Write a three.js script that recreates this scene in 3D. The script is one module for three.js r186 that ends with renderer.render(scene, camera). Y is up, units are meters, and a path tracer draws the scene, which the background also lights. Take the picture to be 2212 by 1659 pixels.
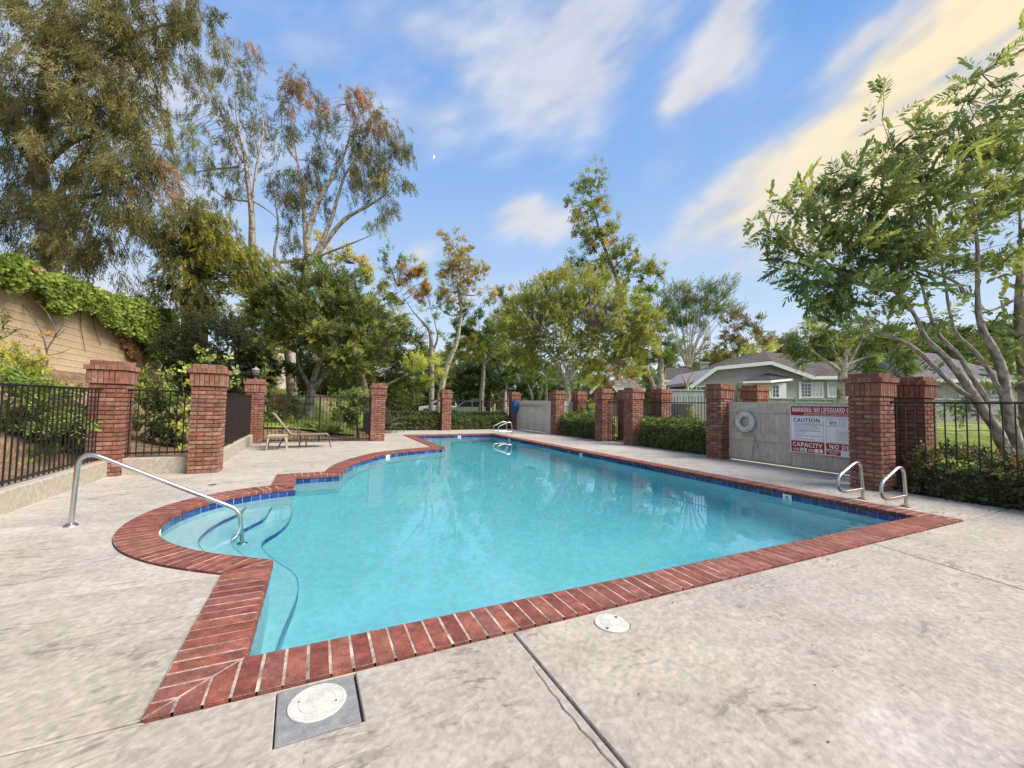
import * as THREE from 'three';
import { mergeGeometries } from 'three/addons/utils/BufferGeometryUtils.js';

// ---------- camera ----------
const scene = new THREE.Scene();
const camera = new THREE.PerspectiveCamera(86.24, 4 / 3, 0.05, 3000);
camera.rotation.order = 'YXZ';
camera.position.set(0, 1.45, 0);
camera.rotation.set(0.047994, -0.44132, 0.016733);
camera.updateMatrixWorld(true);

const renderer = new THREE.WebGLRenderer({ antialias: true });
renderer.toneMapping = THREE.LinearToneMapping;
renderer.toneMappingExposure = 1.6;
renderer.shadowMap.enabled = true;

// ---------- small maths ----------
const V = (x, y, z) => new THREE.Vector3(x, y, z);
const clamp = (x, a = 0, b = 1) => Math.min(b, Math.max(a, x));
const smooth = (a, b, x) => { const t = clamp((x - a) / (b - a)); return t * t * (3 - 2 * t); };
const lerp = (a, b, t) => a + (b - a) * t;
let seedState = 1;
function seed(n) { seedState = n * 7919 + 13; }
function rnd() { seedState = (seedState + 0x6d2b79f5) | 0; let t = Math.imul(seedState ^ (seedState >>> 15), 1 | seedState); t = (t + Math.imul(t ^ (t >>> 7), 61 | t)) ^ t; return ((t ^ (t >>> 14)) >>> 0) / 4294967296; }
const rr = (a, b) => a + (b - a) * rnd();
const gauss = () => (rnd() + rnd() + rnd() + rnd() - 2) * 1.0;
const hash = (x, y, s) => { let h = Math.imul(x, 374761393) + Math.imul(y, 668265263) + Math.imul(s, 974634777) | 0; h = Math.imul(h ^ (h >>> 13), 1274126177); return ((h ^ (h >>> 16)) >>> 0) / 4294967296; };
// value noise, repeating every p cells
function vnoise(x, y, p, s) {
  const xi = Math.floor(x), yi = Math.floor(y), fx = x - xi, fy = y - yi;
  const u = fx * fx * (3 - 2 * fx), v = fy * fy * (3 - 2 * fy), m = (n) => ((n % p) + p) % p;
  const a = hash(m(xi), m(yi), s), b = hash(m(xi + 1), m(yi), s), c = hash(m(xi), m(yi + 1), s), d = hash(m(xi + 1), m(yi + 1), s);
  return a + (b - a) * u + (c - a) * v + (a - b - c + d) * u * v;
}
function fbm(x, y, p, s, oct = 4) { let t = 0, a = 0.5, n = 0; for (let i = 0; i < oct; i++) { t += a * vnoise(x, y, p, s + i); n += a; x *= 2; y *= 2; p *= 2; a *= 0.5; } return t / n; }

// ---------- sky: blue evening sky with torn, wind-drawn cloud, warm in the west ----------
// each cloud: azimuth, elevation (degrees), half length, half width, tilt (degrees), strength, warmth
const CLOUDS = [
  [29, 43, 15, 6, 20, 0.62, 0.1], [33, 37.5, 7, 4.5, 30, 0.62, 0.1], [38, 44, 9, 5, 30, 0.5, 0.12], [52, 38.3, 5.0, 2.6, 38, 0.95, 0.3], [49, 35.5, 4, 1.6, 38, 0.5, 0.2], [50, 32.5, 7, 2.8, 32, 0.42, 0.1],
  [54.5, 42.5, 4, 2.5, 35, 0.6, 0.15], [70, 27.5, 15, 5.4, 24, 1.2, 0.95], [79, 31, 13, 5.5, 18, 1.25, 1], [62.5, 25.5, 7, 3.0, 32, 0.6, 0.35], [66, 35.2, 4, 0.9, 32, 0.5, 0.2], [70, 22, 15, 3.2, 12, 0.75, 0.5],
  [26.2, 24.6, 4.0, 2.2, 20, 0.85, 0.15], [31, 24.6, 3.6, 1.8, 5, 0.75, 0.2], [28, 22.2, 5, 1.2, 5, 0.4, 0.1], [13.5, 19.8, 3, 1.5, 10, 0.7, 0.2], [53, 24.6, 5, 2.2, 25, 0.55, 0.2], [16, 42, 9, 4, 15, 0.3, 0.1],
  [44, 21, 12, 1.4, 6, 0.25, 0.1], [8, 33, 10, 3, 20, 0.18, 0.1], [-24, 30, 14, 6, 10, 0.5, 0.15], [95, 24, 18, 5, 10, 0.95, 0.8], [118, 30, 16, 6, -10, 0.7, 0.5], [145, 24, 20, 6, 12, 0.6, 0.4], [180, 34, 22, 7, -8, 0.55, 0.25], [-58, 26, 26, 10, 12, 0.95, 0.2], [-80, 48, 24, 9, 8, 0.8, 0.15], [-115, 28, 30, 11, -8, 0.95, 0.25], [-150, 44, 26, 9, 10, 0.8, 0.2], [-45, 10, 30, 6, 0, 0.7, 0.3], [-100, 9, 40, 6, 0, 0.7, 0.3], [60, 62, 22, 6, 30, 0.4, 0.15], [170, 62, 30, 8, 20, 0.4, 0.15], [-60, 66, 30, 7, 10, 0.35, 0.1],  // large bright clouds left and behind, out of view, are added for fill light
];
const SUN_AZ = 132, SUN_EL = 46;   // degrees; azimuth 0 looks along the pool, 90 to the right
const sunDir = V(Math.sin(SUN_AZ * Math.PI / 180) * Math.cos(SUN_EL * Math.PI / 180), Math.sin(SUN_EL * Math.PI / 180), -Math.cos(SUN_AZ * Math.PI / 180) * Math.cos(SUN_EL * Math.PI / 180));
function makeSky() {
  const w = 2048, h = 1024, a = new Float32Array(w * h * 4), G = 0.74;
  for (let j = 0; j < h; j++) {
    const el = ((j + 0.5) / h - 0.5) * 180;
    for (let i = 0; i < w; i++) {
      const u = ((i + 0.5) / w - 0.5) * 2 * Math.PI;       // atan2(z, x)
      const az = ((Math.atan2(Math.cos(u), -Math.sin(u)) * 180 / Math.PI) + 540) % 360 - 180;
      let r, g, b;
      if (el <= 0) { r = 0.30; g = 0.30; b = 0.26; } else {
        const t = clamp(el / 48), k = Math.pow(t, 0.5), west = 0.5 + 0.5 * Math.cos((az - 95) * Math.PI / 180);
        r = lerp(0.76, 0.10, k); g = lerp(0.89, 0.295, k); b = lerp(0.95, 0.70, k);
        const lowGlow = Math.exp(-el / 7) * west; r += 0.30 * lowGlow; g += 0.18 * lowGlow;
        const ca = Math.cos(el * Math.PI / 180);
        const qx = az * ca * 0.9 + el * 0.55, qy = el - az * ca * 0.42;          // along and across the wind
        const wx = (fbm(az * 0.16 + 40, el * 0.16 + 7, 4096, 3, 4) - 0.5) * 9, wy = (fbm(az * 0.16 + 9, el * 0.16 + 70, 4096, 13, 4) - 0.5) * 6;
        const streak = fbm(qx * 0.07 + 50, qy * 0.17 + 30, 4096, 29, 5), puff = fbm(qx * 0.16 + 80, qy * 0.30 + 10, 4096, 47, 5), fine = fbm(qx * 0.5 + 20, qy * 0.9 + 60, 4096, 57, 3);
        const n = (puff - 0.5) * 1.35 + (fine - 0.5) * 0.22;
        let c = 0.30 * smooth(0.50, 0.78, streak) * (1 + n), warm = 0, field = 0;
        for (const [A, E, L, Wd, tilt, s, wm] of CLOUDS) {
          const dx = ((az - A + 540) % 360 - 180) * Math.cos(E * Math.PI / 180) + wx * 0.55, dy = el - E + wy * 0.6;
          const ct = Math.cos(tilt * Math.PI / 180), st = Math.sin(tilt * Math.PI / 180), x = (dx * ct + dy * st) / L, y = (-dx * st + dy * ct) / Wd, d = x * x + y * y;
          if (d > 6) continue;
          const v = s * Math.exp(-d * 0.95); field += v; warm += v * wm;
        }
        warm = clamp(warm / (field + 0.12)); const f2 = Math.min(field, 1.3); c += smooth(0.0, 1.25, f2 * (1.0 + 1.15 * n) + 0.08 * n) * (0.80 + 0.2 * warm);
        c = clamp(c, 0, 1); 
        const sh = 0.94 + 0.22 * n, cr = lerp(0.64, 1.0, warm) * sh, cg = lerp(0.66, 0.82, warm) * sh, cb = lerp(0.74, 0.50, warm) * sh;
        const thick = c * 0.97;
        r = lerp(r, cr, clamp(thick)); g = lerp(g, cg, clamp(thick)); b = lerp(b, cb, clamp(thick));
      }
      const o = (j * w + i) * 4; a[o] = r * G; a[o + 1] = g * G; a[o + 2] = b * G; a[o + 3] = 1;
    }
  }
  const t = new THREE.DataTexture(a, w, h, THREE.RGBAFormat, THREE.FloatType);
  t.mapping = THREE.EquirectangularReflectionMapping; t.magFilter = t.minFilter = THREE.LinearFilter; t.wrapS = THREE.RepeatWrapping; t.needsUpdate = true;
  return t;
}
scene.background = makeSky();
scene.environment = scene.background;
const sun = new THREE.DirectionalLight(new THREE.Color().setRGB(1, 0.88, 0.74), 4.5);
sun.position.copy(sunDir).multiplyScalar(60).add(V(3, 0, -9)); sun.target.position.set(3, 0, -9);
sun.castShadow = true; sun.shadow.radius = 75; sun.shadow.mapSize.set(4096, 4096);
Object.assign(sun.shadow.camera, { left: -45, right: 45, top: 45, bottom: -45, near: 1, far: 160 });
scene.add(sun, sun.target);

// ---------- from a place in the photograph (2212 x 1659) to a point at a depth, on the ground or on a wall ----------
const ray = (x, y) => V((x - 1106) / 885.6, -(y - 829.5) / 885.6, -1).applyEuler(camera.rotation);
const at = (x, y, d) => ray(x, y).multiplyScalar(d).add(camera.position);
const onX = (x, y, X) => { const r = ray(x, y); return r.multiplyScalar(X / r.x).add(camera.position); };
const fwd = V(0, 0, -1).applyAxisAngle(V(0, 1, 0), -0.44132), rgt = V(1, 0, 0).applyAxisAngle(V(0, 1, 0), -0.44132);

// ---------- things, parts, materials ----------
const used = new Map();
function numbered(n) { const k = used.get(n) ?? 0; used.set(n, k + 1); return k ? `${n}_${String(k).padStart(3, '0')}` : n; }
function tag(o, label, category, group, kind) { o.userData.label = label; if (category) o.userData.category = category; if (group) o.userData.group = group; if (kind) o.userData.kind = kind; return o; }
function thing(name, label, category, pos, group, turn = 0) { const g = new THREE.Group(); g.name = numbered(name); if (pos) g.position.copy(pos); g.rotation.y = turn; scene.add(g); return tag(g, label, category, group); }
function part(name, geo, m, parent, label) { const o = new THREE.Mesh(geo, m); o.name = parent === scene ? numbered(name) : name; o.castShadow = o.receiveShadow = true; parent.add(o); if (label) o.userData.label = label; return o; }
const strip = (g) => { if (g.index) g = g.toNonIndexed(); for (const k of Object.keys(g.attributes)) if (!['position', 'normal', 'uv'].includes(k)) g.deleteAttribute(k); if (!g.attributes.uv) g.setAttribute('uv', new THREE.BufferAttribute(new Float32Array(g.attributes.position.count * 2), 2)); return g; };
const merge = (list) => mergeGeometries(list.map(strip));
const mv = (g, x, y, z, ry = 0, rx = 0, rz = 0) => { g = g.clone(); if (rx) g.rotateX(rx); if (rz) g.rotateZ(rz); if (ry) g.rotateY(ry); return g.translate(x, y, z); };
function dataTex(size, fn, srgb = true) {
  const a = new Uint8Array(size * size * 4);
  for (let j = 0; j < size; j++) for (let i = 0; i < size; i++) { const c = fn(i / size, j / size, i, j), o = (j * size + i) * 4; a[o] = clamp(c[0]) * 255; a[o + 1] = clamp(c[1]) * 255; a[o + 2] = clamp(c[2]) * 255; a[o + 3] = 255; }
  const t = new THREE.DataTexture(a, size, size); t.wrapS = t.wrapT = THREE.RepeatWrapping; t.magFilter = t.minFilter = THREE.LinearFilter; if (srgb) t.colorSpace = THREE.SRGBColorSpace; t.needsUpdate = true; return t;
}
const lin = (r, g, b) => new THREE.Color().setRGB(r, g, b);
const mat = (c, rough = 0.8, more = {}) => new THREE.MeshPhysicalMaterial({ color: c, roughness: rough, ...more });
// grain textures: multiplied into a colour, about 1 m a tile
const grainTex = dataTex(512, (u, v) => { const n = fbm(u * 24, v * 24, 24, 5, 5), f = fbm(u * 160, v * 160, 160, 15, 2), k = 0.78 + 0.30 * (n - 0.3) * 0.7 + 0.12 * (f - 0.5); return [k, k, k]; });
const grainBump = dataTex(512, (u, v) => { const k = 0.6 * fbm(u * 40, v * 40, 40, 25, 4) + 0.4 * fbm(u * 200, v * 200, 200, 35, 2); return [k, k, k]; }, false);
const woodTex = dataTex(512, (u, v) => { const n = fbm(u * 60, v * 3, 60, 55, 4) * 0.6 + fbm(u * 8, v * 8, 8, 65, 4) * 0.4, k = 0.72 + 0.38 * n; return [k, k, k]; });
const barkTex = dataTex(512, (u, v) => { const n = fbm(u * 10, v * 6, 6, 75, 5), p = smooth(0.5, 0.62, fbm(u * 5 + 3, v * 7, 7, 85, 4)); const k = 0.55 + 0.5 * n; return [k * (1 - 0.22 * p), k * (1 - 0.26 * p), k * (1 - 0.3 * p)]; });
const grained = (c, rough = 0.85, bump = 0.003, more = {}) => mat(c, rough, { map: grainTex, bumpMap: grainBump, bumpScale: bump, ...more });

// ---------- shapes ----------
// a box with chamfered edges, 44 triangles, uv in metres
function chamferBox(w, h, d, c = 0.004, uvOff = 0, wob = 0) {
  const X = w / 2, Y = h / 2, Z = d / 2, P = [], UV = [];
  const j = () => wob * (rnd() - 0.5) * 2;
  const corner = {};
  for (const sx of [-1, 1]) for (const sy of [-1, 1]) for (const sz of [-1, 1]) {
    const dx = j(), dy = j(), dz = j();
    corner[`${sx}${sy}${sz}`] = { x: V(sx * X + dx, sy * (Y - c) + dy, sz * (Z - c) + dz), y: V(sx * (X - c) + dx, sy * Y + dy, sz * (Z - c) + dz), z: V(sx * (X - c) + dx, sy * (Y - c) + dy, sz * Z + dz) };
  }
  const K = (sx, sy, sz) => corner[`${sx}${sy}${sz}`];
  const tri = (a, b, q) => {
    const n = b.clone().sub(a).cross(q.clone().sub(a)), m = a.clone().add(b).add(q);
    if (n.dot(m) < 0) [b, q] = [q, b];
    const ax = Math.abs(n.x), ay = Math.abs(n.y), az = Math.abs(n.z);
    for (const p of [a, b, q]) { P.push(p.x, p.y, p.z); if (ay >= ax && ay >= az) UV.push(p.x + uvOff, p.z + uvOff * 0.7); else if (ax >= az) UV.push(p.z + uvOff, p.y + uvOff * 0.7); else UV.push(p.x + uvOff, p.y + uvOff * 0.7); }
  };
  const quad = (a, b, q, e) => { tri(a, b, q); tri(a, q, e); };
  for (const s of [-1, 1]) {
    quad(K(s, -1, -1).x, K(s, 1, -1).x, K(s, 1, 1).x, K(s, -1, 1).x);
    quad(K(-1, s, -1).y, K(1, s, -1).y, K(1, s, 1).y, K(-1, s, 1).y);
    quad(K(-1, -1, s).z, K(1, -1, s).z, K(1, 1, s).z, K(-1, 1, s).z);
    for (const t of [-1, 1]) {
      quad(K(-1, s, t).y, K(1, s, t).y, K(1, s, t).z, K(-1, s, t).z);
      quad(K(s, -1, t).x, K(s, 1, t).x, K(s, 1, t).z, K(s, -1, t).z);
      quad(K(s, t, -1).x, K(s, t, 1).x, K(s, t, 1).y, K(s, t, -1).y);
      for (const q of [-1, 1]) tri(K(s, t, q).x, K(s, t, q).y, K(s, t, q).z);
    }
  }
  const g = new THREE.BufferGeometry(); g.setAttribute('position', new THREE.Float32BufferAttribute(P, 3)); g.setAttribute('uv', new THREE.Float32BufferAttribute(UV, 2)); g.computeVertexNormals(); return g;
}
// a tapered limb through points
function limb(pts, radii, sides = 7, seg = 4, wob = 0) {
  const n = (pts.length - 1) * seg, curve = new THREE.CatmullRomCurve3(pts, false, 'centripetal'), P = [], N = [], U = [], I = [];
  let len = 0, prev = null, nx = null;
  for (let i = 0; i <= n; i++) {
    const t = i / n, p = curve.getPoint(t), tg = curve.getTangent(t);
    if (!nx) { nx = Math.abs(tg.y) < 0.9 ? V(0, 1, 0) : V(1, 0, 0); }
    nx = nx.clone().sub(tg.clone().multiplyScalar(nx.dot(tg))).normalize();
    const ny = tg.clone().cross(nx);
    if (prev) len += p.distanceTo(prev); prev = p;
    const k = t * (radii.length - 1), a = Math.min(radii.length - 2, Math.floor(k)), r0 = radii.length === 1 ? radii[0] : lerp(radii[a], radii[a + 1], k - a);
    for (let s = 0; s <= sides; s++) {
      const th = s / sides * 2 * Math.PI, w = 1 + wob * Math.sin(th * 2 + i * 1.3) + wob * Math.sin(th * 3 - i * 0.7), d = nx.clone().multiplyScalar(Math.cos(th)).add(ny.clone().multiplyScalar(Math.sin(th)));
      P.push(p.x + d.x * r0 * w, p.y + d.y * r0 * w, p.z + d.z * r0 * w); N.push(d.x, d.y, d.z); U.push(s / sides, len);
    }
  }
  for (let i = 0; i < n; i++) for (let s = 0; s < sides; s++) { const a = i * (sides + 1) + s, b = a + sides + 1; I.push(a, a + 1, b, a + 1, b + 1, b); }
  const g = new THREE.BufferGeometry(); g.setAttribute('position', new THREE.Float32BufferAttribute(P, 3)); g.setAttribute('normal', new THREE.Float32BufferAttribute(N, 3)); g.setAttribute('uv', new THREE.Float32BufferAttribute(U, 2)); g.setIndex(I); return g.toNonIndexed();
}
// a pipe of constant radius through points with rounded bends
function pipe(pts, r, bend = 0.06, sides = 14) {
  const path = new THREE.CurvePath(); let last = pts[0];
  for (let i = 1; i < pts.length - 1; i++) {
    const a = pts[i - 1], b = pts[i], c = pts[i + 1], k = Array.isArray(bend) ? bend[i - 1] : bend, d1 = Math.min(k, a.distanceTo(b) * 0.48), d2 = Math.min(k, c.distanceTo(b) * 0.48);
    const p = b.clone().lerp(a, d1 / a.distanceTo(b)), q = b.clone().lerp(c, d2 / c.distanceTo(b));
    path.add(new THREE.LineCurve3(last, p)); path.add(new THREE.QuadraticBezierCurve3(p, b, q)); last = q;
  }
  path.add(new THREE.LineCurve3(last, pts[pts.length - 1]));
  const L = path.getLength(), n = Math.max(8, Math.ceil(L / 0.03)), samples = []; for (let i = 0; i <= n; i++) samples.push(path.getPoint(i / n));
  return limb(samples, [r], sides, 1);
}
// flat polygon (x, z pairs) at height y, seen from above
const shapeOf = (poly, holes = []) => { const s = new THREE.Shape(poly.map(([x, z]) => new THREE.Vector2(x, -z))); for (const h of holes) s.holes.push(new THREE.Path(h.map(([x, z]) => new THREE.Vector2(x, -z)))); return s; };
const flat = (poly, y, holes) => new THREE.ShapeGeometry(shapeOf(poly, holes)).rotateX(-Math.PI / 2).translate(0, y, 0);
const slab = (poly, top, thick, bevel = 0.004, holes) => new THREE.ExtrudeGeometry(shapeOf(poly, holes), { depth: thick - bevel, bevelEnabled: bevel > 0, bevelThickness: bevel, bevelSize: bevel, bevelOffset: -bevel, bevelSegments: 1, curveSegments: 8 }).rotateX(-Math.PI / 2).translate(0, top - thick, 0);
// intersection of two lines given as point + direction in the plane
function meet(p, d, q, e) { const k = d[0] * e[1] - d[1] * e[0]; if (Math.abs(k) < 1e-7) return [...q]; const t = ((q[0] - p[0]) * e[1] - (q[1] - p[1]) * e[0]) / k; return [p[0] + d[0] * t, p[1] + d[1] * t]; }
// convex polygon clipped to the half plane n.(p - o) >= 0
function clipPoly(poly, o, n) {
  const out = [], f = (p) => (p[0] - o[0]) * n[0] + (p[1] - o[1]) * n[1];
  for (let i = 0; i < poly.length; i++) { const a = poly[i], b = poly[(i + 1) % poly.length], fa = f(a), fb = f(b); if (fa >= 0) out.push(a); if ((fa < 0) !== (fb < 0)) { const t = fa / (fa - fb); out.push([a[0] + (b[0] - a[0]) * t, a[1] + (b[1] - a[1]) * t]); } }
  return out;
}
const area = (p) => { let s = 0; for (let i = 0; i < p.length; i++) { const a = p[i], b = p[(i + 1) % p.length]; s += a[0] * b[1] - a[1] * b[0]; } return s / 2; };
function insetPoly(p, ds) { // p counter-clockwise in (x, z); ds per edge
  const n = p.length, out = [];
  for (let i = 0; i < n; i++) {
    const a = p[(i + n - 1) % n], b = p[i], c = p[(i + 1) % n];
    const L1 = Math.hypot(b[0] - a[0], b[1] - a[1]) || 1, L2 = Math.hypot(c[0] - b[0], c[1] - b[1]) || 1, d1 = [(b[0] - a[0]) / L1, (b[1] - a[1]) / L1], d2 = [(c[0] - b[0]) / L2, (c[1] - b[1]) / L2];
    const e1 = ds[(i + n - 1) % n], e2 = ds[i];
    out.push(meet([a[0] - d1[1] * e1, a[1] + d1[0] * e1], d1, [b[0] - d2[1] * e2, b[1] + d2[0] * e2], d2));
  }
  return out;
}
// a brick with any convex outline; edges whose bevel is larger are rounded over
function prism(poly, y0, y1, bevels) {
  if (area(poly) < 0) { poly = [...poly].reverse(); bevels = bevels.map((_, i) => bevels[(poly.length * 2 - 2 - i) % poly.length]); }
  const mx = Math.max(...bevels), rings = [[poly, y0], [poly, y1 - mx], [insetPoly(poly, bevels.map((b) => b * 0.3)), y1 - mx * 0.35], [insetPoly(poly, bevels), y1]];
  const P = [], U = [], n = poly.length;
  const put = (p, y) => { P.push(p[0], y, p[1]); U.push(p[0] + y * 0.7, p[1] + y * 0.7); };
  for (let k = 0; k < 3; k++) for (let i = 0; i < n; i++) { const j = (i + 1) % n, [A, ya] = rings[k], [B, yb] = rings[k + 1]; put(A[i], ya); put(B[i], yb); put(A[j], ya); put(A[j], ya); put(B[i], yb); put(B[j], yb); }
  const top = rings[3][0]; for (let i = 1; i < n - 1; i++) { put(top[0], y1); put(top[i + 1], y1); put(top[i], y1); }
  const g = new THREE.BufferGeometry(); g.setAttribute('position', new THREE.Float32BufferAttribute(P, 3)); g.setAttribute('uv', new THREE.Float32BufferAttribute(U, 2)); g.computeVertexNormals(); return g;
}
// a vertical ribbon under a line of (x, z) points
function ribbon(line, y0, y1) {
  const P = [], U = []; let s = 0;
  for (let i = 0; i < line.length - 1; i++) { const a = line[i], b = line[i + 1], t = s + Math.hypot(b[0] - a[0], b[1] - a[1]); P.push(a[0], y0, a[1], b[0], y0, b[1], b[0], y1, b[1], a[0], y0, a[1], b[0], y1, b[1], a[0], y1, a[1]); U.push(s, y0, t, y0, t, y1, s, y0, t, y1, s, y1); s = t; }
  const g = new THREE.BufferGeometry(); g.setAttribute('position', new THREE.Float32BufferAttribute(P, 3)); g.setAttribute('uv', new THREE.Float32BufferAttribute(U, 2)); g.computeVertexNormals(); return g;
}
const spline2 = (pts, n) => new THREE.SplineCurve(pts.map((p) => new THREE.Vector2(...p))).getSpacedPoints(n).map((p) => [p.x, p.y]);
function canvasTex(w, h, draw) { const c = document.createElement('canvas'); c.width = w; c.height = h; draw(c.getContext('2d')); const t = new THREE.CanvasTexture(c); t.colorSpace = THREE.SRGBColorSpace; t.magFilter = t.minFilter = THREE.LinearFilter; return t; }

// ================= the ground =================
const bank = (x, z) => {
  let h = -0.045;
  if (x < -1.95 && z > -15.95) { const xe = z > -10.1 ? -3.5 : -1.95, w = z > -10.1 ? 3.5 : 5; const s = clamp((xe - x) / w); h = Math.max(h, 0.2 + 2.2 * s * s * (0.15 + 0.85 * s)); if (x > xe) h = -0.045; }
  if (z < -15.95) { const s = clamp((-16.2 - z) / 12) * (1 - smooth(-1.5, 1.9, x)), s2 = clamp((-22.3 - z) / 14) * (1 - smooth(0, 8, x)), fx = 1; h = Math.max(h, -0.04 + s * 2.2 * fx, -0.04 + s2 * 2.0, -0.04 + clamp((-2 - x) / 5) * 2.3 * clamp((-15 - z) / 1.2)); }
  if (x < -7.14) h = Math.max(h, 4.2);
  if (x > 11.4) h += clamp((x - 11.4) * 0.028, 0, 0.75);
  return h;
};
{
  const ax = [-400, -200, -100, -60, -40, -30, -24, -20, -17, -14, -12, -10, -8.5, -7.6, -7.19, -7.09, -6.5, -6, -5.5, -5, -4.5, -4.1, -3.8, -3.52, -3.46, -3, -2.6, -2.3, -1.97, -1.9, -1, 0, 1, 2, 3, 4, 5, 6, 7, 8, 9, 10, 11, 12, 13, 15, 18, 22, 27, 33, 40, 50, 65, 90, 130, 200, 400];
  const az = [-600, -300, -180, -120, -90, -70, -56, -46, -40, -36, -33, -30, -28, -26, -24, -22.5, -21.5, -20.5, -19, -18, -17, -16.3, -15.9, -15, -14, -13, -12, -11, -10.15, -10.05, -9, -8, -7, -6, -5, -4, -3, -2, -1, 0, 1, 2.5, 5, 8, 12, 20, 40, 80, 200, 400];
  const P = [], U = [], I = [];
  for (const z of az) for (const x of ax) { P.push(x, bank(x, z), z); U.push(x, z); }
  for (let j = 0; j < az.length - 1; j++) for (let i = 0; i < ax.length - 1; i++) {
    if (ax[i] >= -1.9 && ax[i + 1] <= 9 && az[j] >= (ax[i] >= 3 ? -20.5 : -15.9) && az[j + 1] <= 2.5) continue;      // the deck and the pool lie here
    const a = j * ax.length + i, b = a + ax.length; I.push(a, b, a + 1, a + 1, b, b + 1);
  }
  const g = new THREE.BufferGeometry(); g.setAttribute('position', new THREE.Float32BufferAttribute(P, 3)); g.setAttribute('uv', new THREE.Float32BufferAttribute(U, 2)); g.setIndex(I); g.computeVertexNormals();
  const soil = dataTex(1024, (u, v) => { const n = fbm(u * 14, v * 14, 14, 101, 5), f = fbm(u * 110, v * 110, 110, 111, 3), k = 0.34 + 0.34 * n + 0.38 * (f - 0.5); return [k * 1.02, k * 0.86, k * 0.67]; });
  soil.repeat.set(0.4, 0.4);
  const o = part('ground', g, mat(lin(0.8, 0.78, 0.74), 0.95, { map: soil, bumpMap: grainBump, bumpScale: 0.02 }), scene); tag(o, 'brown leaf-strewn soil and mulch around the pool enclosure', 'ground', null, 'structure');
}
const lawnTex = dataTex(1024, (u, v) => { const n = fbm(u * 6, v * 6, 6, 121, 4), f = fbm(u * 180, v * 90, 90, 131, 3), k = 0.66 + 0.5 * (n - 0.5) + 0.55 * (f - 0.5); return [k * 0.72, k * 0.80, k * 0.38]; });
lawnTex.repeat.set(0.25, 0.25);
const lawnMat = mat(lin(1.0, 1.0, 0.85), 0.95, { map: lawnTex, bumpMap: grainBump, bumpScale: 0.02 });
function sheet(name, label, category, poly2, m, lift, step = 1) { // a sheet laid over the terrain inside an x-z rectangle
  const [x0, x1, z0, z1] = poly2, nx = Math.ceil((x1 - x0) / step), nz = Math.ceil((z1 - z0) / step), P = [], U = [], I = [];
  for (let j = 0; j <= nz; j++) for (let i = 0; i <= nx; i++) { const x = lerp(x0, x1, i / nx), z = lerp(z0, z1, j / nz); P.push(x, bank(x, z) + lift, z); U.push(x, z); }
  for (let j = 0; j < nz; j++) for (let i = 0; i < nx; i++) { const a = j * (nx + 1) + i, b = a + nx + 1; I.push(a, b, a + 1, a + 1, b, b + 1); }
  const g = new THREE.BufferGeometry(); g.setAttribute('position', new THREE.Float32BufferAttribute(P, 3)); g.setAttribute('uv', new THREE.Float32BufferAttribute(U, 2)); g.setIndex(I); g.computeVertexNormals();
  return tag(part(name, g, m, scene), label, category, null, 'structure');
}
sheet('lawn', 'bright green lawn beyond the right iron fence and gate', 'lawn', [11.9, 46, -38, 9], lawnMat, 0.05);
sheet('lawn', 'mown lawn between the far clipped hedges and the white cars', 'lawn', [1.5, 11.9, -42, -22.6], lawnMat, 0.05);
sheet('lawn', 'sloping lawn under the trees behind the tan lounger', 'lawn', [-4.5, 1.5, -32, -18.2], lawnMat, 0.07, 0.5);
{ // the lane with the parked cars
  const c = at(1060, 890, 49), u = rgt, n = fwd, q = (a, b) => { const p = c.clone().addScaledVector(u, a).addScaledVector(n, b); return [p.x, p.z]; };
  const o = part('road', flat([q(-60, -4), q(60, -4), q(60, 5), q(-60, 5)], 0.06), grained(lin(0.07, 0.068, 0.065), 0.9), scene); tag(o, 'asphalt lane with the parked white cars beyond the lawn', 'road', null, 'structure');
}

// ================= the pool =================
const POOL_B = [-0.33, -2.74], POOL_A = [-0.33, -4.30], POOL_H = [-0.33, -7.75], POOL_G = [-0.33, -8.82], POOL_F = [3.71, -12.88], POOL_E = [3.75, -18], POOL_D = [7.44, -18], POOL_C = [7.44, -2.74];
const alcove = spline2([POOL_A, [-0.80, -4.66], [-1.10, -4.95], [-1.36, -5.30], [-1.53, -5.70], [-1.60, -6.15], [-1.55, -6.65], [-1.30, -7.20], [-0.85, -7.58], POOL_H], 46);
const bend = spline2([[-0.33, -8.82], [0.12, -8.82], [0.45, -8.86], [0.50, -9.1], [0.56, -9.47], [0.73, -10.11], [1.11, -10.94], [1.82, -11.95], [2.82, -12.56], [3.71, -12.88]].slice(2), 60);
const sections = [ // pool edges in order, water on the right-hand side when walking them
  { line: [POOL_B, POOL_A], straight: true }, { line: alcove, straight: false }, { line: [POOL_H, POOL_G], straight: true }, { line: [POOL_G, [0.45, -8.86]], straight: true }, { line: bend, straight: false },
  { line: [POOL_F, POOL_E], straight: true }, { line: [POOL_E, POOL_D], straight: true }, { line: [POOL_D, POOL_C], straight: true }, { line: [POOL_C, POOL_B], straight: true },
];
const poolLine = []; for (const s of sections) for (let i = 0; i < s.line.length - 1; i++) poolLine.push(s.line[i]);
const COPE = 0.33;
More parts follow.
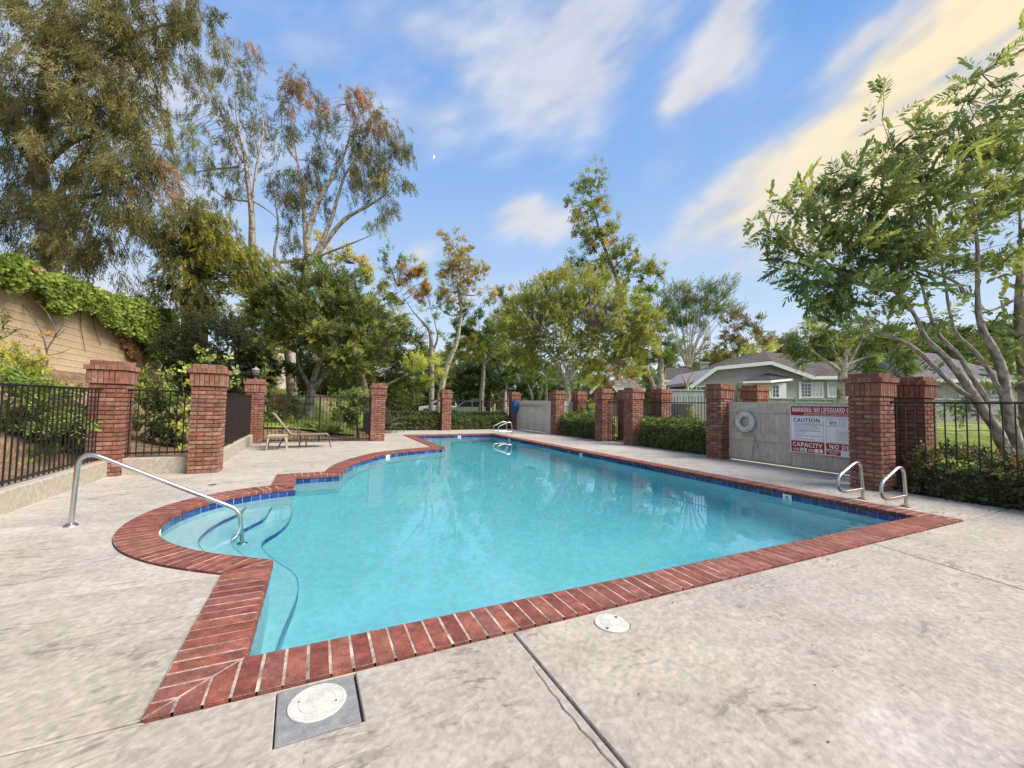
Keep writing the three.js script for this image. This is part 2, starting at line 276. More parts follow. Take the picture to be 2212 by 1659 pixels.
// outward offset of the closed pool line
function offsetLine(line, d) {
  const n = line.length, out = [];
  for (let i = 0; i < n; i++) {
    const a = line[(i + n - 1) % n], b = line[i], c = line[(i + 1) % n];
    const L1 = Math.hypot(b[0] - a[0], b[1] - a[1]), L2 = Math.hypot(c[0] - b[0], c[1] - b[1]), d1 = [(b[0] - a[0]) / L1, (b[1] - a[1]) / L1], d2 = [(c[0] - b[0]) / L2, (c[1] - b[1]) / L2];
    const n1 = [d1[1], -d1[0]], n2 = [d2[1], -d2[0]];
    const q = Math.abs(d1[0] * d2[1] - d1[1] * d2[0]) < 1e-4 ? [b[0] + n1[0] * d, b[1] + n1[1] * d] : meet([b[0] + n1[0] * d, b[1] + n1[1] * d], d1, [b[0] + n2[0] * d, b[1] + n2[1] * d], d2);
    out.push(q);
  }
  return out;
}
const sgn = area(poolLine) > 0 ? 1 : -1;      // outward side
const outerLine = offsetLine(poolLine, COPE * sgn);
{ let k = 0; for (const s of sections) { const n = s.line.length - 1; s.outer = []; for (let i = 0; i <= n; i++) s.outer.push(outerLine[(k + i) % outerLine.length]); k += n; } }

const pool = thing('swimming_pool', 'turquoise swimming pool with red brick coping and a rounded stair alcove', 'swimming pool', V(0, 0, 0));
const plasterTex = dataTex(1024, (u, v) => { const n = fbm(u * 9, v * 9, 9, 141, 5), f = fbm(u * 60, v * 60, 60, 151, 3), k = 0.92 + 0.05 * (n - 0.5) + 0.10 * (f - 0.5); return [k * 0.93, k, k * 1.0]; });
plasterTex.repeat.set(0.3, 0.3);
const plaster = mat(lin(0.72, 0.84, 0.86), 0.9, { map: plasterTex });
{
  const floorY = (x) => -1.25 - 0.35 * smooth(1, 6.5, x);
  const P = [], U = [], I = [], nx = 24, nz = 40;
  for (let j = 0; j <= nz; j++) for (let i = 0; i <= nx; i++) { const x = lerp(-2, 7.6, i / nx), z = lerp(-18.2, -2.6, j / nz); P.push(x, floorY(x), z); U.push(x, z); }
  for (let j = 0; j < nz; j++) for (let i = 0; i < nx; i++) { const a = j * (nx + 1) + i, b = a + nx + 1; I.push(a, b, a + 1, a + 1, b, b + 1); }
  const g = new THREE.BufferGeometry(); g.setAttribute('position', new THREE.Float32BufferAttribute(P, 3)); g.setAttribute('uv', new THREE.Float32BufferAttribute(U, 2)); g.setIndex(I); g.computeVertexNormals();
  part('basin_floor', g, plaster, pool);
  part('basin_wall', ribbon([...poolLine, poolLine[0]], -1.75, -0.03), plaster, pool);
}
// stairs in the alcove
const trimBlue = mat(lin(0.015, 0.05, 0.30), 0.2);
const nosings = [
  [-0.42, -0.70, [[-0.93, -8.1], [-0.95, -7.35], [-1.0, -7.05], [-1.12, -6.75], [-1.2, -6.4], [-1.22, -6.07], [-1.17, -5.82], [-1.07, -5.55], [-0.94, -5.2], [-0.84, -4.9], [-0.72, -4.3]]],
  [-0.70, -0.98, [[-0.58, -8.1], [-0.62, -7.5], [-0.65, -7.0], [-0.76, -6.73], [-0.87, -6.48], [-0.92, -6.18], [-0.82, -5.82], [-0.66, -5.46], [-0.54, -5.0], [-0.46, -4.2]]],
  [-0.98, -1.26, [[-0.32, -8.1], [-0.31, -7.48], [-0.345, -6.93], [-0.45, -6.55], [-0.56, -6.33], [-0.585, -6.12], [-0.51, -5.85], [-0.36, -5.5], [-0.2, -5.2], [-0.12, -4.9], [-0.13, -4.5], [-0.2, -4.05], [-0.3, -3.3], [-0.36, -2.9]]],
];
nosings.forEach(([y, y2, pts], k) => {
  const line = spline2(pts, 50), s = part('pool_step', merge([flat([...line, [-1.9, k === 2 ? -2.9 : -4.2], [-1.9, -8.1]], y), ribbon(line, y2, y)]), plaster, pool);
  part('step_trim', merge([ribbon(line.map(([x, z]) => [x + 0.006, z]), y - 0.16, y + 0.003), ribbon(line.map(([x, z]) => [x - 0.012, z]), y - 0.01, y + 0.003)]), trimBlue, s);
});
for (let k = 0; k < 3; k++) part('step_tread', mv(chamferBox(0.10, 0.035, 0.62, 0.008), 7.40, -0.36 - k * 0.32, -3.36), mat(lin(0.8, 0.85, 0.85), 0.6), pool);
const brickTexEarly = dataTex(256, (u, v) => { const k = 0.60 + 0.6 * (fbm(u * 9, v * 9, 9, 191, 4) - 0.3) + 0.3 * (fbm(u * 90, v * 90, 90, 193, 2) - 0.5); return [k, k * 0.98, k * 0.96]; });
// coping: mortar ring and single bricks
const mortarMat = mat(lin(0.72, 0.60, 0.52), 0.95, { map: brickTexEarly, bumpMap: grainBump, bumpScale: 0.004 });
{
  const rings = [[-0.016, -0.04], [-0.016, 0.004], [-0.008, 0.0125], [0.004, 0.0155], [COPE - 0.0008, 0.0155]].map(([d, y]) => [offsetLine(poolLine, d * sgn), y]);
  const P = [], U = [], n = poolLine.length; const put = (p, yy) => { P.push(p[0], yy, p[1]); U.push(p[0] + yy, p[1] + yy); };
  for (let k = 0; k < 4; k++) for (let i = 0; i < n; i++) { const j = (i + 1) % n, [A, ya] = rings[k], [B, yb] = rings[k + 1]; put(A[i], ya); put(B[i], yb); put(A[j], ya); put(A[j], ya); put(B[i], yb); put(B[j], yb); }
  const g = new THREE.BufferGeometry(); g.setAttribute('position', new THREE.Float32BufferAttribute(P, 3)); g.setAttribute('uv', new THREE.Float32BufferAttribute(U, 2)); g.computeVertexNormals(); part('coping_mortar', g, mortarMat, pool);
}
const clayTex = dataTex(512, (u, v) => { const n = fbm(u * 10, v * 10, 10, 161, 4), f = fbm(u * 120, v * 120, 120, 171, 2), s = smooth(0.70, 0.78, fbm(u * 60, v * 60, 60, 181, 3)); const st = smooth(0.60, 0.74, fbm(u * 7 + 2, v * 7, 7, 187, 5)), k = 0.77 + 0.42 * (n - 0.5) + 0.34 * (f - 0.5); return [k + 0.16 * s + 0.10 * st, k + 0.08 * s + 0.12 * st, k + 0.06 * s + 0.13 * st]; });
clayTex.repeat.set(2, 2);
const copeMats = [[0.36, 0.108, 0.074], [0.325, 0.092, 0.066], [0.40, 0.135, 0.094], [0.35, 0.125, 0.098], [0.29, 0.08, 0.058]].map((c) => mat(lin(...c), 0.8, { map: clayTex, bumpMap: grainBump, bumpScale: 0.002 }));
const copeBricks = [];
for (const s of sections) {
  const L = s.line, O = s.outer;
  if (s.straight) {
    const a = L[0], b = L[1], len = Math.hypot(b[0] - a[0], b[1] - a[1]), d = [(b[0] - a[0]) / len, (b[1] - a[1]) / len], n = [d[1] * sgn, -d[0] * sgn];
    const so = (p) => (p[0] - a[0]) * d[0] + (p[1] - a[1]) * d[1], s0 = Math.min(0, so(O[0])), s1 = Math.max(len, so(O[1])), off = 0.022;
    const quad = [[a[0], a[1]], [b[0], b[1]], O[1], O[0]], k = Math.max(1, Math.round(len / 0.1105)), w = len / k;
    // the quad, its pool side pushed out over the water
    const ia = meet([a[0] - n[0] * off, a[1] - n[1] * off], d, a, [O[0][0] - a[0], O[0][1] - a[1]]), ib = meet([b[0] - n[0] * off, b[1] - n[1] * off], d, b, [O[1][0] - b[0], O[1][1] - b[1]]);
    for (let i = Math.floor(s0 / w) - 1; i <= Math.ceil(s1 / w); i++) {
      let poly = [ia, ib, O[1], O[0]]; const g = 0.0055, t0 = i * w + g, t1 = (i + 1) * w - g;
      poly = clipPoly(poly, [a[0] + d[0] * t0, a[1] + d[1] * t0], d); if (poly.length < 3) continue;
      poly = clipPoly(poly, [a[0] + d[0] * t1, a[1] + d[1] * t1], [-d[0], -d[1]]); if (poly.length < 3) continue;
      for (const [q, o2] of [[a, O[0]], [b, O[1]]]) { const e = [o2[0] - q[0], o2[1] - q[1]], el = Math.hypot(...e), m = [-e[1] / el, e[0] / el], mid = [(a[0] + b[0]) / 2, (a[1] + b[1]) / 2], sg = (mid[0] - q[0]) * m[0] + (mid[1] - q[1]) * m[1] > 0 ? 1 : -1; poly = clipPoly(poly, [q[0] + m[0] * sg * 0.005, q[1] + m[1] * sg * 0.005], [m[0] * sg, m[1] * sg]); if (poly.length < 3) break; }
      poly = poly.filter((p, q) => { const r = poly[(q + 1) % poly.length]; return Math.hypot(p[0] - r[0], p[1] - r[1]) > 0.006; });
      if (poly.length < 3 || Math.abs(area(poly)) < 0.0012) continue;
      copeBricks.push({ poly, edge: (p, q) => Math.abs((p[0] - ia[0]) * n[0] + (p[1] - ia[1]) * n[1]) < 0.003 && Math.abs((q[0] - ia[0]) * n[0] + (q[1] - ia[1]) * n[1]) < 0.003 });
    }
  } else {
    let len = 0; const cum = [0]; for (let i = 0; i < L.length - 1; i++) { len += Math.hypot(L[i + 1][0] - L[i][0], L[i + 1][1] - L[i][1]); cum.push(len); }
    const pt = (arr, t) => { let i = 0; while (i < cum.length - 2 && cum[i + 1] < t) i++; const u = clamp((t - cum[i]) / (cum[i + 1] - cum[i])); return [lerp(arr[i][0], arr[i + 1][0], u), lerp(arr[i][1], arr[i + 1][1], u)]; };
    const k = Math.round(len / 0.105), w = len / k;
    for (let i = 0; i < k; i++) {
      const t0 = i * w, t1 = (i + 1) * w, g = 0.005, a = pt(L, t0 + g), b = pt(L, t1 - g), c = pt(O, t1 - g), e = pt(O, t0 + g);
      const pull = (p, q) => { const l = Math.hypot(q[0] - p[0], q[1] - p[1]); return [p[0] - (q[0] - p[0]) / l * 0.022, p[1] - (q[1] - p[1]) / l * 0.022]; };
      const A = pull(a, e), B = pull(b, c); copeBricks.push({ poly: [A, B, c, e], edge: (p, q) => (p === A && q === B) || (p === B && q === A) });
    }
  }
}
{
  const far = [], byDist = copeBricks.map((b) => { const c = b.poly.reduce((s, p) => [s[0] + p[0] / b.poly.length, s[1] + p[1] / b.poly.length], [0, 0]); return { ...b, d: Math.hypot(c[0], c[1]) }; }).sort((a, b) => a.d - b.d);
  seed(7);
  byDist.forEach((b, i) => {
    b.poly.forEach((p, q) => { if (!b.edge(p, b.poly[(q + 1) % b.poly.length]) && !b.edge(b.poly[(q + b.poly.length - 1) % b.poly.length], p)) { p[0] += rr(-0.002, 0.002); p[1] += rr(-0.002, 0.002); } }); const wear = rr(0.0015, 0.0045), n = b.poly.length, bev = b.poly.map((p, q) => b.edge(p, b.poly[(q + 1) % n]) ? 0.016 : wear), g = prism(b.poly, -0.042, 0.0172 + rr(-0.0007, 0.0012), bev);
    if (i < 298) part('coping_brick', g, copeMats[Math.floor(rnd() * 5)], pool); else far.push(g);
  });
  if (far.length) part('coping_brick_row', merge(far), copeMats[0], pool).userData.kind = 'stuff';
}
// waterline tiles
{
  seed(11);
  const tile = [0, 1, 2].map((k) => chamferBox(0.121, 0.121, 0.012, 0.004, k * 0.3)), tm = [[0.012, 0.035, 0.17], [0.018, 0.055, 0.24], [0.008, 0.022, 0.11], [0.05, 0.11, 0.32]].map((c) => mat(lin(...c), 0.12, { clearcoat: 0.5, clearcoatRoughness: 0.08 }));
  const grout = mat(lin(0.35, 0.45, 0.6), 0.9), hiddenTiles = [];
  const line = [...poolLine, poolLine[0]]; let carry = 0;
  for (let i = 0; i < line.length - 1; i++) {
    const a = line[i], b = line[i + 1], len = Math.hypot(b[0] - a[0], b[1] - a[1]), d = [(b[0] - a[0]) / len, (b[1] - a[1]) / len], n = [-d[1] * sgn, d[0] * sgn];
    let t = carry; for (; t < len; t += 0.128) {
      const p = [a[0] + d[0] * t + n[0] * 0.004, a[1] + d[1] * t + n[1] * 0.004], ry = Math.atan2(-d[1], d[0]);
      const hid = (a[1] === -2.74 && b[1] === -2.74) || (i === 0);
      const q = rnd(), m = tm[q < 0.45 ? 0 : q < 0.75 ? 1 : q < 0.92 ? 2 : 3];
      if (hid) hiddenTiles.push(mv(tile[0], p[0], -0.108, p[1], ry)); else { const o = part('waterline_tile', tile[Math.floor(rnd() * 3)], m, pool); o.position.set(p[0], -0.108, p[1]); o.rotation.y = ry; }
    }
    carry = t - len;
  }
  part('waterline_tile_row', merge(hiddenTiles), tm[0], pool).userData.kind = 'stuff';
  part('tile_grout', ribbon(offsetLine(poolLine, -0.0035 * sgn).concat([offsetLine(poolLine, -0.0035 * sgn)[0]]), -0.172, -0.04), grout, pool);
}
// depth numbers on white tiles
function marker(text, x, z, ry) {
  const t = canvasTex(128, 128, (c) => { c.fillStyle = '#e9ebe6'; c.fillRect(0, 0, 128, 128); c.fillStyle = '#1b1d22'; c.font = 'bold 104px sans-serif'; c.textAlign = 'center'; c.textBaseline = 'middle'; c.fillText(text, 64, 68); });
  const side = mat(lin(0.8, 0.8, 0.78), 0.3), g = new THREE.BoxGeometry(0.15, 0.125, 0.012), o = part('depth_marker', g, [side, side, side, side, mat(lin(1, 1, 1), 0.3, { map: t }), side], pool, 'white depth tile with the number ' + text);
  o.position.set(x, -0.106, z); o.rotation.y = ry;
}
marker('5', 7.43, -4.46, -Math.PI / 2); marker('5', 7.43, -10.64, -Math.PI / 2); marker('5', 7.43, -15.9, -Math.PI / 2); marker('5', 5.89, -17.99, 0);
marker('3', 1.83, -11.94, 0.72); marker('3', -1.575, -5.92, 1.5);

// the water
{
  const wl = offsetLine(poolLine, 0.006 * sgn);
  const rip = dataTex(512, (u, v) => { const k = 0.7 * fbm(u * 4, v * 4, 4, 201, 3) + 0.3 * fbm(u * 14, v * 14, 14, 211, 2); return [k, k, k]; }, false); rip.repeat.set(0.28, 0.28);
  const m = mat(lin(1, 1, 1), 0.0, { transmission: 1, thickness: 1.2, ior: 1.33, attenuationColor: lin(0.46, 0.90, 0.97), attenuationDistance: 2.3, bumpMap: rip, bumpScale: 0.0022 });
  const o = part('water', slab(wl, -0.125, 1.7, 0), m, scene); tag(o, 'clear turquoise pool water reflecting trees and sky', 'water', null, 'structure');
}

// ================= the deck =================
const deckTex = dataTex(2048, (u, v) => {
  const big = fbm(u * 5, v * 5, 5, 301, 4), mid = fbm(u * 18, v * 26, 26, 311, 5), f = fbm(u * 190, v * 190, 190, 321, 3);
  const turn = (fbm(u * 4, v * 4, 4, 331, 3) - 0.5) * 0.16, wx = u + turn * 0.9 + 0.012 * (mid - 0.5), wy = v + turn + 0.02 * (fbm(u * 12, v * 12, 12, 341, 3) - 0.5);
  const dash = fbm(wx * 46, wy * 170, 4096, 351, 4), patch = smooth(0.47, 0.66, fbm(u * 13, v * 16, 16, 361, 4)), dash2 = fbm(wx * 150 + 7, wy * 60, 4096, 366, 3);
  const scratch = (smooth(0.60, 0.72, dash) + 0.6 * smooth(0.66, 0.78, dash2)) * patch, blot = smooth(0.50, 0.70, fbm(u * 20 + 2, v * 27, 27, 371, 5)), warm = fbm(u * 6, v * 6, 6, 381, 4) - 0.5, pale = smooth(0.55, 0.75, fbm(u * 6 + 4, v * 7, 7, 386, 4));
  const k = 0.835 + 0.12 * (mid - 0.5) + 0.20 * (f - 0.5) + 0.07 * (big - 0.5) - 0.035 * blot * (0.4 + mid) - 0.13 * scratch + 0.025 * pale;
  return [k * (0.97 + 0.03 * warm), k * (0.955 + 0.01 * warm), k * (0.93 - 0.05 * warm + 0.015 * pale)];
});
deckTex.repeat.set(1 / 5.3, 1 / 5.3);
const deckBump = dataTex(1024, (u, v) => { const r = 1 - Math.abs(fbm(u * 26, v * 34, 34, 401, 4) - 0.5) * 2; const k = 0.6 * r * r + 0.4 * fbm(u * 90, v * 90, 90, 411, 3); return [k, k, k]; }, false);
deckBump.repeat.set(1 / 2.6, 1 / 2.6);
const deckMat = mat(lin(0.57, 0.535, 0.485), 0.82, { map: deckTex, bumpMap: deckBump, bumpScale: 0.006 });
const deckMat2 = mat(lin(0.65, 0.62, 0.57), 0.82, { map: deckTex, bumpMap: deckBump, bumpScale: 0.006 });
const deck = tag((() => { const g = new THREE.Group(); g.name = 'pool_deck'; scene.add(g); return g; })(), 'pale mottled concrete pool deck cut by straight control joints', 'deck', null, 'structure');
const gapO = offsetLine(poolLine, (COPE + 0.006) * sgn), iA = 1, iH = 1 + alcove.length - 1, iF = iH + 2 + bend.length - 1; // indices of the corners in the pool line
const ol = (i, j) => gapO.slice(i, j + 1);
const [Bo, Ao] = [gapO[0], gapO[iA]], Fo = gapO[iF], Eo = gapO[iF + 1], Do = gapO[iF + 2], Co = gapO[iF + 3];
const lid1 = [0.05, -2.24], lid2 = [1.825, -2.245];
const circ = ([x, z], r, n = 40) => Array.from({ length: n }, (_, i) => [x + r * Math.cos(i / n * 2 * Math.PI), z + r * Math.sin(i / n * 2 * Math.PI)]);
const g4 = 0.008;
seed(5);
const crackL = [], crackR = []; for (let i = 0; i <= 26; i++) { const t = i / 26, z = lerp(-2.06, -0.3, t), x = 1.13 - 0.012 * Math.sin(t * 9) + rr(-0.006, 0.006) - 0.012 * t, w = (0.0012 + 0.0028 * t) * (i === 0 ? 0.1 : 1); crackL.push([x - w, z]); crackR.push([x + w, z]); }
const slabs = [
  [[[-3.5, -2.425 - g4], [Bo[0], -2.425 - g4], [Ao[0], -4.145 + g4], [-3.5, -4.145 + g4]], deckMat],                                                   // beside the stair corner
  [[[-3.5, -4.145 - g4], ...ol(iA, iF + 1), [2.1, -18.33], [2.1, -15.95], [-2.02, -15.95], [-2.02, -10.12], [-3.5, -10.12]], deckMat2],
  [[[-3.5, 8], [1.165 - g4, 8], [1.175 - g4, Bo[1] + 0.0], [Bo[0], Bo[1]], [-0.64, -2.425 + g4], [-3.5, -2.425 + g4]], deckMat, [[[-0.135, -2.395], [0.235, -2.395], [0.245, -2.025], [-0.12, -2.02]], [...crackL, ...[...crackR].reverse()]]],
  [[[1.165 + g4, 8], [3.4 - g4, 8], [5.5 - g4, Bo[1]], [1.175 + g4, Bo[1]]], deckMat, [circ(lid2, 0.118)]],
  [[[3.4 + g4, 8], [14, 8], [14, -2.43 + g4], [Co[0], -2.43 + g4], [Co[0], Bo[1]], [5.5 + g4, Bo[1]]], deckMat],
  [[[Co[0], -2.43 - g4], [9.42, -2.43 - g4], [9.42, -4.35], [10.75, -4.35], [10.75, -11.0 + g4], [Co[0], -11.0 + g4]], deckMat2],
  [[[Co[0], -11.0 - g4], [10.75, -11.0 - g4], [10.75, -21.4], [2.1, -21.4], [2.1, -18.34], [Do[0], -18.34]], deckMat2],
];
for (const [poly, m, holes] of slabs) part('deck_slab', slab(poly, 0, 0.12, 0.005, holes), m, deck);
part('joint_filler', flat([[-14, 8], [14, 8], [14, -2.43], [Co[0] - 0.01, -2.43], [Co[0] - 0.01, Bo[1] - 0.02], [Bo[0] + 0.02, Bo[1] - 0.02], [Bo[0] - 0.01, -4.16], [-14, -4.16]], -0.022), grained(lin(0.11, 0.10, 0.09), 0.95), deck);
part('joint_filler', flat([[Co[0] - 0.01, -2.40], [10.75, -2.40], [10.75, -21.4], [Co[0] - 0.01, -21.4]], -0.022), grained(lin(0.11, 0.10, 0.09), 0.95), deck);
{ const line = ol(0, gapO.length - 1), inn = offsetLine(poolLine, (COPE - 0.004) * sgn), P = [], U = []; const n = line.length; for (let i = 0; i < n; i++) { const j = (i + 1) % n; for (const p of [inn[i], line[i], inn[j], inn[j], line[i], line[j]]) { P.push(p[0], -0.006, p[1]); U.push(p[0], p[1]); } } const g = new THREE.BufferGeometry(); g.setAttribute('position', new THREE.Float32BufferAttribute(P, 3)); g.setAttribute('uv', new THREE.Float32BufferAttribute(U, 2)); g.computeVertexNormals(); part('joint_sealant', g, grained(lin(0.34, 0.31, 0.27), 0.95), deck); }
part('mortar_patch', slab([[-0.129, -2.389], [0.222, -2.389], [0.231, -2.033], [-0.114, -2.028]], -0.002, 0.1, 0.004, [circ(lid1, 0.134)]), grained(lin(0.33, 0.34, 0.35), 0.95, 0.004), deck, 'grey mortar patch around the near round cover');
// round skimmer covers
function cover(label, [x, z], turn, square) {
  const t = thing('skimmer_cover', label, 'cover', V(x, 0, z), 'round white covers in the deck', turn), r = square ? 0.114 : 0.13, hr = 0.0105;
  const holes = [[-0.085, 0], [0.085, 0]].map(([a, b]) => square ? [[a - 0.013, b - 0.013], [a + 0.013, b - 0.013], [a + 0.013, b + 0.013], [a - 0.013, b + 0.013]] : circ([a, b], hr, 12));
  const wm = grained(lin(0.80, 0.78, 0.70), 0.55, 0.001);
  part('lid', slab(circ([0, 0], r, 48), 0.004, 0.02, 0.003, holes), wm, t);
  part('lid_ring', new THREE.TorusGeometry(r * 0.62, 0.0022, 6, 48).rotateX(Math.PI / 2).translate(0, 0.0035, 0), wm, t);
  for (const q of [0.9]) part('lid_ring', new THREE.TorusGeometry(r * q, 0.0016, 6, 48).rotateX(Math.PI / 2).translate(0, 0.0035, 0), wm, t);
  part('collar', slab(circ([0, 0], r + (square ? 0.0 : 0.0), 48), -0.012, 0.02, 0), mat(lin(0.03, 0.03, 0.03), 0.9), t);
}
cover('round white skimmer cover set in the grey mortar patch', lid1, -0.35, false);
cover('round white skimmer cover with square holes, flush in the concrete', lid2, 0.55, true);

// ================= brick pillars =================
const brickTex = dataTex(512, (u, v) => { const n = fbm(u * 8, v * 8, 8, 191, 4), f = fbm(u * 100, v * 100, 100, 193, 3), s = smooth(0.66, 0.76, fbm(u * 30, v * 30, 30, 197, 3)); const k = 0.74 + 0.35 * (n - 0.5) + 0.36 * (f - 0.5); return [k + 0.10 * s, k + 0.10 * s, k + 0.10 * s]; });
brickTex.repeat.set(2.2, 2.2);
const brickMats = [[0.50, 0.21, 0.145], [0.46, 0.18, 0.12], [0.54, 0.255, 0.185], [0.42, 0.15, 0.10], [0.51, 0.265, 0.205], [0.40, 0.215, 0.15], [0.57, 0.30, 0.22], [0.34, 0.16, 0.105]].map((c) => mat(lin(...c), 0.88, { map: brickTex, bumpMap: grainBump, bumpScale: 0.003 }));
seed(21);
const BG = { full: [0, 1, 2].map((k) => chamferBox(0.239, 0.063, 0.112, 0.004, k * 0.37, 0.0015)), mid: [0, 1].map((k) => chamferBox(0.242, 0.063, 0.112, 0.004, k * 0.3, 0.0015)), sold: [0, 1].map((k) => chamferBox(0.069, 0.246, 0.10, 0.004, k * 0.4, 0.0012)), row: [0, 1].map((k) => chamferBox(0.069, 0.084, 0.10, 0.004, k * 0.2, 0.0015)), top: [0, 1].map((k) => chamferBox(0.114, 0.084, 0.114, 0.005, k * 0.25, 0.003)) };
const pillarCore = grained(lin(0.22, 0.145, 0.11), 0.95, 0.003);
function makePillar(n) {
  seed(30 + n);
  const t = thing('brick_pillar', '', 'pillar', V(0, 0, 0), 'brick pillars of the pool enclosure');
  const pick = (a) => a[Math.floor(rnd() * a.length)], mm = () => brickMats[Math.floor(Math.pow(rnd(), 1.25) * 8)];
  const put = (geos, x, y, z, ry) => { const o = part('brick', pick(geos), mm(), t); o.position.set(x + rr(-0.0015, 0.0015), y, z + rr(-0.0015, 0.0015)); o.rotation.y = ry; };
  part('mortar_core', merge([mv(new THREE.BoxGeometry(0.462, 1.70, 0.462), 0, 0.85, 0), mv(new THREE.BoxGeometry(0.524, 0.24, 0.524), 0, 1.822, 0), mv(new THREE.BoxGeometry(0.582, 0.078, 0.582), 0, 1.993, 0), mv(new THREE.BoxGeometry(0.47, 0.07, 0.47), 0, 2.075, 0)]), pillarCore, t);
  for (let k = 0; k < 21; k++) {
    const y = 0.036 + k * 0.0805, odd = k % 2;
    for (const s of [-1, 1]) {
      if (odd) { put(BG.full, -0.125, y, s * 0.194, s > 0 ? 0 : Math.PI); put(BG.full, 0.125, y, s * 0.194, s > 0 ? 0 : Math.PI); put(BG.mid, s * 0.194, y, 0, Math.PI / 2); }
      else { put(BG.full, s * 0.194, y, -0.125, Math.PI / 2); put(BG.full, s * 0.194, y, 0.125, Math.PI / 2); put(BG.mid, 0, y, s * 0.194, 0); }
    }
  }
  const ringRow = (geos, half, y, step) => { // bricks on end all round, corners belong to the z faces
    const n = Math.round(2 * half / step), w = 2 * half / n;
    for (const s of [-1, 1]) { for (let i = 0; i < n; i++) put(geos, -half + w * (i + 0.5), y, s * (half - 0.05), 0); for (let i = 0; i < n; i++) { const z = -half + w * (i + 0.5); if (Math.abs(z) < half - 0.11) put(geos, s * (half - 0.05), y, z, Math.PI / 2); } }
  };
  ringRow(BG.sold, 0.278, 1.822, 0.0795); ringRow(BG.row, 0.309, 1.994, 0.0775);
  for (let i = 0; i < 4; i++) for (let j = 0; j < 4; j++) if (i === 0 || j === 0 || i === 3 || j === 3) put(BG.top, -0.187 + i * 0.1245, 2.08 + rr(-0.004, 0.004), -0.187 + j * 0.1245, 0);
  return t;
}
const pillarProtos = [makePillar(0), makePillar(1), makePillar(2)];
let pillarN = 0;
function pillar(x, z, label, y = 0, turn) {
  const k = pillarN++, src = pillarProtos[k % 3]; let o = src;
  if (k >= 3) { o = src.clone(); o.name = numbered('brick_pillar'); scene.add(o); o.userData = { ...src.userData }; }
  o.userData.label = label; o.position.set(x, y - 0.004, z); o.rotation.y = (turn ?? (k % 4) * Math.PI / 2); return o;
}
pillar(9.30, -4.05, 'large brick pillar nearest the right, hiding the end of the warning sign');
pillar(10.86, -4.02, 'brick pillar half hidden directly behind the nearest right pillar');
pillar(10.43, -8.12, 'brick pillar at the life ring end of the taupe board fence');
pillar(11.75, -7.95, 'brick pillar showing only its cap above the board fence beside the life ring');
pillar(10.60, -11.86, 'brick pillar on the right of the narrow iron gate');
pillar(12.05, -11.9, 'brick pillar behind the spiked railing, right of the gate pillar');
pillar(10.55, -13.55, 'brick pillar on the left of the narrow iron gate');
pillar(12.0, -13.9, 'brick pillar glimpsed through the gap above the iron gate');
pillar(10.55, -17.1, 'brick pillar between the long grey board panel and the low shrub');
pillar(11.75, -17.0, 'brick pillar behind the short cream panel and leafy shrub');
pillar(10.35, -21.55, 'far corner brick pillar with a lantern and hanging blue net');
pillar(6.12, -21.1, 'brick pillar between the two clipped far hedges before the white cars');
pillar(2.02, -15.95, 'brick pillar at the right end of the railing behind the tan lounger');
pillar(-1.88, -16.0, 'brick pillar topped by a lantern at the left end of the lounger railing');
pillar(-1.97, -10.05, 'brick pillar with pale vine tufts on its cap');
pillar(-3.50, -10.18, 'large brick pillar at the far left, crossed by iron railings');

// ================= curbs =================
{
  const cm = grained(lin(0.58, 0.53, 0.44), 0.9, 0.0015), t = thing('planter_curb', 'cream rendered curb wall below the left iron fences', 'curb', V(-3.4, 0, -9));
  const box = (x0, x1, z0, z1, h) => { const g = chamferBox(x1 - x0, h + 0.1, z1 - z0, 0.015); return mv(g, (x0 + x1) / 2 + 3.4, h / 2 - 0.05, (z0 + z1) / 2 + 9); };
  part('curb_wall', box(-3.66, -3.41, -9.93, 6, 0.29), cm, t); part('curb_wall', box(-3.25, -2.22, -10.2, -10.0, 0.31), cm, t); part('curb_wall', box(-2.06, -1.87, -15.74, -10.3, 0.31), cm, t);
}
// ================= iron fences =================
const iron = mat(lin(0.011, 0.011, 0.012), 0.42), ironDark = mat(lin(0.02, 0.012, 0.011), 0.5);
const picketG = {};
function ironFence(name, label, a, b, y0, y1, step, o = {}) { // a, b: (x, z) ends
  const len = Math.hypot(b[0] - a[0], b[1] - a[1]), t = thing(name, label, o.cat || 'fence', V(a[0], 0, a[1]), o.group === undefined ? null : o.group, Math.atan2(-(b[1] - a[1]), b[0] - a[0]));
  const m = o.m || iron, over = o.over ?? 0, w = o.w || 0.017;
  part('rail', mv(chamferBox(len + over * 2, 0.032, 0.032, 0.004), len / 2, y1 - 0.016, 0), m, t);
  part('rail', mv(chamferBox(len + over * 2, 0.032, 0.032, 0.004), len / 2, y0 + 0.016 + (o.low ?? 0.03), 0), m, t);
  const n = Math.round(len / step), key = [y0, y1, w, o.spike].join(); const top = o.spike ? y1 + 0.16 : y1 - 0.03;
  picketG[key] ??= o.spike ? merge([mv(chamferBox(w, top - y0, w, 0.002), 0, (top + y0) / 2, 0), mv(new THREE.SphereGeometry(0.017, 6, 5), 0, top + 0.005, 0), mv(new THREE.ConeGeometry(0.014, 0.05, 5), 0, top + 0.04, 0)]) : mv(chamferBox(w, top - y0, w, 0.002), 0, (top + y0) / 2, 0);
  for (let i = 0; i <= n; i++) { const p = part('picket', picketG[key], m, t); p.position.x = i * len / n; }
  for (const q of o.posts || []) part('post', mv(chamferBox(0.06, y1 + 0.03, 0.06, 0.005), q * len, (y1 + 0.03) / 2 - 0.02, 0), m, t);
  return t;
}
ironFence('iron_fence', 'black iron picket fence on the left curb in front of green shrubs', [-3.54, -9.78], [-3.54, -5.2], 0.31, 1.6, 0.125, { posts: [0.63], over: 0.12 });
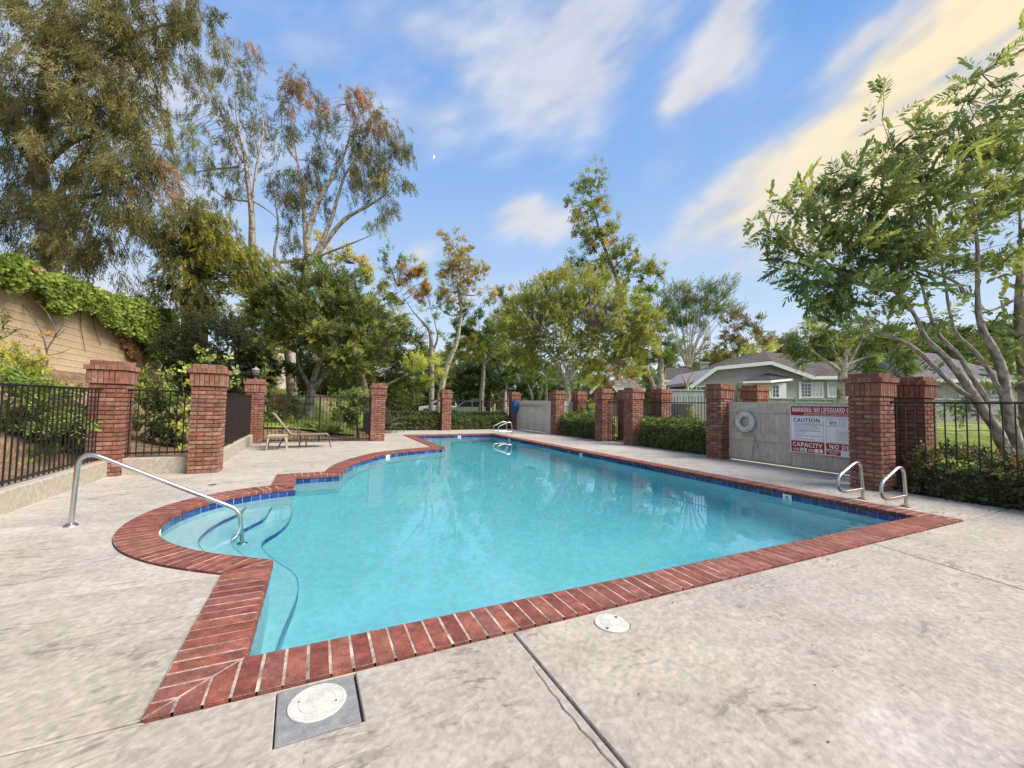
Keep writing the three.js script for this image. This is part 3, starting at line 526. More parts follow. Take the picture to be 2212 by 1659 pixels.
ironFence('iron_fence', 'short black railing above the curb between the two left pillars', [-3.2, -10.12], [-2.26, -10.12], 0.35, 1.6, 0.125, { over: 0.05 });
ironFence('iron_fence', 'dark dense railing seen edge on beside the vine-topped pillar', [-1.96, -10.34], [-1.96, -15.74], 0.33, 1.58, 0.115, { posts: [0.42], m: ironDark });
ironFence('iron_fence', 'black picket railing behind the tan lounger and side table', [-1.6, -15.98], [1.76, -15.98], 0.03, 1.6, 0.112, { posts: [0.5], over: 0.04 });
ironFence('iron_fence', 'black railing seen edge on behind the grey lounger', [2.04, -16.2], [2.04, -21.2], 0.02, 1.6, 0.13, { posts: [0.5] });
ironFence('iron_fence', 'black picket railing in front of the far left clipped hedge', [2.1, -21.3], [5.86, -21.2], 0.02, 1.6, 0.125, { posts: [0.31], over: 0.04 });
ironFence('iron_fence', 'black picket railing in front of the far right clipped hedge', [6.4, -21.2], [10.1, -21.5], 0.02, 1.6, 0.125, { posts: [0.5], over: 0.04 });
ironFence('iron_fence', 'black picket fence on the right in front of the red-tipped shrubs', [9.42, -3.86], [9.42, 0.6], 0.02, 1.6, 0.128, { over: 0.14, posts: [0.48] });
ironFence('iron_fence', 'spear-topped black railing behind the clipped hedge right of the gate', [11.62, -12.0], [11.62, -8.2], 0.02, 1.6, 0.125, { spike: true, over: 0.2 });
ironFence('iron_fence', 'spear-topped black railing seen over the leafy shrub left of the gate', [11.62, -16.75], [11.62, -14.15], 0.02, 1.6, 0.125, { spike: true, over: 0.2 });
{ const t = ironFence('iron_gate', 'narrow spear-topped iron gate between two brick pillars', [10.62, -13.28], [10.62, -12.13], 0.02, 1.6, 0.115, { spike: true, over: 0.1, cat: 'gate' }); part('lock_box', mv(chamferBox(0.09, 0.16, 0.05, 0.006), 1.08, 1.0, 0), iron, t); }

// ================= board fences =================
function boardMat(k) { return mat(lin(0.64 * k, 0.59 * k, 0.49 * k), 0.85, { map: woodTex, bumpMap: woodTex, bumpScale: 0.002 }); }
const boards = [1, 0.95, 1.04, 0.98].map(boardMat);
function boardFence(label, a, b, y1, widths, rails, mats2 = boards) {
  const len = Math.hypot(b[0] - a[0], b[1] - a[1]), t = thing('board_fence', label, 'fence', V(a[0], 0, a[1]), null, Math.atan2(-(b[1] - a[1]), b[0] - a[0]));
  let x = 0, k = 0; const y0 = 0.07;
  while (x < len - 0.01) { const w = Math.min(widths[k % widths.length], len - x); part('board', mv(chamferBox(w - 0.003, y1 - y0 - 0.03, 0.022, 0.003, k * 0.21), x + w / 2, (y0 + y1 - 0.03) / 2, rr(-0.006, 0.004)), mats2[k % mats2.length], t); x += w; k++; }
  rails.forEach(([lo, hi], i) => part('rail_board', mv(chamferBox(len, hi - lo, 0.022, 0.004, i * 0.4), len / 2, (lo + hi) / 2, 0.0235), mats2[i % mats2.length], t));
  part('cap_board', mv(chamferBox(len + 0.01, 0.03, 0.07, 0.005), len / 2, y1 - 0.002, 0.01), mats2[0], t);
  part('added_gap_board', mv(chamferBox(len, 0.06, 0.03, 0.004), len / 2, 0.05, -0.03), mats2[1], t);  // added board; hides sunlit soil where the gap should look dark
  return t;
}
seed(40);
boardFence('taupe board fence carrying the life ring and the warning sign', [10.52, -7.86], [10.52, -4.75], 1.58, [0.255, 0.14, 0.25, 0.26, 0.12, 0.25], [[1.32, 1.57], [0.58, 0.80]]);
const greys = [1.15, 1.1, 1.2].map((k) => mat(lin(0.64 * k, 0.61 * k, 0.53 * k), 0.85, { map: woodTex }));
boardFence('long pale grey board panel with pool poles hung on it', [10.42, -21.28], [10.5, -17.36], 1.62, [0.3, 0.28], [[1.31, 1.60], [0.40, 0.52]], greys);
boardFence('short cream board panel behind the leafy shrub', [10.8, -17.25], [11.5, -17.2], 1.6, [0.18], [[1.36, 1.58]], greys);
{ const t = thing('wood_post', 'dark narrow timber post between the two right brick pillars', 'post', V(9.98, 0, -4.22)); part('upright', mv(chamferBox(0.09, 1.7, 0.09, 0.006), 0, 0.85, 0), mat(lin(0.03, 0.025, 0.025), 0.85, { map: woodTex }), t); part('board', mv(chamferBox(0.75, 1.55, 0.03, 0.004), 0.42, 0.9, -0.06), mat(lin(0.035, 0.02, 0.02), 0.85, { map: woodTex }), t); }

// ================= pool fittings =================
const steel = mat(lin(0.60, 0.585, 0.55), 0.32, { metalness: 1 }), steelDull = mat(lin(0.42, 0.40, 0.37), 0.38, { metalness: 1 });
{
  const t = thing('pool_handrail', 'bent stainless steel handrail leading down into the stair alcove', 'handrail', V(-2.45, 0, -6.32));
  const P = (x, y, z) => V(x + 2.45, y, z + 6.32);
  part('rail_pipe', pipe([P(-2.45, 0.0, -6.32), P(-2.42, 0.855, -6.32), P(-0.845, 0.03, -6.28), P(-0.80, -0.98, -6.26)], 0.0245, [0.22, 0.13]), steel, t);
  part('flange', new THREE.LatheGeometry([[0.025, 0.03], [0.04, 0.028], [0.062, 0.01], [0.066, 0.0]].map((p) => new THREE.Vector2(...p)), 28), steelDull, t);
  part('flange', mv(new THREE.LatheGeometry([[0.025, 0.03], [0.04, 0.028], [0.058, 0.008], [0.062, 0.0]].map((p) => new THREE.Vector2(...p)), 28), 1.65, -0.98, 0.06), steelDull, t);
}
function grabRail(label, x, z) {
  const t = thing('grab_rail', label, 'grab rail', V(x, 0, z), 'looped steel grab rails');
  part('rail_pipe', pipe([V(0, 0.0, 0), V(0.0, 0.18, 0), V(-0.04, 0.57, 0), V(-0.20, 0.60, 0), V(-0.70, 0.40, 0), V(-0.70, 0.20, 0), V(-0.52, 0.155, 0), V(0, 0.165, 0)], 0.0235, [0.01, 0.09, 0.07, 0.10, 0.09, 0.08]), steel, t);
  part('base_plate', mv(chamferBox(0.11, 0.022, 0.11, 0.006), 0, 0.011, 0), steelDull, t);
  part('clamp', mv(new THREE.CylinderGeometry(0.03, 0.03, 0.06, 20), 0, 0.165, 0), steelDull, t);
  return t;
}
grabRail('near looped steel grab rail closest to the pool corner', 8.05, -3.10);
grabRail('second looped steel grab rail, in front of the nearest right pillar', 8.05, -3.64);
grabRail('near one of the two pale grab rails at the far pool corner', 8.15, -17.15);
grabRail('far one of the two pale grab rails at the far pool corner', 8.15, -17.72);
{ // deck drain and leaf litter
  const t = tag(part('deck_drain', slab(circ([0, 0], 0.06, 24), 0.006, 0.02, 0.002), mat(lin(0.06, 0.055, 0.05), 0.6), scene), 'small dark round drain in the deck beyond the handrail', 'drain'); t.position.set(-1.55, 0, -8.45); t.scale.z = 1;
  seed(61);
  const leaf = new THREE.BufferGeometry(); leaf.setAttribute('position', new THREE.Float32BufferAttribute([0, 0, 0, 0.012, 0.006, 0.016, 0, 0.002, 0.036, 0, 0, 0, 0, 0.002, 0.036, -0.012, 0.006, 0.016], 3)); leaf.computeVertexNormals();
  const spots = []; for (let i = 0; i < 330; i++) { const near = rnd() < 0.85, x = near ? 7.9 + Math.abs(gauss()) * 1.4 : rr(1.5, 9.2), z = near ? rr(-7.5, -1.2) : rr(-2.3, -0.9); if (x > 9.3) continue; if (x < 7.8 && z < -2.4) continue; spots.push([x, z]); }
  for (let i = 0; i < 26; i++) spots.push([rr(-1.2, 1.5), rr(-15.5, -13)]);
  for (let i = 0; i < 60; i++) spots.push([rr(7.9, 10.0), rr(-20, -8)]);
  const im = new THREE.InstancedMesh(leaf, mat(lin(0.05, 0.032, 0.02), 0.9), spots.length); im.name = 'fallen_leaves'; const m = new THREE.Matrix4(), q = new THREE.Quaternion();
  spots.forEach(([x, z], i) => { q.setFromEuler(new THREE.Euler(0, rr(0, 6.3), 0)); const s = (z > -2.4 ? rr(0.2, 0.5) : rr(0.3, 0.85)); m.compose(V(x, 0.003, z), q, V(s, s, s)); im.setMatrixAt(i, m); }); scene.add(im); tag(im, 'small dark fallen leaves scattered over the right side of the deck', 'leaves', null, 'stuff');
}
// ================= life ring, sign, pool poles =================
{
  const t = thing('life_ring', 'white life ring with rope hung on the taupe board fence', 'life ring', V(10.43, 1.065, -7.34)), white = grained(lin(0.95, 0.95, 0.94), 0.6, 0.002), rope = grained(lin(0.55, 0.50, 0.42), 0.9, 0.002);
  part('ring', new THREE.TorusGeometry(0.207, 0.075, 18, 48).rotateY(Math.PI / 2).scale(0.8, 1, 1), white, t);
  for (let k = 0; k < 4; k++) { const a = Math.PI / 4 + k * Math.PI / 2; part('band', mv(new THREE.TorusGeometry(0.078, 0.008, 6, 20), 0, 0, 0.0).rotateY(0).applyMatrix4(new THREE.Matrix4().makeTranslation(0, 0, 0.207)).applyMatrix4(new THREE.Matrix4().makeRotationX(-a)), grained(lin(0.70, 0.69, 0.66), 0.7), t); }
  const R = (y, z, x = -0.03) => V(x, y, z);
  part('grab_line', limb([R(0.16, -0.20), R(0.0, -0.33, 0), R(-0.17, -0.30, 0), R(-0.24, -0.12), R(-0.36, -0.02, 0.02), R(-0.37, 0.12, 0.02), R(-0.27, 0.24), R(-0.1, 0.28)], [0.009], 6, 6), rope, t);
  part('hanging_rope', merge([limb([R(-0.22, 0.24), R(-0.42, 0.26, 0.02), R(-0.55, 0.30, 0.03), R(-0.66, 0.34, 0.03)], [0.009], 6, 5), limb([R(-0.42, 0.255, 0.02), R(-0.62, 0.20, 0.04), R(-0.85, 0.17, 0.04), R(-1.02, 0.13, 0.03)], [0.008], 6, 5)]), rope, t);
}
{
  const W = 1.62, H = 1.13, tx = canvasTex(1620, 1130, (c) => {
    c.fillStyle = '#eef0f2'; c.fillRect(0, 0, 1620, 1130);
    const red = '#a01018', navy = '#10154a', T = (s, x, y, size, w, col, weight = 'bold', align = 'left') => { c.font = `${weight} ${size}px sans-serif`; c.fillStyle = col; c.textAlign = 'left'; const m = c.measureText(s).width; c.save(); c.translate(x, y); const k = w / m; if (align === 'fit') c.scale(k, 1); else if (align === 'c') c.translate(-m / 2, 0); c.fillText(s, 0, 0); c.restore(); };
    c.fillStyle = red; c.fillRect(18, 18, 1584, 232); c.fillRect(18, 850, 725, 262); c.fillRect(775, 850, 827, 135); c.fillRect(775, 1000, 285, 112);
    T('WARNING: NO LIFEGUARD ON DUTY', 50, 160, 148, 1520, '#f4f1f1', 'bold', 'fit');
    T('CHILDREN UNDER THE AGE OF 14 SHALL NOT USE POOL', 810, 200, 36, 0, '#f4e4e4', 'bold', 'c'); T('WITHOUT A PARENT OR ADULT GUARDIAN IN ATTENDANCE', 810, 240, 36, 0, '#f4e4e4', 'bold', 'c');
    c.strokeStyle = '#3d4a6a'; c.lineWidth = 5; c.strokeRect(30, 275, 700, 560); c.strokeRect(785, 275, 810, 560); c.beginPath(); c.moveTo(785, 470); c.lineTo(1595, 470); c.moveTo(1045, 275); c.lineTo(1045, 470); c.stroke();
    T('CAUTION', 75, 400, 128, 590, '#0d0f3c', 'bold', 'fit');
    const L = [['ELDERLY PERSONS, PREGNANT WOMEN, INFANTS AND', 440], ['THOSE WITH HEALTH CONDITIONS REQUIRING MEDICAL', 468], ['CARE SHOULD CONSULT A PHYSICIAN FIRST', 496], ['UNSUPERVISED USE BY CHILDREN IS PROHIBITED', 540], ['HOT WATER WHILE UNDER THE INFLUENCE OF', 584], ['ALCOHOL, NARCOTICS OR MEDICINES MAY LEAD TO', 612], ['SERIOUS CONSEQUENCES', 640], ['DO NOT USE ALONE', 684], ['LONG EXPOSURE MAY RESULT IN NAUSEA, DIZZINESS', 728], ['OR FAINTING', 756], ['NO GLASS CONTAINERS IN POOL AREA', 804]];
    for (const [s, y] of L) T(s, 95, y, 24, 0, navy);
    T('IN EMERGENCY CALL', 800, 322, 24, 0, navy); T('911', 850, 455, 140, 150, '#1c2740', 'bold', 'fit');
    T('FOR NON-EMERGENCY PHONE NUMBERS', 1070, 322, 26, 0, navy); for (let i = 0; i < 3; i++) { c.fillStyle = '#9fb2d2'; for (let k = 0; k < 4; k++) c.fillRect(1075 + i * 180, 350 + k * 28, 130 - (k * 37 + i * 23) % 60, 12); }
    c.fillStyle = '#dfe4e6'; c.fillRect(960, 540, 470, 270); for (let k = 0; k < 5; k++) { c.fillStyle = '#a9b2b8'; c.fillRect(1010 + (k % 2) * 30, 585 + k * 42, 330 - (k * 53) % 120, 9); }
    T('CAPACITY', 50, 985, 140, 650, '#f4efef', 'bold', 'fit'); T('POOL', 60, 1085, 84, 150, '#f4efef', 'bold', 'fit'); T('SPA', 395, 1085, 84, 130, '#f4efef', 'bold', 'fit');
    c.fillStyle = '#f4f4f2'; c.fillRect(225, 1012, 140, 82); c.fillRect(535, 1012, 170, 82); T('24', 245, 1082, 78, 90, '#15171c', 'bold', 'fit'); T('6', 610, 1082, 78, 46, '#15171c', 'bold', 'fit');
    T('NO DIVING', 830, 968, 128, 730, '#f4efef', 'bold', 'fit'); T('POOL/SPA', 800, 1052, 50, 235, '#f4efef', 'bold', 'fit'); T('HOURS', 838, 1102, 46, 150, '#f4efef', 'bold', 'fit');
  });
  const t = thing('warning_sign', 'red and white pool warning sign reading no lifeguard and no diving', 'sign', V(10.462, 0.40, -6.18), null, -Math.PI / 2);
  const white = mat(lin(0.8, 0.8, 0.8), 0.35); part('panel', new THREE.BoxGeometry(W, H, 0.008).translate(W / 2, H / 2, 0), [white, white, white, white, mat(lin(1, 1, 1), 0.38, { map: tx }), white], t);
  for (const [x, y] of [[0.03, 0.03], [0.03, H - 0.03], [W - 0.03, 0.03], [W - 0.03, H - 0.03], [W / 2, H - 0.02], [W / 2, 0.02]]) part('screw', mv(new THREE.CylinderGeometry(0.007, 0.007, 0.004, 10).rotateX(Math.PI / 2), x, y, 0.006), steelDull, t);
}
{ // net and poles on the far panel
  const pm = mat(lin(0.62, 0.64, 0.66), 0.35, { metalness: 0.8 });
  tag(part('pool_pole', new THREE.CylinderGeometry(0.016, 0.016, 3.1, 10).rotateX(Math.PI / 2), pm, scene), 'upper pale telescopic pole hung on the long grey board panel', 'pole', 'pool poles on the grey panel').position.set(10.36, 1.42, -19.3);
  tag(part('pool_pole', new THREE.CylinderGeometry(0.014, 0.014, 2.5, 10).rotateX(Math.PI / 2), pm, scene), 'lower shorter pole hung on the long grey board panel', 'pole', 'pool poles on the grey panel').position.set(10.36, 1.33, -19.6);
  const t = thing('pool_net', 'bright blue net bag hanging from the far corner pillar', 'net', V(10.22, 1.62, -21.2)), bm = grained(lin(0.02, 0.16, 0.48), 0.8);
  part('net_bag', merge([limb([V(0, 0, 0), V(-0.03, -0.25, 0.03), V(0.02, -0.55, -0.02), V(0, -0.95, 0.02)], [0.09, 0.17, 0.13, 0.03], 9, 5, 0.16), limb([V(0.02, -0.02, 0.1), V(0.02, -0.35, 0.16), V(0.0, -0.7, 0.1)], [0.05, 0.09, 0.02], 7, 4, 0.15)]), bm, t); part('hook', limb([V(0, 0.08, -0.06), V(0, 0.08, 0), V(0, 0, 0)], [0.008], 6, 3), iron, t);
}
// ================= lanterns =================
function lantern(label, x, y, z) {
  const t = thing('pillar_lantern', label, 'lantern', V(x, y, z), 'lanterns on pillars'), dm = mat(lin(0.06, 0.065, 0.06), 0.5);
  part('base', new THREE.LatheGeometry([[0, 0], [0.075, 0], [0.07, 0.02], [0.03, 0.04], [0.025, 0.11], [0.06, 0.13], [0.085, 0.145], [0.085, 0.16], [0, 0.16]].map((p) => new THREE.Vector2(...p)), 16), dm, t);
  part('glass', new THREE.LatheGeometry([[0.07, 0.16], [0.105, 0.21], [0.11, 0.27], [0.10, 0.315]].map((p) => new THREE.Vector2(...p)), 20), mat(lin(0.55, 0.58, 0.56), 0.3, { transmission: 0.75, thickness: 0 }), t);
  part('cap', new THREE.LatheGeometry([[0.125, 0.31], [0.12, 0.325], [0.085, 0.36], [0.03, 0.385], [0.02, 0.40], [0.022, 0.415], [0, 0.425]].map((p) => new THREE.Vector2(...p)), 20), mat(lin(0.26, 0.27, 0.25), 0.5), t);
  part('cage', merge([0, 1, 2, 3, 4, 5].map((k) => limb([V(0.074, 0.16, 0), V(0.110, 0.21, 0), V(0.115, 0.27, 0), V(0.104, 0.316, 0)].map((p) => p.applyAxisAngle(V(0, 1, 0), k * Math.PI / 3)), [0.005], 4, 2))), dm, t);
}
lantern('dark lantern with pale cap on the pillar left of the tan lounger', -1.9, 2.118, -15.98);
lantern('dark lantern on the far corner pillar above the blue net', 10.35, 2.118, -21.55);
// ================= loungers and side table =================
{
  const frameM = mat(lin(0.10, 0.085, 0.065), 0.45, { metalness: 0.3 }), sling = grained(lin(0.42, 0.35, 0.25), 0.85, 0.002), plastic = grained(lin(0.58, 0.50, 0.38), 0.6, 0.001);
  const t0 = thing('sun_lounger', 'tan sling sun lounger with raised back beside the side table', 'lounger', V(-1.2, 0, -14.25));
  const L = (x, y, z) => V(x + 1.2, y, z), w = 0.31;
  const sheetOf = (pts, half, th = 0.012) => { const P = [], U = [], top = pts.map(([x, y]) => [x + 1.2, y]); const g = new THREE.BufferGeometry(); for (let i = 0; i < top.length - 1; i++) { const [a, b] = [top[i], top[i + 1]]; for (const [dy, f] of [[0, 1], [-th, -1]]) { const q = [[a, -half], [b, -half], [b, half], [a, half]]; for (const k of f > 0 ? [0, 2, 1, 0, 3, 2] : [0, 1, 2, 0, 2, 3]) { P.push(q[k][0][0], q[k][0][1] + dy, q[k][1]); U.push(q[k][0][0], q[k][1]); } } } g.setAttribute('position', new THREE.Float32BufferAttribute(P, 3)); g.setAttribute('uv', new THREE.Float32BufferAttribute(U, 2)); g.computeVertexNormals(); return g; };
  const backPts = [[-1.28, 1.035], [-1.22, 1.05], [-1.15, 1.01], [-1.07, 0.90], [-0.9, 0.67], [-0.72, 0.44]], seatPts = [[-0.72, 0.43], [-0.6, 0.405], [-0.2, 0.40], [0.2, 0.405], [0.30, 0.40], [0.36, 0.345]];
  part('backrest', sheetOf(backPts, w), sling, t0); part('seat', sheetOf(seatPts, w), sling, t0);
  for (const s of [-1, 1]) {
    part('frame_rail', merge([limb(backPts.map(([x, y]) => L(x, y, s * w)), [0.014], 7, 3), limb([...seatPts].map(([x, y]) => L(x, y, s * w)), [0.014], 7, 3)]), frameM, t0);
    part('leg', limb([L(0.33, 0.37, s * w), L(0.37, 0.2, s * w * 1.03), L(0.42, 0, s * w * 1.05)], [0.013], 7, 3), frameM, t0);
    part('leg', limb([L(-0.78, 0.42, s * w), L(-0.95, 0.18, s * w), L(-1.03, 0, s * w * 1.02)], [0.013], 7, 3), frameM, t0);
    part('leg', limb([L(-0.28, 0.4, s * w), L(-0.28, 0.2, s * w), L(-0.27, 0, s * w)], [0.012], 7, 3), frameM, t0);
    part('armrest', limb([L(-1.0, 0.50, s * (w + 0.03)), L(-0.85, 0.585, s * (w + 0.04)), L(-0.62, 0.61, s * (w + 0.04)), L(-0.50, 0.54, s * (w + 0.03)), L(-0.46, 0.36, s * (w + 0.02)), L(-0.46, 0, s * (w + 0.02))], [0.013], 7, 4), frameM, t0);
    part('back_prop', limb([L(-1.05, 0.52, s * 0.2), L(-0.9, 0.42, s * 0.2)], [0.012], 6, 2), frameM, t0);
  }
  part('cross_bar', merge([limb([L(0.2, 0.385, -w), L(0.2, 0.385, w)], [0.011], 6, 1), limb([L(-0.72, 0.42, -w), L(-0.72, 0.42, w)], [0.011], 6, 1), limb([L(-1.25, 1.03, -w), L(-1.25, 1.03, w)], [0.011], 6, 1)]), frameM, t0);
  const t1 = t0.clone(); t1.name = numbered('sun_lounger'); scene.add(t1); t1.userData = { label: 'grey lounger mostly hidden behind the pillar right of the tan one', category: 'lounger' }; t1.position.set(2.62, 0, -19.2); t1.rotation.y = 0.95;
  const sl = grained(lin(0.22, 0.21, 0.20), 0.85, 0.002); t1.children.forEach((c) => { if (/seat|backrest/.test(c.name)) c.material = sl; });
  const tb = thing('side_table', 'small beige plastic side table in front of the tan lounger', 'side table', V(-1.02, 0, -13.72));
  part('tabletop', slab([[-0.25, -0.22], [0.25, -0.22], [0.25, 0.22], [-0.25, 0.22]], 0.44, 0.035, 0.012), plastic, tb);
  for (const [a, b] of [[-1, -1], [1, -1], [1, 1], [-1, 1]]) part('leg', limb([V(a * 0.2, 0.42, b * 0.17), V(a * 0.225, 0.3, b * 0.19), V(a * 0.25, 0, b * 0.215)], [0.03, 0.024, 0.018], 8, 3), plastic, tb);
  part('apron', merge([mv(chamferBox(0.44, 0.05, 0.02, 0.004), 0, 0.385, 0.19), mv(chamferBox(0.44, 0.05, 0.02, 0.004), 0, 0.385, -0.19), mv(chamferBox(0.02, 0.05, 0.38, 0.004), 0.22, 0.385, 0), mv(chamferBox(0.02, 0.05, 0.38, 0.004), -0.22, 0.385, 0)]), plastic, tb);
}
// ================= block retaining wall =================
{
  const t = thing('retaining_wall', 'tall sandy concrete block retaining wall half covered in ivy', 'wall', V(-7, 0, -16)); seed(70);
  const bms = [[0.82, 0.65, 0.43], [0.78, 0.61, 0.395], [0.85, 0.68, 0.455], [0.80, 0.635, 0.425]].map((c) => grained(lin(...c), 0.93, 0.004)), geos = [0, 1].map((k) => chamferBox(0.05, 0.193, 0.393, 0.008, k * 0.4, 0.0015)), far = [];
  part('wall_core', mv(new THREE.BoxGeometry(0.2, 4.5, 32), -0.128, 2.25, -4), grained(lin(0.24, 0.18, 0.11), 0.95), t);
  const list = []; for (let r = 0; r < 14; r++) for (let c = -24; c < 26; c++) { const z = -c * 0.4 - (r % 2) * 0.2 + 0.2, y = 1.66 + r * 0.2; list.push([z, y, Math.hypot(z + 1.4, (y - 3.0) * 1.2)]); }
  list.sort((a, b) => a[2] - b[2]).forEach(([z, y], i) => { if (i < 295) { const o = part('block', geos[i % 2], bms[Math.floor(rnd() * 4)], t); o.position.set(rr(-0.002, 0.002), y, z); } else far.push(mv(geos[0], 0, y, z)); });
  part('block_courses', merge(far), bms[0], t).userData.kind = 'stuff';
  part('wall_cap', mv(chamferBox(0.3, 0.1, 32, 0.01), -0.11, 4.52, -4), bms[1], t);
}
// ================= cars =================
function makeCar(label) {
  const t = thing('parked_car', label, 'car', V(0, 0, 0), 'white cars parked along the lane');
  const paint = mat(lin(0.84, 0.84, 0.84), 0.3, { clearcoat: 1, clearcoatRoughness: 0.05 }), glass = mat(lin(0.03, 0.045, 0.07), 0.06), black = mat(lin(0.02, 0.02, 0.02), 0.7);
  const S = (pts) => { const s = new THREE.Shape(); pts.forEach(([x, y], i) => (i ? s.lineTo(x, y) : s.moveTo(x, y))); return s; };
  const ext = (pts, d, b) => new THREE.ExtrudeGeometry(S(pts), { depth: d - 2 * b, bevelEnabled: true, bevelThickness: b, bevelSize: b, bevelOffset: -b, bevelSegments: 3 }).translate(0, 0, -d / 2 + b);
  part('body', ext([[-2.3, 0.32], [2.32, 0.32], [2.36, 0.62], [2.3, 0.98], [-1.15, 1.0], [-2.1, 0.88], [-2.36, 0.66]], 1.86, 0.09), paint, t);
  part('roof', ext([[-1.25, 0.96], [2.28, 0.96], [2.0, 1.5], [1.7, 1.66], [0.2, 1.7], [-0.35, 1.62]], 1.62, 0.12), paint, t);
  for (const s of [-1, 1]) { const win = (p) => mv(new THREE.ExtrudeGeometry(S(p), { depth: 0.02, bevelEnabled: false }), 0, 0, s * 0.812 - 0.01); part('side_window', win([[-0.95, 1.02], [0.35, 1.02], [0.35, 1.54], [-0.25, 1.52]]), glass, t); part('side_window', win([[0.43, 1.02], [1.3, 1.02], [1.3, 1.54], [0.43, 1.55]]), glass, t); part('side_window', win([[1.38, 1.02], [2.05, 1.02], [1.86, 1.48], [1.38, 1.53]]), glass, t); part('door_mirror', mv(chamferBox(0.12, 0.12, 0.2, 0.03), -0.95, 1.08, s * 1.0), paint, t); part('roof_rail', mv(chamferBox(1.9, 0.03, 0.03, 0.01), 0.75, 1.73, s * 0.6), black, t); part('taillight', mv(chamferBox(0.12, 0.3, 0.3, 0.03), 2.28, 0.9, s * 0.74), mat(lin(0.45, 0.02, 0.02), 0.2), t); part('headlight', mv(chamferBox(0.2, 0.14, 0.36, 0.03), -2.2, 0.78, s * 0.68), mat(lin(0.6, 0.62, 0.65), 0.1), t); }
  part('windscreen', mv(new THREE.BoxGeometry(0.9, 0.02, 1.3), -0.86, 1.31, 0, 0, 0, 0.66), glass, t); part('rear_window', mv(new THREE.BoxGeometry(0.56, 0.02, 1.3), 2.16, 1.27, 0, 0, 0, -1.08), glass, t);
  for (const [x, s] of [[-1.45, 1], [-1.45, -1], [1.42, 1], [1.42, -1]]) { const w = part('wheel', mv(new THREE.CylinderGeometry(0.34, 0.34, 0.22, 24).rotateX(Math.PI / 2), x, 0.34, s * 0.84), black, t); part('rim', mv(new THREE.CylinderGeometry(0.2, 0.2, 0.23, 16).rotateX(Math.PI / 2), x, 0.34, s * 0.845), mat(lin(0.5, 0.5, 0.5), 0.3, { metalness: 1 }), w); }
  return t;
}
{ const c = makeCar('long white estate car with roof rails, right of the far pillar'), p = at(1013, 885, 41.5); c.position.set(p.x, 0.06, p.z); c.rotation.y = -0.44132; part('roof_box', mv(chamferBox(0.5, 0.1, 0.3, 0.04), 0.6, 1.8, 0), mat(lin(0.6, 0.6, 0.6), 0.4), c);
  const c2 = c.clone(); c2.name = numbered('parked_car'); scene.add(c2); c2.userData = { ...c.userData, label: 'white car partly hidden behind the left side of the far pillar' }; const p2 = at(947, 882, 49.5); c2.position.set(p2.x, 0.06, p2.z); c2.rotation.y = -0.25; c2.remove(c2.children[c2.children.length - 1]); }
for (const [x, y, h, l] of [[1068, 892, 1.3, 'taller cream bollard near the tail of the white estate car'], [1097, 892, 1.0, 'shorter cream bollard beside the far corner pillar']]) { const p = at(x, y, 42), t = thing('bollard', l, 'bollard', V(p.x, 0, p.z), 'cream bollards by the lane'); part('shaft', mv(new THREE.CylinderGeometry(0.09, 0.1, h, 12), 0, h / 2, 0), grained(lin(0.62, 0.58, 0.40), 0.8), t); part('cap', mv(new THREE.SphereGeometry(0.1, 12, 6), 0, h, 0), grained(lin(0.62, 0.58, 0.40), 0.8), t); }

// ================= houses =================
const facing = (d) => ({ d, pos: fwd.clone().multiplyScalar(d), loc: (x, y, zo = 0) => { const r = ray(x, y), k = (d - zo) / r.dot(fwd), p = r.multiplyScalar(k).add(camera.position); return V(p.dot(rgt), p.y, zo); } });
const house = (name, label, d) => thing(name, label, 'house', fwd.clone().multiplyScalar(d), null, -0.44132);
function poly3(pts, thick = 0.12) { // a flat roof plane with thickness
  const P = [], up = V(0, -thick, 0), tri = (a, b, c) => P.push(a.x, a.y, a.z, b.x, b.y, b.z, c.x, c.y, c.z), lo = pts.map((p) => p.clone().add(up)), n = pts.length;
  for (let i = 1; i < n - 1; i++) { tri(pts[0], pts[i], pts[i + 1]); tri(lo[0], lo[i + 1], lo[i]); }
  for (let i = 0; i < n; i++) { const j = (i + 1) % n; tri(pts[i], lo[i], pts[j]); tri(pts[j], lo[i], lo[j]); }
  const U = []; for (let i = 0; i < P.length; i += 3) U.push(P[i] * 0.5, (P[i + 1] * 1.4 + P[i + 2] * 0.4));
  const g = new THREE.BufferGeometry(); g.setAttribute('position', new THREE.Float32BufferAttribute(P, 3)); g.setAttribute('uv', new THREE.Float32BufferAttribute(U, 2)); g.computeVertexNormals(); return g;
}
function beam(a, b, h, t, lift = 0) { const L = a.distanceTo(b), d = b.clone().sub(a).normalize(), g = new THREE.BoxGeometry(L, h, t), m = new THREE.Matrix4().makeBasis(d, V(0, 0, 1).cross(d).normalize(), V(0, 0, 1).clone().addScaledVector(d, -d.z).normalize()); g.applyMatrix4(m); const c = a.clone().lerp(b, 0.5); return g.translate(c.x, c.y + lift, c.z); }
const shingleTex = dataTex(512, (u, v) => { const row = Math.floor(v * 16), col = Math.floor(u * 20 + (row % 2) * 0.5), e = (v * 16) % 1, k = 0.68 + 0.3 * hash(col, row, 5) + 0.25 * (fbm(u * 80, v * 80, 80, 221, 2) - 0.5) - (e < 0.12 ? 0.2 : 0); return [k, k, k]; });
const roofDark = mat(lin(0.095, 0.078, 0.072), 0.9, { map: shingleTex, bumpMap: shingleTex, bumpScale: 0.02 }), roofBrown = roofDark;
const stucco = grained(lin(0.62, 0.59, 0.595), 0.95, 0.01), trimWhite = mat(lin(0.66, 0.68, 0.68), 0.6), paneDark = mat(lin(0.03, 0.035, 0.04), 0.05, { clearcoat: 1 }), paneCurtain = mat(lin(0.36, 0.38, 0.36), 0.3, { clearcoat: 1 });
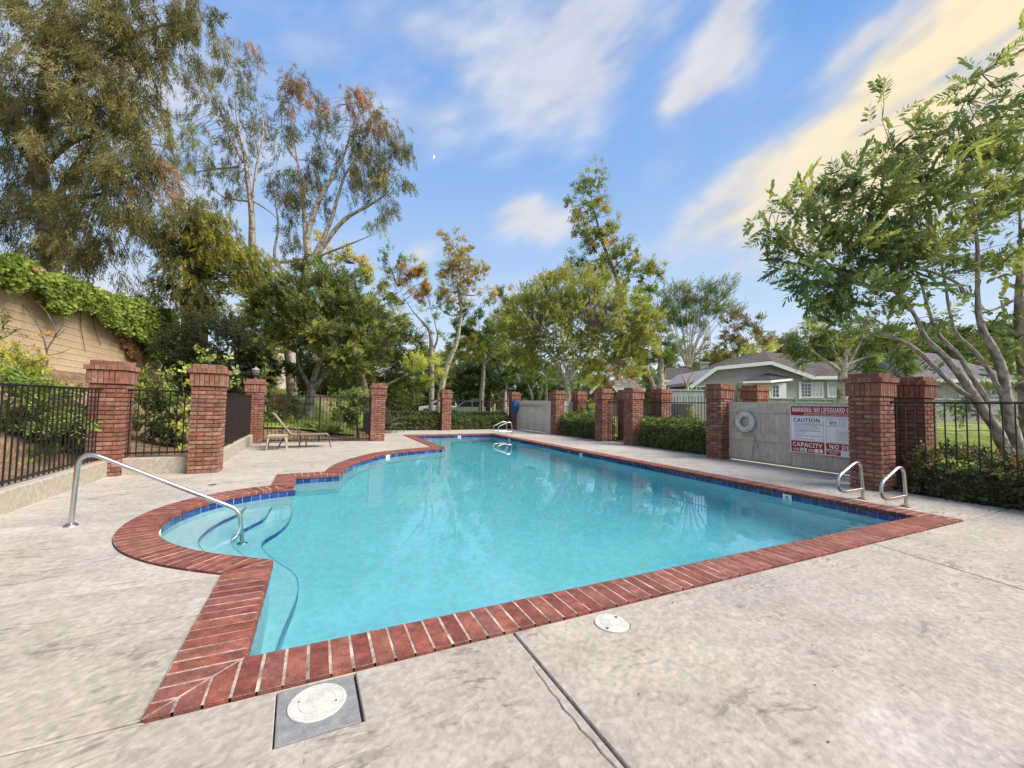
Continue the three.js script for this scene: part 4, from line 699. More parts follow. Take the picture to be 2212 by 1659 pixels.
function windowPart(parent, x0, x1, y0, y1, z, nx, ny, glassM) {
  const w = part('window', merge([mv(new THREE.BoxGeometry(x1 - x0 + 0.14, 0.08, 0.09), (x0 + x1) / 2, y1 + 0.03, z), mv(new THREE.BoxGeometry(x1 - x0 + 0.14, 0.08, 0.11), (x0 + x1) / 2, y0 - 0.03, z), mv(new THREE.BoxGeometry(0.07, y1 - y0 - 0.02, 0.088), x0 - 0.03, (y0 + y1) / 2, z), mv(new THREE.BoxGeometry(0.07, y1 - y0 - 0.02, 0.088), x1 + 0.03, (y0 + y1) / 2, z)]), trimWhite, parent);
  part('pane', mv(new THREE.BoxGeometry(x1 - x0, y1 - y0, 0.02), (x0 + x1) / 2, (y0 + y1) / 2, z), glassM, w);
  const bars = []; for (let i = 1; i < nx; i++) bars.push(mv(new THREE.BoxGeometry(0.028, y1 - y0 - 0.03, 0.03), lerp(x0, x1, i / nx), (y0 + y1) / 2, z + 0.014)); for (let i = 1; i < ny; i++) bars.push(mv(new THREE.BoxGeometry(x1 - x0 - 0.03, 0.028, 0.034), (x0 + x1) / 2, lerp(y0, y1, i / ny), z + 0.014));
  if (bars.length) part('muntin', merge(bars), trimWhite, w);
}
{
  const d = 30, F = facing(d), t = house('gable_house', 'grey stucco house with dark hipped roof and bay window above the board fence', d);
  const q = (x, y, z = 0) => F.loc(1497.7 + x * 0.17576, 720 + y * 0.17576, z);
  const a = q(-10, 640), b = q(290, 425), c = q(955, 362), e = q(1345, 505), base = 0.2;
  const s = new THREE.Shape([[a.x, base], [e.x, base], [e.x, e.y], [c.x, c.y], [b.x, b.y], [a.x, a.y]].map((p) => new THREE.Vector2(...p)));
  part('wall', new THREE.ExtrudeGeometry(s, { depth: 7, bevelEnabled: false }).translate(0, 0, -7), stucco, t);
  const wl = q(1350, 600), wr = q(2150, 600); part('wall', mv(new THREE.BoxGeometry(wr.x - wl.x, q(0, 545).y - base, 6), (wl.x + wr.x) / 2, (q(0, 545).y + base) / 2, -3.05), grained(lin(0.52, 0.52, 0.48), 0.95, 0.01), t);
  const f0 = q(-40, 640, 0.6), f1 = q(290, 400, 0.6), f2 = q(955, 335, 0.6), f3 = q(1485, 520, 0.6), ap = q(880, 225, -3), r1 = q(1240, 262, -6), r2 = q(1720, 440, -3.4);
  const roof = part('roof', merge([poly3([f1, f2, ap]), poly3([f0, f1, ap, V(ap.x, ap.y, -9), V(f0.x, f0.y, -9)])]), roofDark, t); part('roof', poly3([ap, f2, f3, r2, r1]), roofBrown, t);
  part('roof', poly3([q(1350, 372, -2.6), q(1600, 358, -4), q(2150, 372, -4), q(2200, 508, 0.3), q(1465, 527, 0.3)]), roofDark, t); part('vent_pipe', mv(new THREE.CylinderGeometry(0.06, 0.09, 0.4, 10), q(1310, 410, -1).x, q(1310, 415, -1).y, -1), trimWhite, roof);
  part('fascia', merge([beam(f0, f1, 0.26, 0.05, -0.16), beam(f1, f2, 0.26, 0.052, -0.165), beam(f2, f3, 0.26, 0.05, -0.16)]), mat(lin(0.58, 0.62, 0.62), 0.6), t); part('fascia', beam(q(1345, 535, 0.32), q(2200, 520, 0.32), 0.22, 0.05, -0.08), trimWhite, t);
  const h0 = q(605, 580, 1.3), h1 = q(950, 572, 1.5), h2 = q(1220, 547, 0.4), ht = q(920, 490, 0); part('bay_roof', merge([poly3([h0, h1, ht], 0.06), poly3([h1, h2, ht], 0.06)]), mat(lin(0.035, 0.035, 0.04), 0.85, { map: shingleTex }), t); part('bay_fascia', merge([beam(h0, h1, 0.16, 0.05, -0.12), beam(h1, h2, 0.16, 0.052, -0.12)]), trimWhite, t);
  const b0 = q(640, 700, 0.9), b1 = q(960, 700, 1.0), b2 = q(1075, 700, 0.1); part('bay_wall', mv(new THREE.BoxGeometry(b1.x - b0.x, 2.4, 0.9), (b0.x + b1.x) / 2, q(0, 600).y - 1.2, 0.45), trimWhite, t); part('bay_wall', mv(new THREE.BoxGeometry(b2.x - b1.x, 2.38, 0.7), (b1.x + b2.x) / 2 + 0.003, q(0, 600).y - 1.2, 0.35), trimWhite, t);
  const win = (x0, x1, y0, y1, z, nx, ny, m) => { const A = q(x0, y1, z), B = q(x1, y0, z); windowPart(t, A.x, B.x, A.y, B.y, z, nx, ny, m); };
  win(700, 800, 640, 775, 0.93, 2, 3, paneCurtain); win(830, 920, 640, 775, 0.93, 1, 2, paneCurtain); win(972, 1046, 642, 782, 0.72, 2, 3, paneDark);
  win(1325, 1437, 622, 780, 0.0, 3, 4, paneDark); win(1452, 1578, 614, 780, 0.0, 3, 3, paneCurtain); win(1655, 1785, 612, 776, 0.0, 3, 2, paneCurtain); win(40, 120, 660, 740, 0.05, 2, 2, paneDark);
  part('corner_trim', mv(new THREE.BoxGeometry(0.16, 2.4, 0.1), q(1300, 600).x, q(0, 570).y - 1.2, 0.05), trimWhite, t);
}
function simpleHouse(label, d, x0, x1, ye, yr, wallC, roofM, o = {}) {
  const F = facing(d), t = house('background_house', label, d), A = F.loc(x0, ye), B = F.loc(x1, ye), R = F.loc((x0 + x1) / 2, yr, -3), dep = 6, base = o.base ?? 0.1, mid = (A.x + B.x) / 2;
  const wm = grained(wallC, 0.95, 0.01), ey = A.y;
  if (o.gable) {
    const s = new THREE.Shape([[A.x, base], [B.x, base], [B.x, ey], [mid, R.y - 0.15], [A.x, ey]].map((p) => new THREE.Vector2(...p))); part('wall', new THREE.ExtrudeGeometry(s, { depth: dep, bevelEnabled: false }).translate(0, 0, -dep), wm, t);
    const ov = 0.5, k = (R.y - ey) / (mid - A.x); part('roof', merge([poly3([V(A.x - ov, ey - ov * k, 0.5), V(mid, R.y, 0.5), V(mid, R.y, -dep), V(A.x - ov, ey - ov * k, -dep)]), poly3([V(B.x + ov, ey - ov * k, 0.5), V(mid, R.y, 0.5), V(mid, R.y, -dep), V(B.x + ov, ey - ov * k, -dep)])]), roofM, t);
    part('fascia', merge([beam(V(A.x - ov, ey - ov * k, 0.53), V(mid, R.y, 0.53), 0.24, 0.05, -0.12), beam(V(mid, R.y, 0.53), V(B.x + ov, ey - ov * k, 0.53), 0.24, 0.052, -0.12)]), trimWhite, t);
  } else {
    part('wall', mv(new THREE.BoxGeometry(B.x - A.x, ey - base, dep), mid, (ey + base) / 2, -dep / 2), wm, t);
    const ov = 0.6, sl = o.slant ?? 1.6; part('roof', merge([poly3([V(A.x - ov, ey, 0.6), V(B.x + ov, ey, 0.6), V(B.x - sl, R.y, -3), V(A.x + sl, R.y, -3)]), poly3([V(A.x - ov, ey, 0.6), V(A.x + sl, R.y, -3), V(A.x - ov, ey, -6.6)]), poly3([V(B.x + ov, ey, 0.6), V(B.x - sl, R.y, -3), V(B.x + ov, ey, -6.6)])]), roofM, t);
    part('fascia', beam(V(A.x - ov, ey, 0.63), V(B.x + ov, ey, 0.63), 0.22, 0.05, -0.08), trimWhite, t);
  }
  for (const [wx, wy, ww, wh, m] of o.wins || []) { const p = F.loc(wx, wy, 0.04), s = d / 885.6; windowPart(t, p.x - ww * s / 2, p.x + ww * s / 2, p.y - wh * s / 2, p.y + wh * s / 2, 0.03, 2, 2, m || paneDark); }
  if (o.chimney) { const p = F.loc(...o.chimney, -2.5); part('chimney', merge([mv(new THREE.BoxGeometry(1.0, 2.6, 0.8), p.x, p.y - 1.3, -2.5), mv(new THREE.BoxGeometry(1.2, 0.2, 1.0), p.x, p.y + 0.1, -2.5)]), grained(lin(0.5, 0.48, 0.42), 0.95), t); }
  return t;
}
simpleHouse('long low grey-roofed house behind the gate pillars and leaning trunk', 40, 1316, 1428, 838, 817, lin(0.34, 0.32, 0.27), mat(lin(0.20, 0.185, 0.16), 0.9, { map: shingleTex }), { wins: [[1345, 848, 9, 10], [1380, 848, 9, 10]] });
simpleHouse('small gabled beige house left of the leaning trunk, behind the gate', 37, 1284, 1324, 834, 816, lin(0.40, 0.37, 0.29), roofBrown, { gable: true, wins: [[1304, 838, 8, 8]] });
simpleHouse('cream gabled house with a pale chimney behind the vase-shaped tree', 46, 1432, 1540, 822, 795, lin(0.55, 0.50, 0.41), roofBrown, { wins: [[1462, 834, 10, 10], [1500, 834, 10, 10]], chimney: [1518, 786] });
simpleHouse('small white house far behind the dark round trees', 62, 1070, 1150, 838, 824, lin(0.66, 0.63, 0.56), roofBrown, { wins: [[1084, 846, 7, 8], [1120, 846, 7, 8]] });
simpleHouse('white house with grey shingle roof behind the leaning trunks on the right', 27, 1975, 2190, 820, 764, lin(0.62, 0.62, 0.60), mat(lin(0.17, 0.165, 0.19), 0.9, { map: shingleTex, bumpMap: shingleTex, bumpScale: 0.02 }), { slant: 2.2, wins: [[2010, 840, 22, 20, paneCurtain], [2090, 842, 34, 28, paneCurtain], [2150, 842, 20, 24, paneDark]] });
function paleFence(label, d, x0, x1, y, yb, c) {
  const F = facing(d), A = F.loc(x0, y), B = F.loc(x1, y), C = F.loc(x0, yb), t = thing('garden_fence', label, 'fence', fwd.clone().multiplyScalar(d), null, -0.44132), m = [1, 0.94, 1.05].map((k) => mat(lin(c[0] * k, c[1] * k, c[2] * k), 0.9, { map: woodTex })), n = Math.max(4, Math.round((B.x - A.x) / 0.3)), w = (B.x - A.x) / n, h = A.y - C.y;
  for (let i = 0; i < n; i++) part('board', mv(chamferBox(w - 0.012, h, 0.03, 0.004, i * 0.3), A.x + w * (i + 0.5), C.y + h / 2, 0), m[i % 3], t);
  part('rail', mv(chamferBox(B.x - A.x, 0.07, 0.07, 0.005), (A.x + B.x) / 2, A.y - 0.04, 0.035), m[0], t); for (let i = 0; i <= n; i += 8) part('post', mv(chamferBox(0.1, h + 0.08, 0.1, 0.005), A.x + w * i, C.y + h / 2 + 0.05, 0.02), m[1], t);
}
paleFence('pale blue-grey garden fence behind the gate pillars', 25, 1444, 1530, 841, 872, [0.42, 0.47, 0.48]);
paleFence('grey-green garden fence below the windows of the stucco house', 26, 1636, 1850, 859, 880, [0.34, 0.38, 0.34]);
{ // low pale garden wall on the right lawn
  const F = facing(20), A = F.loc(1925, 862), B = F.loc(2200, 862), C = F.loc(1925, 888), t = thing('garden_wall', 'low pale garden wall at the back of the right lawn', 'wall', fwd.clone().multiplyScalar(20), null, -0.44132); part('wall_body', mv(chamferBox(B.x - A.x, A.y - C.y + 0.4, 0.2, 0.01), (A.x + B.x) / 2, (A.y + C.y - 0.4) / 2, 0), grained(lin(0.5, 0.5, 0.48), 0.9), t); part('wall_cap', mv(chamferBox(B.x - A.x + 0.05, 0.06, 0.28, 0.01), (A.x + B.x) / 2, A.y + 0.02, 0), grained(lin(0.56, 0.55, 0.52), 0.9), t);
}
{ // moon
  const m = at(935.5, 338, 900), s = new THREE.Shape(); s.absarc(0, 0, 4.2, -Math.PI / 2, Math.PI / 2, false); s.absellipse(0, 0, 1.2, 4.2, Math.PI / 2, -Math.PI / 2, true); const o = part('moon', new THREE.ExtrudeGeometry(s, { depth: 1, bevelEnabled: false }), mat(lin(0.1, 0.1, 0.1), 1, { emissive: lin(0.78, 0.82, 0.85) }), scene); o.position.copy(m); o.lookAt(camera.position); o.rotateZ(-0.25); tag(o, 'small pale half moon in the blue sky', 'moon');
}

// ================= plants =================
function sprayGeo(o) { // one twig of leaves along +Y
  seed(o.seed || 1); const P = [], n = o.n, S = o.S;
  const tri = (a, b, c) => P.push(a.x, a.y, a.z, b.x, b.y, b.z, c.x, c.y, c.z);
  for (let i = 0; i < n; i++) {
    const t = (i + 0.5) / n, side = i % 2 ? 1 : -1, az = o.pinnate ? (side > 0 ? 0 : Math.PI) + rr(-0.3, 0.3) : i * 2.4 + rr(-0.5, 0.5), tilt = (o.tilt ?? 1.0) + rr(-0.3, 0.3) - (t > 0.85 ? 0.45 : 0);
    const rad = V(Math.cos(az), 0, Math.sin(az)), d = rad.clone().multiplyScalar(Math.sin(tilt)).add(V(0, Math.cos(tilt), 0)), w = V(0, 1, 0).cross(d).normalize(); if (w.lengthSq() < 0.1) w.set(1, 0, 0); w.applyAxisAngle(d, rr(-0.5, 0.5));
    const L = o.L * rr(0.75, 1.2), W = o.W * rr(0.8, 1.2), base = V(rr(-1, 1) * (o.jit || 0), (o.from ?? 0.1) * S + t * S * (1 - (o.from ?? 0.1)), rr(-1, 1) * (o.jit || 0)), nrm = d.clone().cross(w), tip = base.clone().addScaledVector(d, L).add(V(0, -(o.droop || 0) * L, 0)), m = base.clone().addScaledVector(d, L * 0.5).addScaledVector(nrm, 0).add(V(0, -(o.droop || 0) * L * 0.2, 0));
    const a = m.clone().addScaledVector(w, W / 2).addScaledVector(nrm, W * 0.14), b = m.clone().addScaledVector(w, -W / 2).addScaledVector(nrm, W * 0.14);
    if (o.oval) { const m2 = base.clone().lerp(tip, 0.78), a2 = m2.clone().addScaledVector(w, W * 0.38).addScaledVector(nrm, W * 0.10), b2 = m2.clone().addScaledVector(w, -W * 0.38).addScaledVector(nrm, W * 0.10), a1 = base.clone().lerp(a, 0.85), b1 = base.clone().lerp(b, 0.85); tri(base, a1, tip); tri(a1, a2, tip); tri(base, tip, b1); tri(b1, tip, b2); }
    else { tri(base, a, tip); tri(base, tip, b); }
  }
  if (o.stem !== false) { const r = o.stemR || 0.003; tri(V(-r, 0, 0), V(r, 0, 0), V(0, S, 0)); tri(V(0, 0, -r), V(0, 0, r), V(0, S, 0)); }
  const g = new THREE.BufferGeometry(); g.setAttribute('position', new THREE.Float32BufferAttribute(P, 3)); g.computeVertexNormals(); g.userData.area = n * o.L * o.W * 0.5; return g;
}
const leafM = (rough = 0.8, tr = 0.55) => mat(lin(1, 1, 1), rough, { transmission: tr, thickness: 0, side: THREE.DoubleSide, specularIntensity: 0.35 });
const LM = leafM(), LMgloss = leafM(0.5, 0.25);
const SP = {
  broad: sprayGeo({ n: 18, L: 0.105, W: 0.040, S: 0.30, tilt: 1.0, jit: 0.03, seed: 1, oval: true }),
  broadS: sprayGeo({ n: 20, L: 0.075, W: 0.034, S: 0.26, tilt: 1.0, jit: 0.03, seed: 2 }),
  gum: sprayGeo({ n: 24, L: 0.17, W: 0.028, S: 0.55, tilt: 0.75, droop: -0.12, jit: 0.07, seed: 3 }),
  maple: sprayGeo({ n: 12, L: 0.15, W: 0.13, S: 0.45, tilt: 1.1, droop: 0.3, jit: 0.06, seed: 4 }),
  pinn: sprayGeo({ n: 13, L: 0.11, W: 0.046, S: 0.30, tilt: 0.9, pinnate: true, jit: 0.012, seed: 5, oval: true }),
  feather: sprayGeo({ n: 26, L: 0.07, W: 0.022, S: 0.5, tilt: 0.8, pinnate: true, jit: 0.02, seed: 6 }),
  hedge: sprayGeo({ n: 16, L: 0.055, W: 0.030, S: 0.14, tilt: 1.0, jit: 0.03, seed: 7 }),
  ivy: sprayGeo({ n: 12, L: 0.085, W: 0.075, S: 0.16, tilt: 1.25, jit: 0.07, seed: 8 }),
  strap: sprayGeo({ n: 16, L: 0.55, W: 0.03, S: 0.06, tilt: 0.55, droop: 0.45, jit: 0.03, seed: 9, from: 0 }),
  palm: sprayGeo({ n: 30, L: 0.5, W: 0.03, S: 0.9, tilt: 0.9, pinnate: true, droop: 0.35, seed: 10 }),
  grass: sprayGeo({ n: 7, L: 0.075, W: 0.008, S: 0.01, tilt: 0.5, jit: 0.05, seed: 11, from: 0, stem: false }),
};
const PAL = {
  gum: [[0.11, 0.105, 0.034], [0.165, 0.15, 0.05], [0.065, 0.066, 0.022], [0.22, 0.195, 0.085], [0.09, 0.095, 0.03]], gumRustGlow: [[0.23, 0.135, 0.07], [0.19, 0.12, 0.055], [0.12, 0.105, 0.04], [0.27, 0.15, 0.08], [0.14, 0.12, 0.045]], gumDark: [[0.105, 0.11, 0.033], [0.14, 0.12, 0.045], [0.08, 0.09, 0.03]],  // low sun on the eucalyptus tops is put into the rust leaf colours
  vine: [[0.19, 0.19, 0.04], [0.25, 0.24, 0.055], [0.13, 0.15, 0.03]], ever: [[0.065, 0.085, 0.016], [0.095, 0.115, 0.022], [0.042, 0.058, 0.012], [0.165, 0.175, 0.045]], darkever: [[0.035, 0.05, 0.018], [0.045, 0.062, 0.02], [0.03, 0.04, 0.015]], brownever: [[0.11, 0.10, 0.03], [0.075, 0.08, 0.025]],
  olive: [[0.185, 0.195, 0.04], [0.24, 0.24, 0.052], [0.14, 0.16, 0.033], [0.29, 0.29, 0.085]], green: [[0.10, 0.15, 0.035], [0.075, 0.115, 0.03], [0.14, 0.18, 0.05]], syc: [[0.14, 0.18, 0.042], [0.20, 0.205, 0.05], [0.10, 0.14, 0.034], [0.27, 0.235, 0.06]], gold: [[0.36, 0.22, 0.06], [0.25, 0.19, 0.05], [0.17, 0.17, 0.045], [0.40, 0.28, 0.10]], orange: [[0.36, 0.19, 0.06], [0.30, 0.18, 0.05], [0.22, 0.17, 0.045]], amber: [[0.48, 0.29, 0.05], [0.38, 0.25, 0.05], [0.26, 0.21, 0.05]],
  lime: [[0.38, 0.42, 0.075], [0.30, 0.36, 0.06], [0.46, 0.47, 0.12]], bottle: [[0.025, 0.05, 0.022], [0.035, 0.062, 0.026], [0.05, 0.08, 0.03]], feather: [[0.12, 0.16, 0.042], [0.09, 0.13, 0.038], [0.15, 0.18, 0.05], [0.16, 0.12, 0.045]], blue: [[0.07, 0.11, 0.042], [0.095, 0.135, 0.045], [0.15, 0.17, 0.05]], ash: [[0.105, 0.14, 0.045], [0.145, 0.18, 0.055], [0.08, 0.12, 0.042], [0.23, 0.25, 0.07]],
  ivy: [[0.115, 0.16, 0.024], [0.15, 0.20, 0.03], [0.08, 0.12, 0.02], [0.19, 0.225, 0.05]], pale: [[0.25, 0.30, 0.065], [0.20, 0.26, 0.045], [0.30, 0.33, 0.11]], yellow: [[0.30, 0.29, 0.055], [0.24, 0.25, 0.05], [0.18, 0.20, 0.045]], hedge: [[0.06, 0.085, 0.024], [0.08, 0.10, 0.03], [0.045, 0.065, 0.02]], redmix: [[0.11, 0.075, 0.03], [0.07, 0.09, 0.028], [0.06, 0.085, 0.026], [0.08, 0.10, 0.03], [0.15, 0.10, 0.04]], red: [[0.24, 0.085, 0.045], [0.18, 0.10, 0.04], [0.11, 0.11, 0.035]], grass: [[0.17, 0.21, 0.06], [0.21, 0.245, 0.08], [0.13, 0.17, 0.045]], dry: [[0.30, 0.19, 0.09], [0.24, 0.15, 0.075]],
};
const UPV = V(0, 1, 0), LEAF = 2.1;
function scatter(name, parent, geo, m, items) {
  const im = new THREE.InstancedMesh(geo, m, items.length), M = new THREE.Matrix4(), q = new THREE.Quaternion(), q2 = new THREE.Quaternion(), c = new THREE.Color(), o = parent === scene ? V(0, 0, 0) : parent.position;
  items.forEach((it, i) => { q.setFromUnitVectors(UPV, it.d); q2.setFromAxisAngle(UPV, rr(0, 6.283)); q.multiply(q2); M.compose(it.p.clone().sub(o), q, V(it.s, it.s, it.s)); im.setMatrixAt(i, M); const k = it.k * LEAF; c.setRGB(Math.min(0.7, it.c[0] * k), Math.min(0.7, it.c[1] * k), Math.min(0.7, it.c[2] * k)); im.setColorAt(i, c); });
  im.name = parent === scene ? numbered(name) : name; if (parent !== scene) im.userData.kind = 'stuff'; im.castShadow = im.receiveShadow = true; parent.add(im); return im;
}
const barks = { grey: mat(lin(0.50, 0.465, 0.41), 0.9, { map: barkTex, bumpMap: barkTex, bumpScale: 0.003 }), pale: mat(lin(0.78, 0.70, 0.58), 0.85, { map: barkTex, bumpMap: barkTex, bumpScale: 0.01 }), gum: mat(lin(0.52, 0.45, 0.38), 0.85, { map: barkTex, bumpMap: barkTex, bumpScale: 0.008 }), dark: mat(lin(0.10, 0.075, 0.055), 0.95, { map: barkTex, bumpMap: barkTex, bumpScale: 0.012 }), rough: mat(lin(0.30, 0.25, 0.20), 0.95, { map: barkTex, bumpMap: barkTex, bumpScale: 0.03 }) };
let plantSeed = 100;
// o: name, label, cat, d depth in metres, limbs [{ p: [[x, y, dd?]...], r: [..metres] }], blobs [[x, y, r, dd, leafiness, palette?]...], spray, pal
function plant(o) {
  seed(o.seed || plantSeed++);
  const Zs = (q) => at(q[0], q[1], o.d + (q[2] || 0));
  const limbs = (o.limbs || []).map((l) => ({ pts: l.p.map(Zs), r: l.r[l.r.length - 1] > 0.012 ? [...l.r, l.r[l.r.length - 1] * 0.2] : l.r }));
  let base;
  if (limbs.length) { base = limbs[0].pts[0].clone(); const g = bank(base.x, base.z); limbs.forEach((l, i) => { if (o.root === false) return; if (l.pts[0].distanceTo(limbs[0].pts[0]) < 0.6 && l.pts[0].y > g) { const p = l.pts[0]; l.pts.unshift(V(p.x + (p.x - l.pts[1].x) * 0.1, g - 0.25, p.z)); l.r = [l.r[0] * 1.12, ...l.r]; } }); base.y = g; }
  else { const b = o.blobs[0]; base = at(b[0], b[1], o.d); base.y = bank(base.x, base.z); }
  const t = thing(o.name, o.label, o.cat || 'tree', base, o.group), loc = (p) => p.clone().sub(base);
  const nodes = [];
  for (const l of limbs) { const c = new THREE.CatmullRomCurve3(l.pts, false, 'centripetal'), n = l.pts.length * 5; for (let i = 0; i <= n; i++) { const u = i / n; if (u > 0.25) nodes.push(c.getPoint(u)); } }
  const bark = barks[o.bark || 'grey'];
  if (limbs.length) part('trunk', merge(limbs.map((l) => limb(l.pts.map(loc), l.r, 9, 5, 0.03))), bark, t);
  const items = [], twigs = [], geo = SP[o.spray || 'broad'], areaL = geo.userData.area, sc = o.scale || 1, palD = o.pal || 'ever';
  for (const b of o.blobs || []) {
    const [x, y, r, dd = 0, lai = o.lai ?? 1.6, pal = palD] = b, c = at(x, y, o.d + dd), R = r / 885.6 * (o.d + dd), n = Math.ceil(lai * Math.PI * R * R / (areaL * sc * sc)), per = Math.max(2, Math.min(o.per || 16, Math.ceil(n / 4))), nc = Math.max(1, Math.ceil(n / per)), cr = (o.clump || 0.30) * Math.min(R, 1.6) + 0.06;
    for (let k = 0; k < nc; k++) {
      let v; do { v = V(rr(-1, 1), rr(-1, 1), rr(-1, 1)); } while (v.lengthSq() > 1); const sh = v.length(); if (sh > 0) v.multiplyScalar(Math.pow(sh, o.shell ?? 0.6) / sh);
      const cc = c.clone().addScaledVector(rgt, v.x * R).addScaledVector(UPV, v.y * R * (o.squash || 1)).addScaledVector(fwd, v.z * R * (o.deep || 0.85)), P = PAL[pal], base0 = P[Math.floor(rnd() * P.length)], ck = rr(0.78, 1.22);
      if (cc.y < bank(cc.x, cc.z) + 0.05) continue;
      let near = null, nd = 1e9; for (const q of nodes) { const e = q.distanceToSquared(cc); if (e < nd) { nd = e; near = q; } }
      if (near && o.twigs !== false && Math.sqrt(nd) > 0.15 && Math.sqrt(nd) < (o.reach || 3.2)) { const m = near.clone().lerp(cc, 0.55).add(V(rr(-0.1, 0.1), rr(-0.05, 0.12), rr(-0.1, 0.1)).multiplyScalar(Math.sqrt(nd) * 0.8)), tr = (o.twigR || 0.012) * (0.6 + 0.35 * Math.sqrt(nd)); twigs.push(limb([near, m, cc].map(loc), [tr * 1.2, tr * 0.75, tr * 0.35], 4, 3)); }
      const out = near && nd > 1e-4 ? cc.clone().sub(near).normalize() : v.clone().normalize();
      for (let i = 0; i < per; i++) {
        const p = cc.clone().add(V(gauss(), gauss() * (o.clumpY || 0.8), gauss()).multiplyScalar(cr));
        const d = o.dir ? o.dir(out) : out.clone().multiplyScalar(0.8).add(V(gauss(), gauss() + 0.25, gauss()).multiplyScalar(0.8)); d.normalize();
        const pc = rnd() < 0.7 ? base0 : P[Math.floor(rnd() * P.length)];
        items.push({ p, d, s: sc * rr(0.6, 1.35), c: pc, k: ck * rr(0.8, 1.2) });
      }
    }
  }
  if (twigs.length) part('branch', merge(twigs), bark, t);
  if (items.length) { const im = scatter(o.crown || 'crown', t, geo, o.mat || LM, items); }
  total += items.length; return t;
}
let total = 0;
const hang = (out) => V(out.x * 0.35 + gauss() * 0.4, -0.8 + gauss() * 0.45, out.z * 0.35 + gauss() * 0.4);
// clipped hedge: an oriented box of leaves round a dark twiggy core; ends a, b as (x, z)
function hedge(name, label, a, b, width, h, pal, o = {}) {
  seed(o.seed || plantSeed++); const len = Math.hypot(b[0] - a[0], b[1] - a[1]), turn = Math.atan2(-(b[1] - a[1]), b[0] - a[0]), y0 = bank((a[0] + b[0]) / 2, (a[1] + b[1]) / 2);
  const t = thing(name, label, o.cat || 'hedge', V(a[0], y0, a[1]), o.group, 0), dir = V((b[0] - a[0]) / len, 0, (b[1] - a[1]) / len), nrm = V(-dir.z, 0, dir.x), items = [], geo = SP[o.spray || 'hedge'];
  const core = new THREE.BoxGeometry(len - 0.16, h - 0.14, width - 0.2, Math.ceil(len / 0.2), 4, 3), cp = core.attributes.position; for (let i = 0; i < cp.count; i++) cp.setXYZ(i, cp.getX(i) + 0.04 * Math.sin(cp.getY(i) * 31 + cp.getZ(i) * 17), cp.getY(i) + 0.04 * Math.sin(cp.getX(i) * 9) * (cp.getY(i) > 0 ? 1 : 0), cp.getZ(i) + 0.04 * Math.sin(cp.getX(i) * 13 + cp.getY(i) * 11)); core.computeVertexNormals();
  part('twigs', core.translate(len / 2, (h - 0.14) / 2, 0).rotateY(turn), mat(lin(0.12, 0.10, 0.065), 1, { map: grainTex }), t);
  const A = len * (2 * h + width) + 2 * h * width, n = Math.ceil((o.lai || 2.6) * A / geo.userData.area / (o.scale || 1) ** 2);
  for (let i = 0; i < n; i++) {
    const f = rnd() * A, bumpy = 0.05 * Math.sin(f * 3.1); let u, v, y, d; const pushed = (o.rough || 0.04) * gauss();
    if (f < len * width) { u = rr(0, len); v = rr(-0.5, 0.5) * width; y = h + pushed + (o.wave ? o.wave * Math.sin(u * 4.3) : 0); d = V(gauss() * 0.7, 1, gauss() * 0.7); }
    else if (f < len * width + 2 * len * h) { u = rr(0, len); const s = rnd() < 0.5 ? -1 : 1; v = s * (width / 2 + pushed); y = Math.pow(rnd(), 0.85) * h; d = nrm.clone().multiplyScalar(s).add(V(gauss() * 0.6, 0.35 + gauss() * 0.5, gauss() * 0.6)); }
    else { const s = rnd() < 0.5 ? 0 : 1; u = s * len + (s ? 1 : -1) * pushed; v = rr(-0.5, 0.5) * width; y = rnd() * h; d = dir.clone().multiplyScalar(s ? 1 : -1).add(V(gauss() * 0.6, 0.3 + gauss() * 0.5, gauss() * 0.6)); }
    const P = PAL[o.topPal && y > h - 0.16 && rnd() < 0.75 ? o.topPal : pal]; items.push({ p: V(a[0] + dir.x * u + nrm.x * v, y0 + y, a[1] + dir.z * u + nrm.z * v), d: d.normalize(), s: (o.scale || 1) * rr(0.7, 1.25), c: P[Math.floor(rnd() * P.length)], k: rr(0.75, 1.25) });
  }
  scatter('foliage', t, geo, o.mat || LMgloss, items); total += items.length; return t;
}
// map coordinates of an enlarged view to the photograph
const view = (ox, oy, s) => ({ L: (p, r) => ({ p: p.map(([x, y, d]) => [ox + x * s, oy + y * s, d || 0]), r }), B: (list) => list.map(([x, y, r, ...k]) => [ox + x * s, oy + y * s, r * s, ...k]) });
const vt = view(0, 0, 0.4232), v9 = view(345.6, 504, 0.2279), v10 = view(828.06, 468.03, 0.1953), v11 = view(1188.1, 468.03, 0.1953), va4 = view(1180.9, 720, 0.17576), va3 = view(828.06, 720, 0.17576), va2 = view(475.2, 720, 0.17576), va6 = view(1823.2, 720, 0.17576), v12 = view(1620.1, 504, 0.2676), vw = view(0, 561.6, 0.16927), v1 = view(0, 0, 1), va8 = view(108, 756, 0.17576);

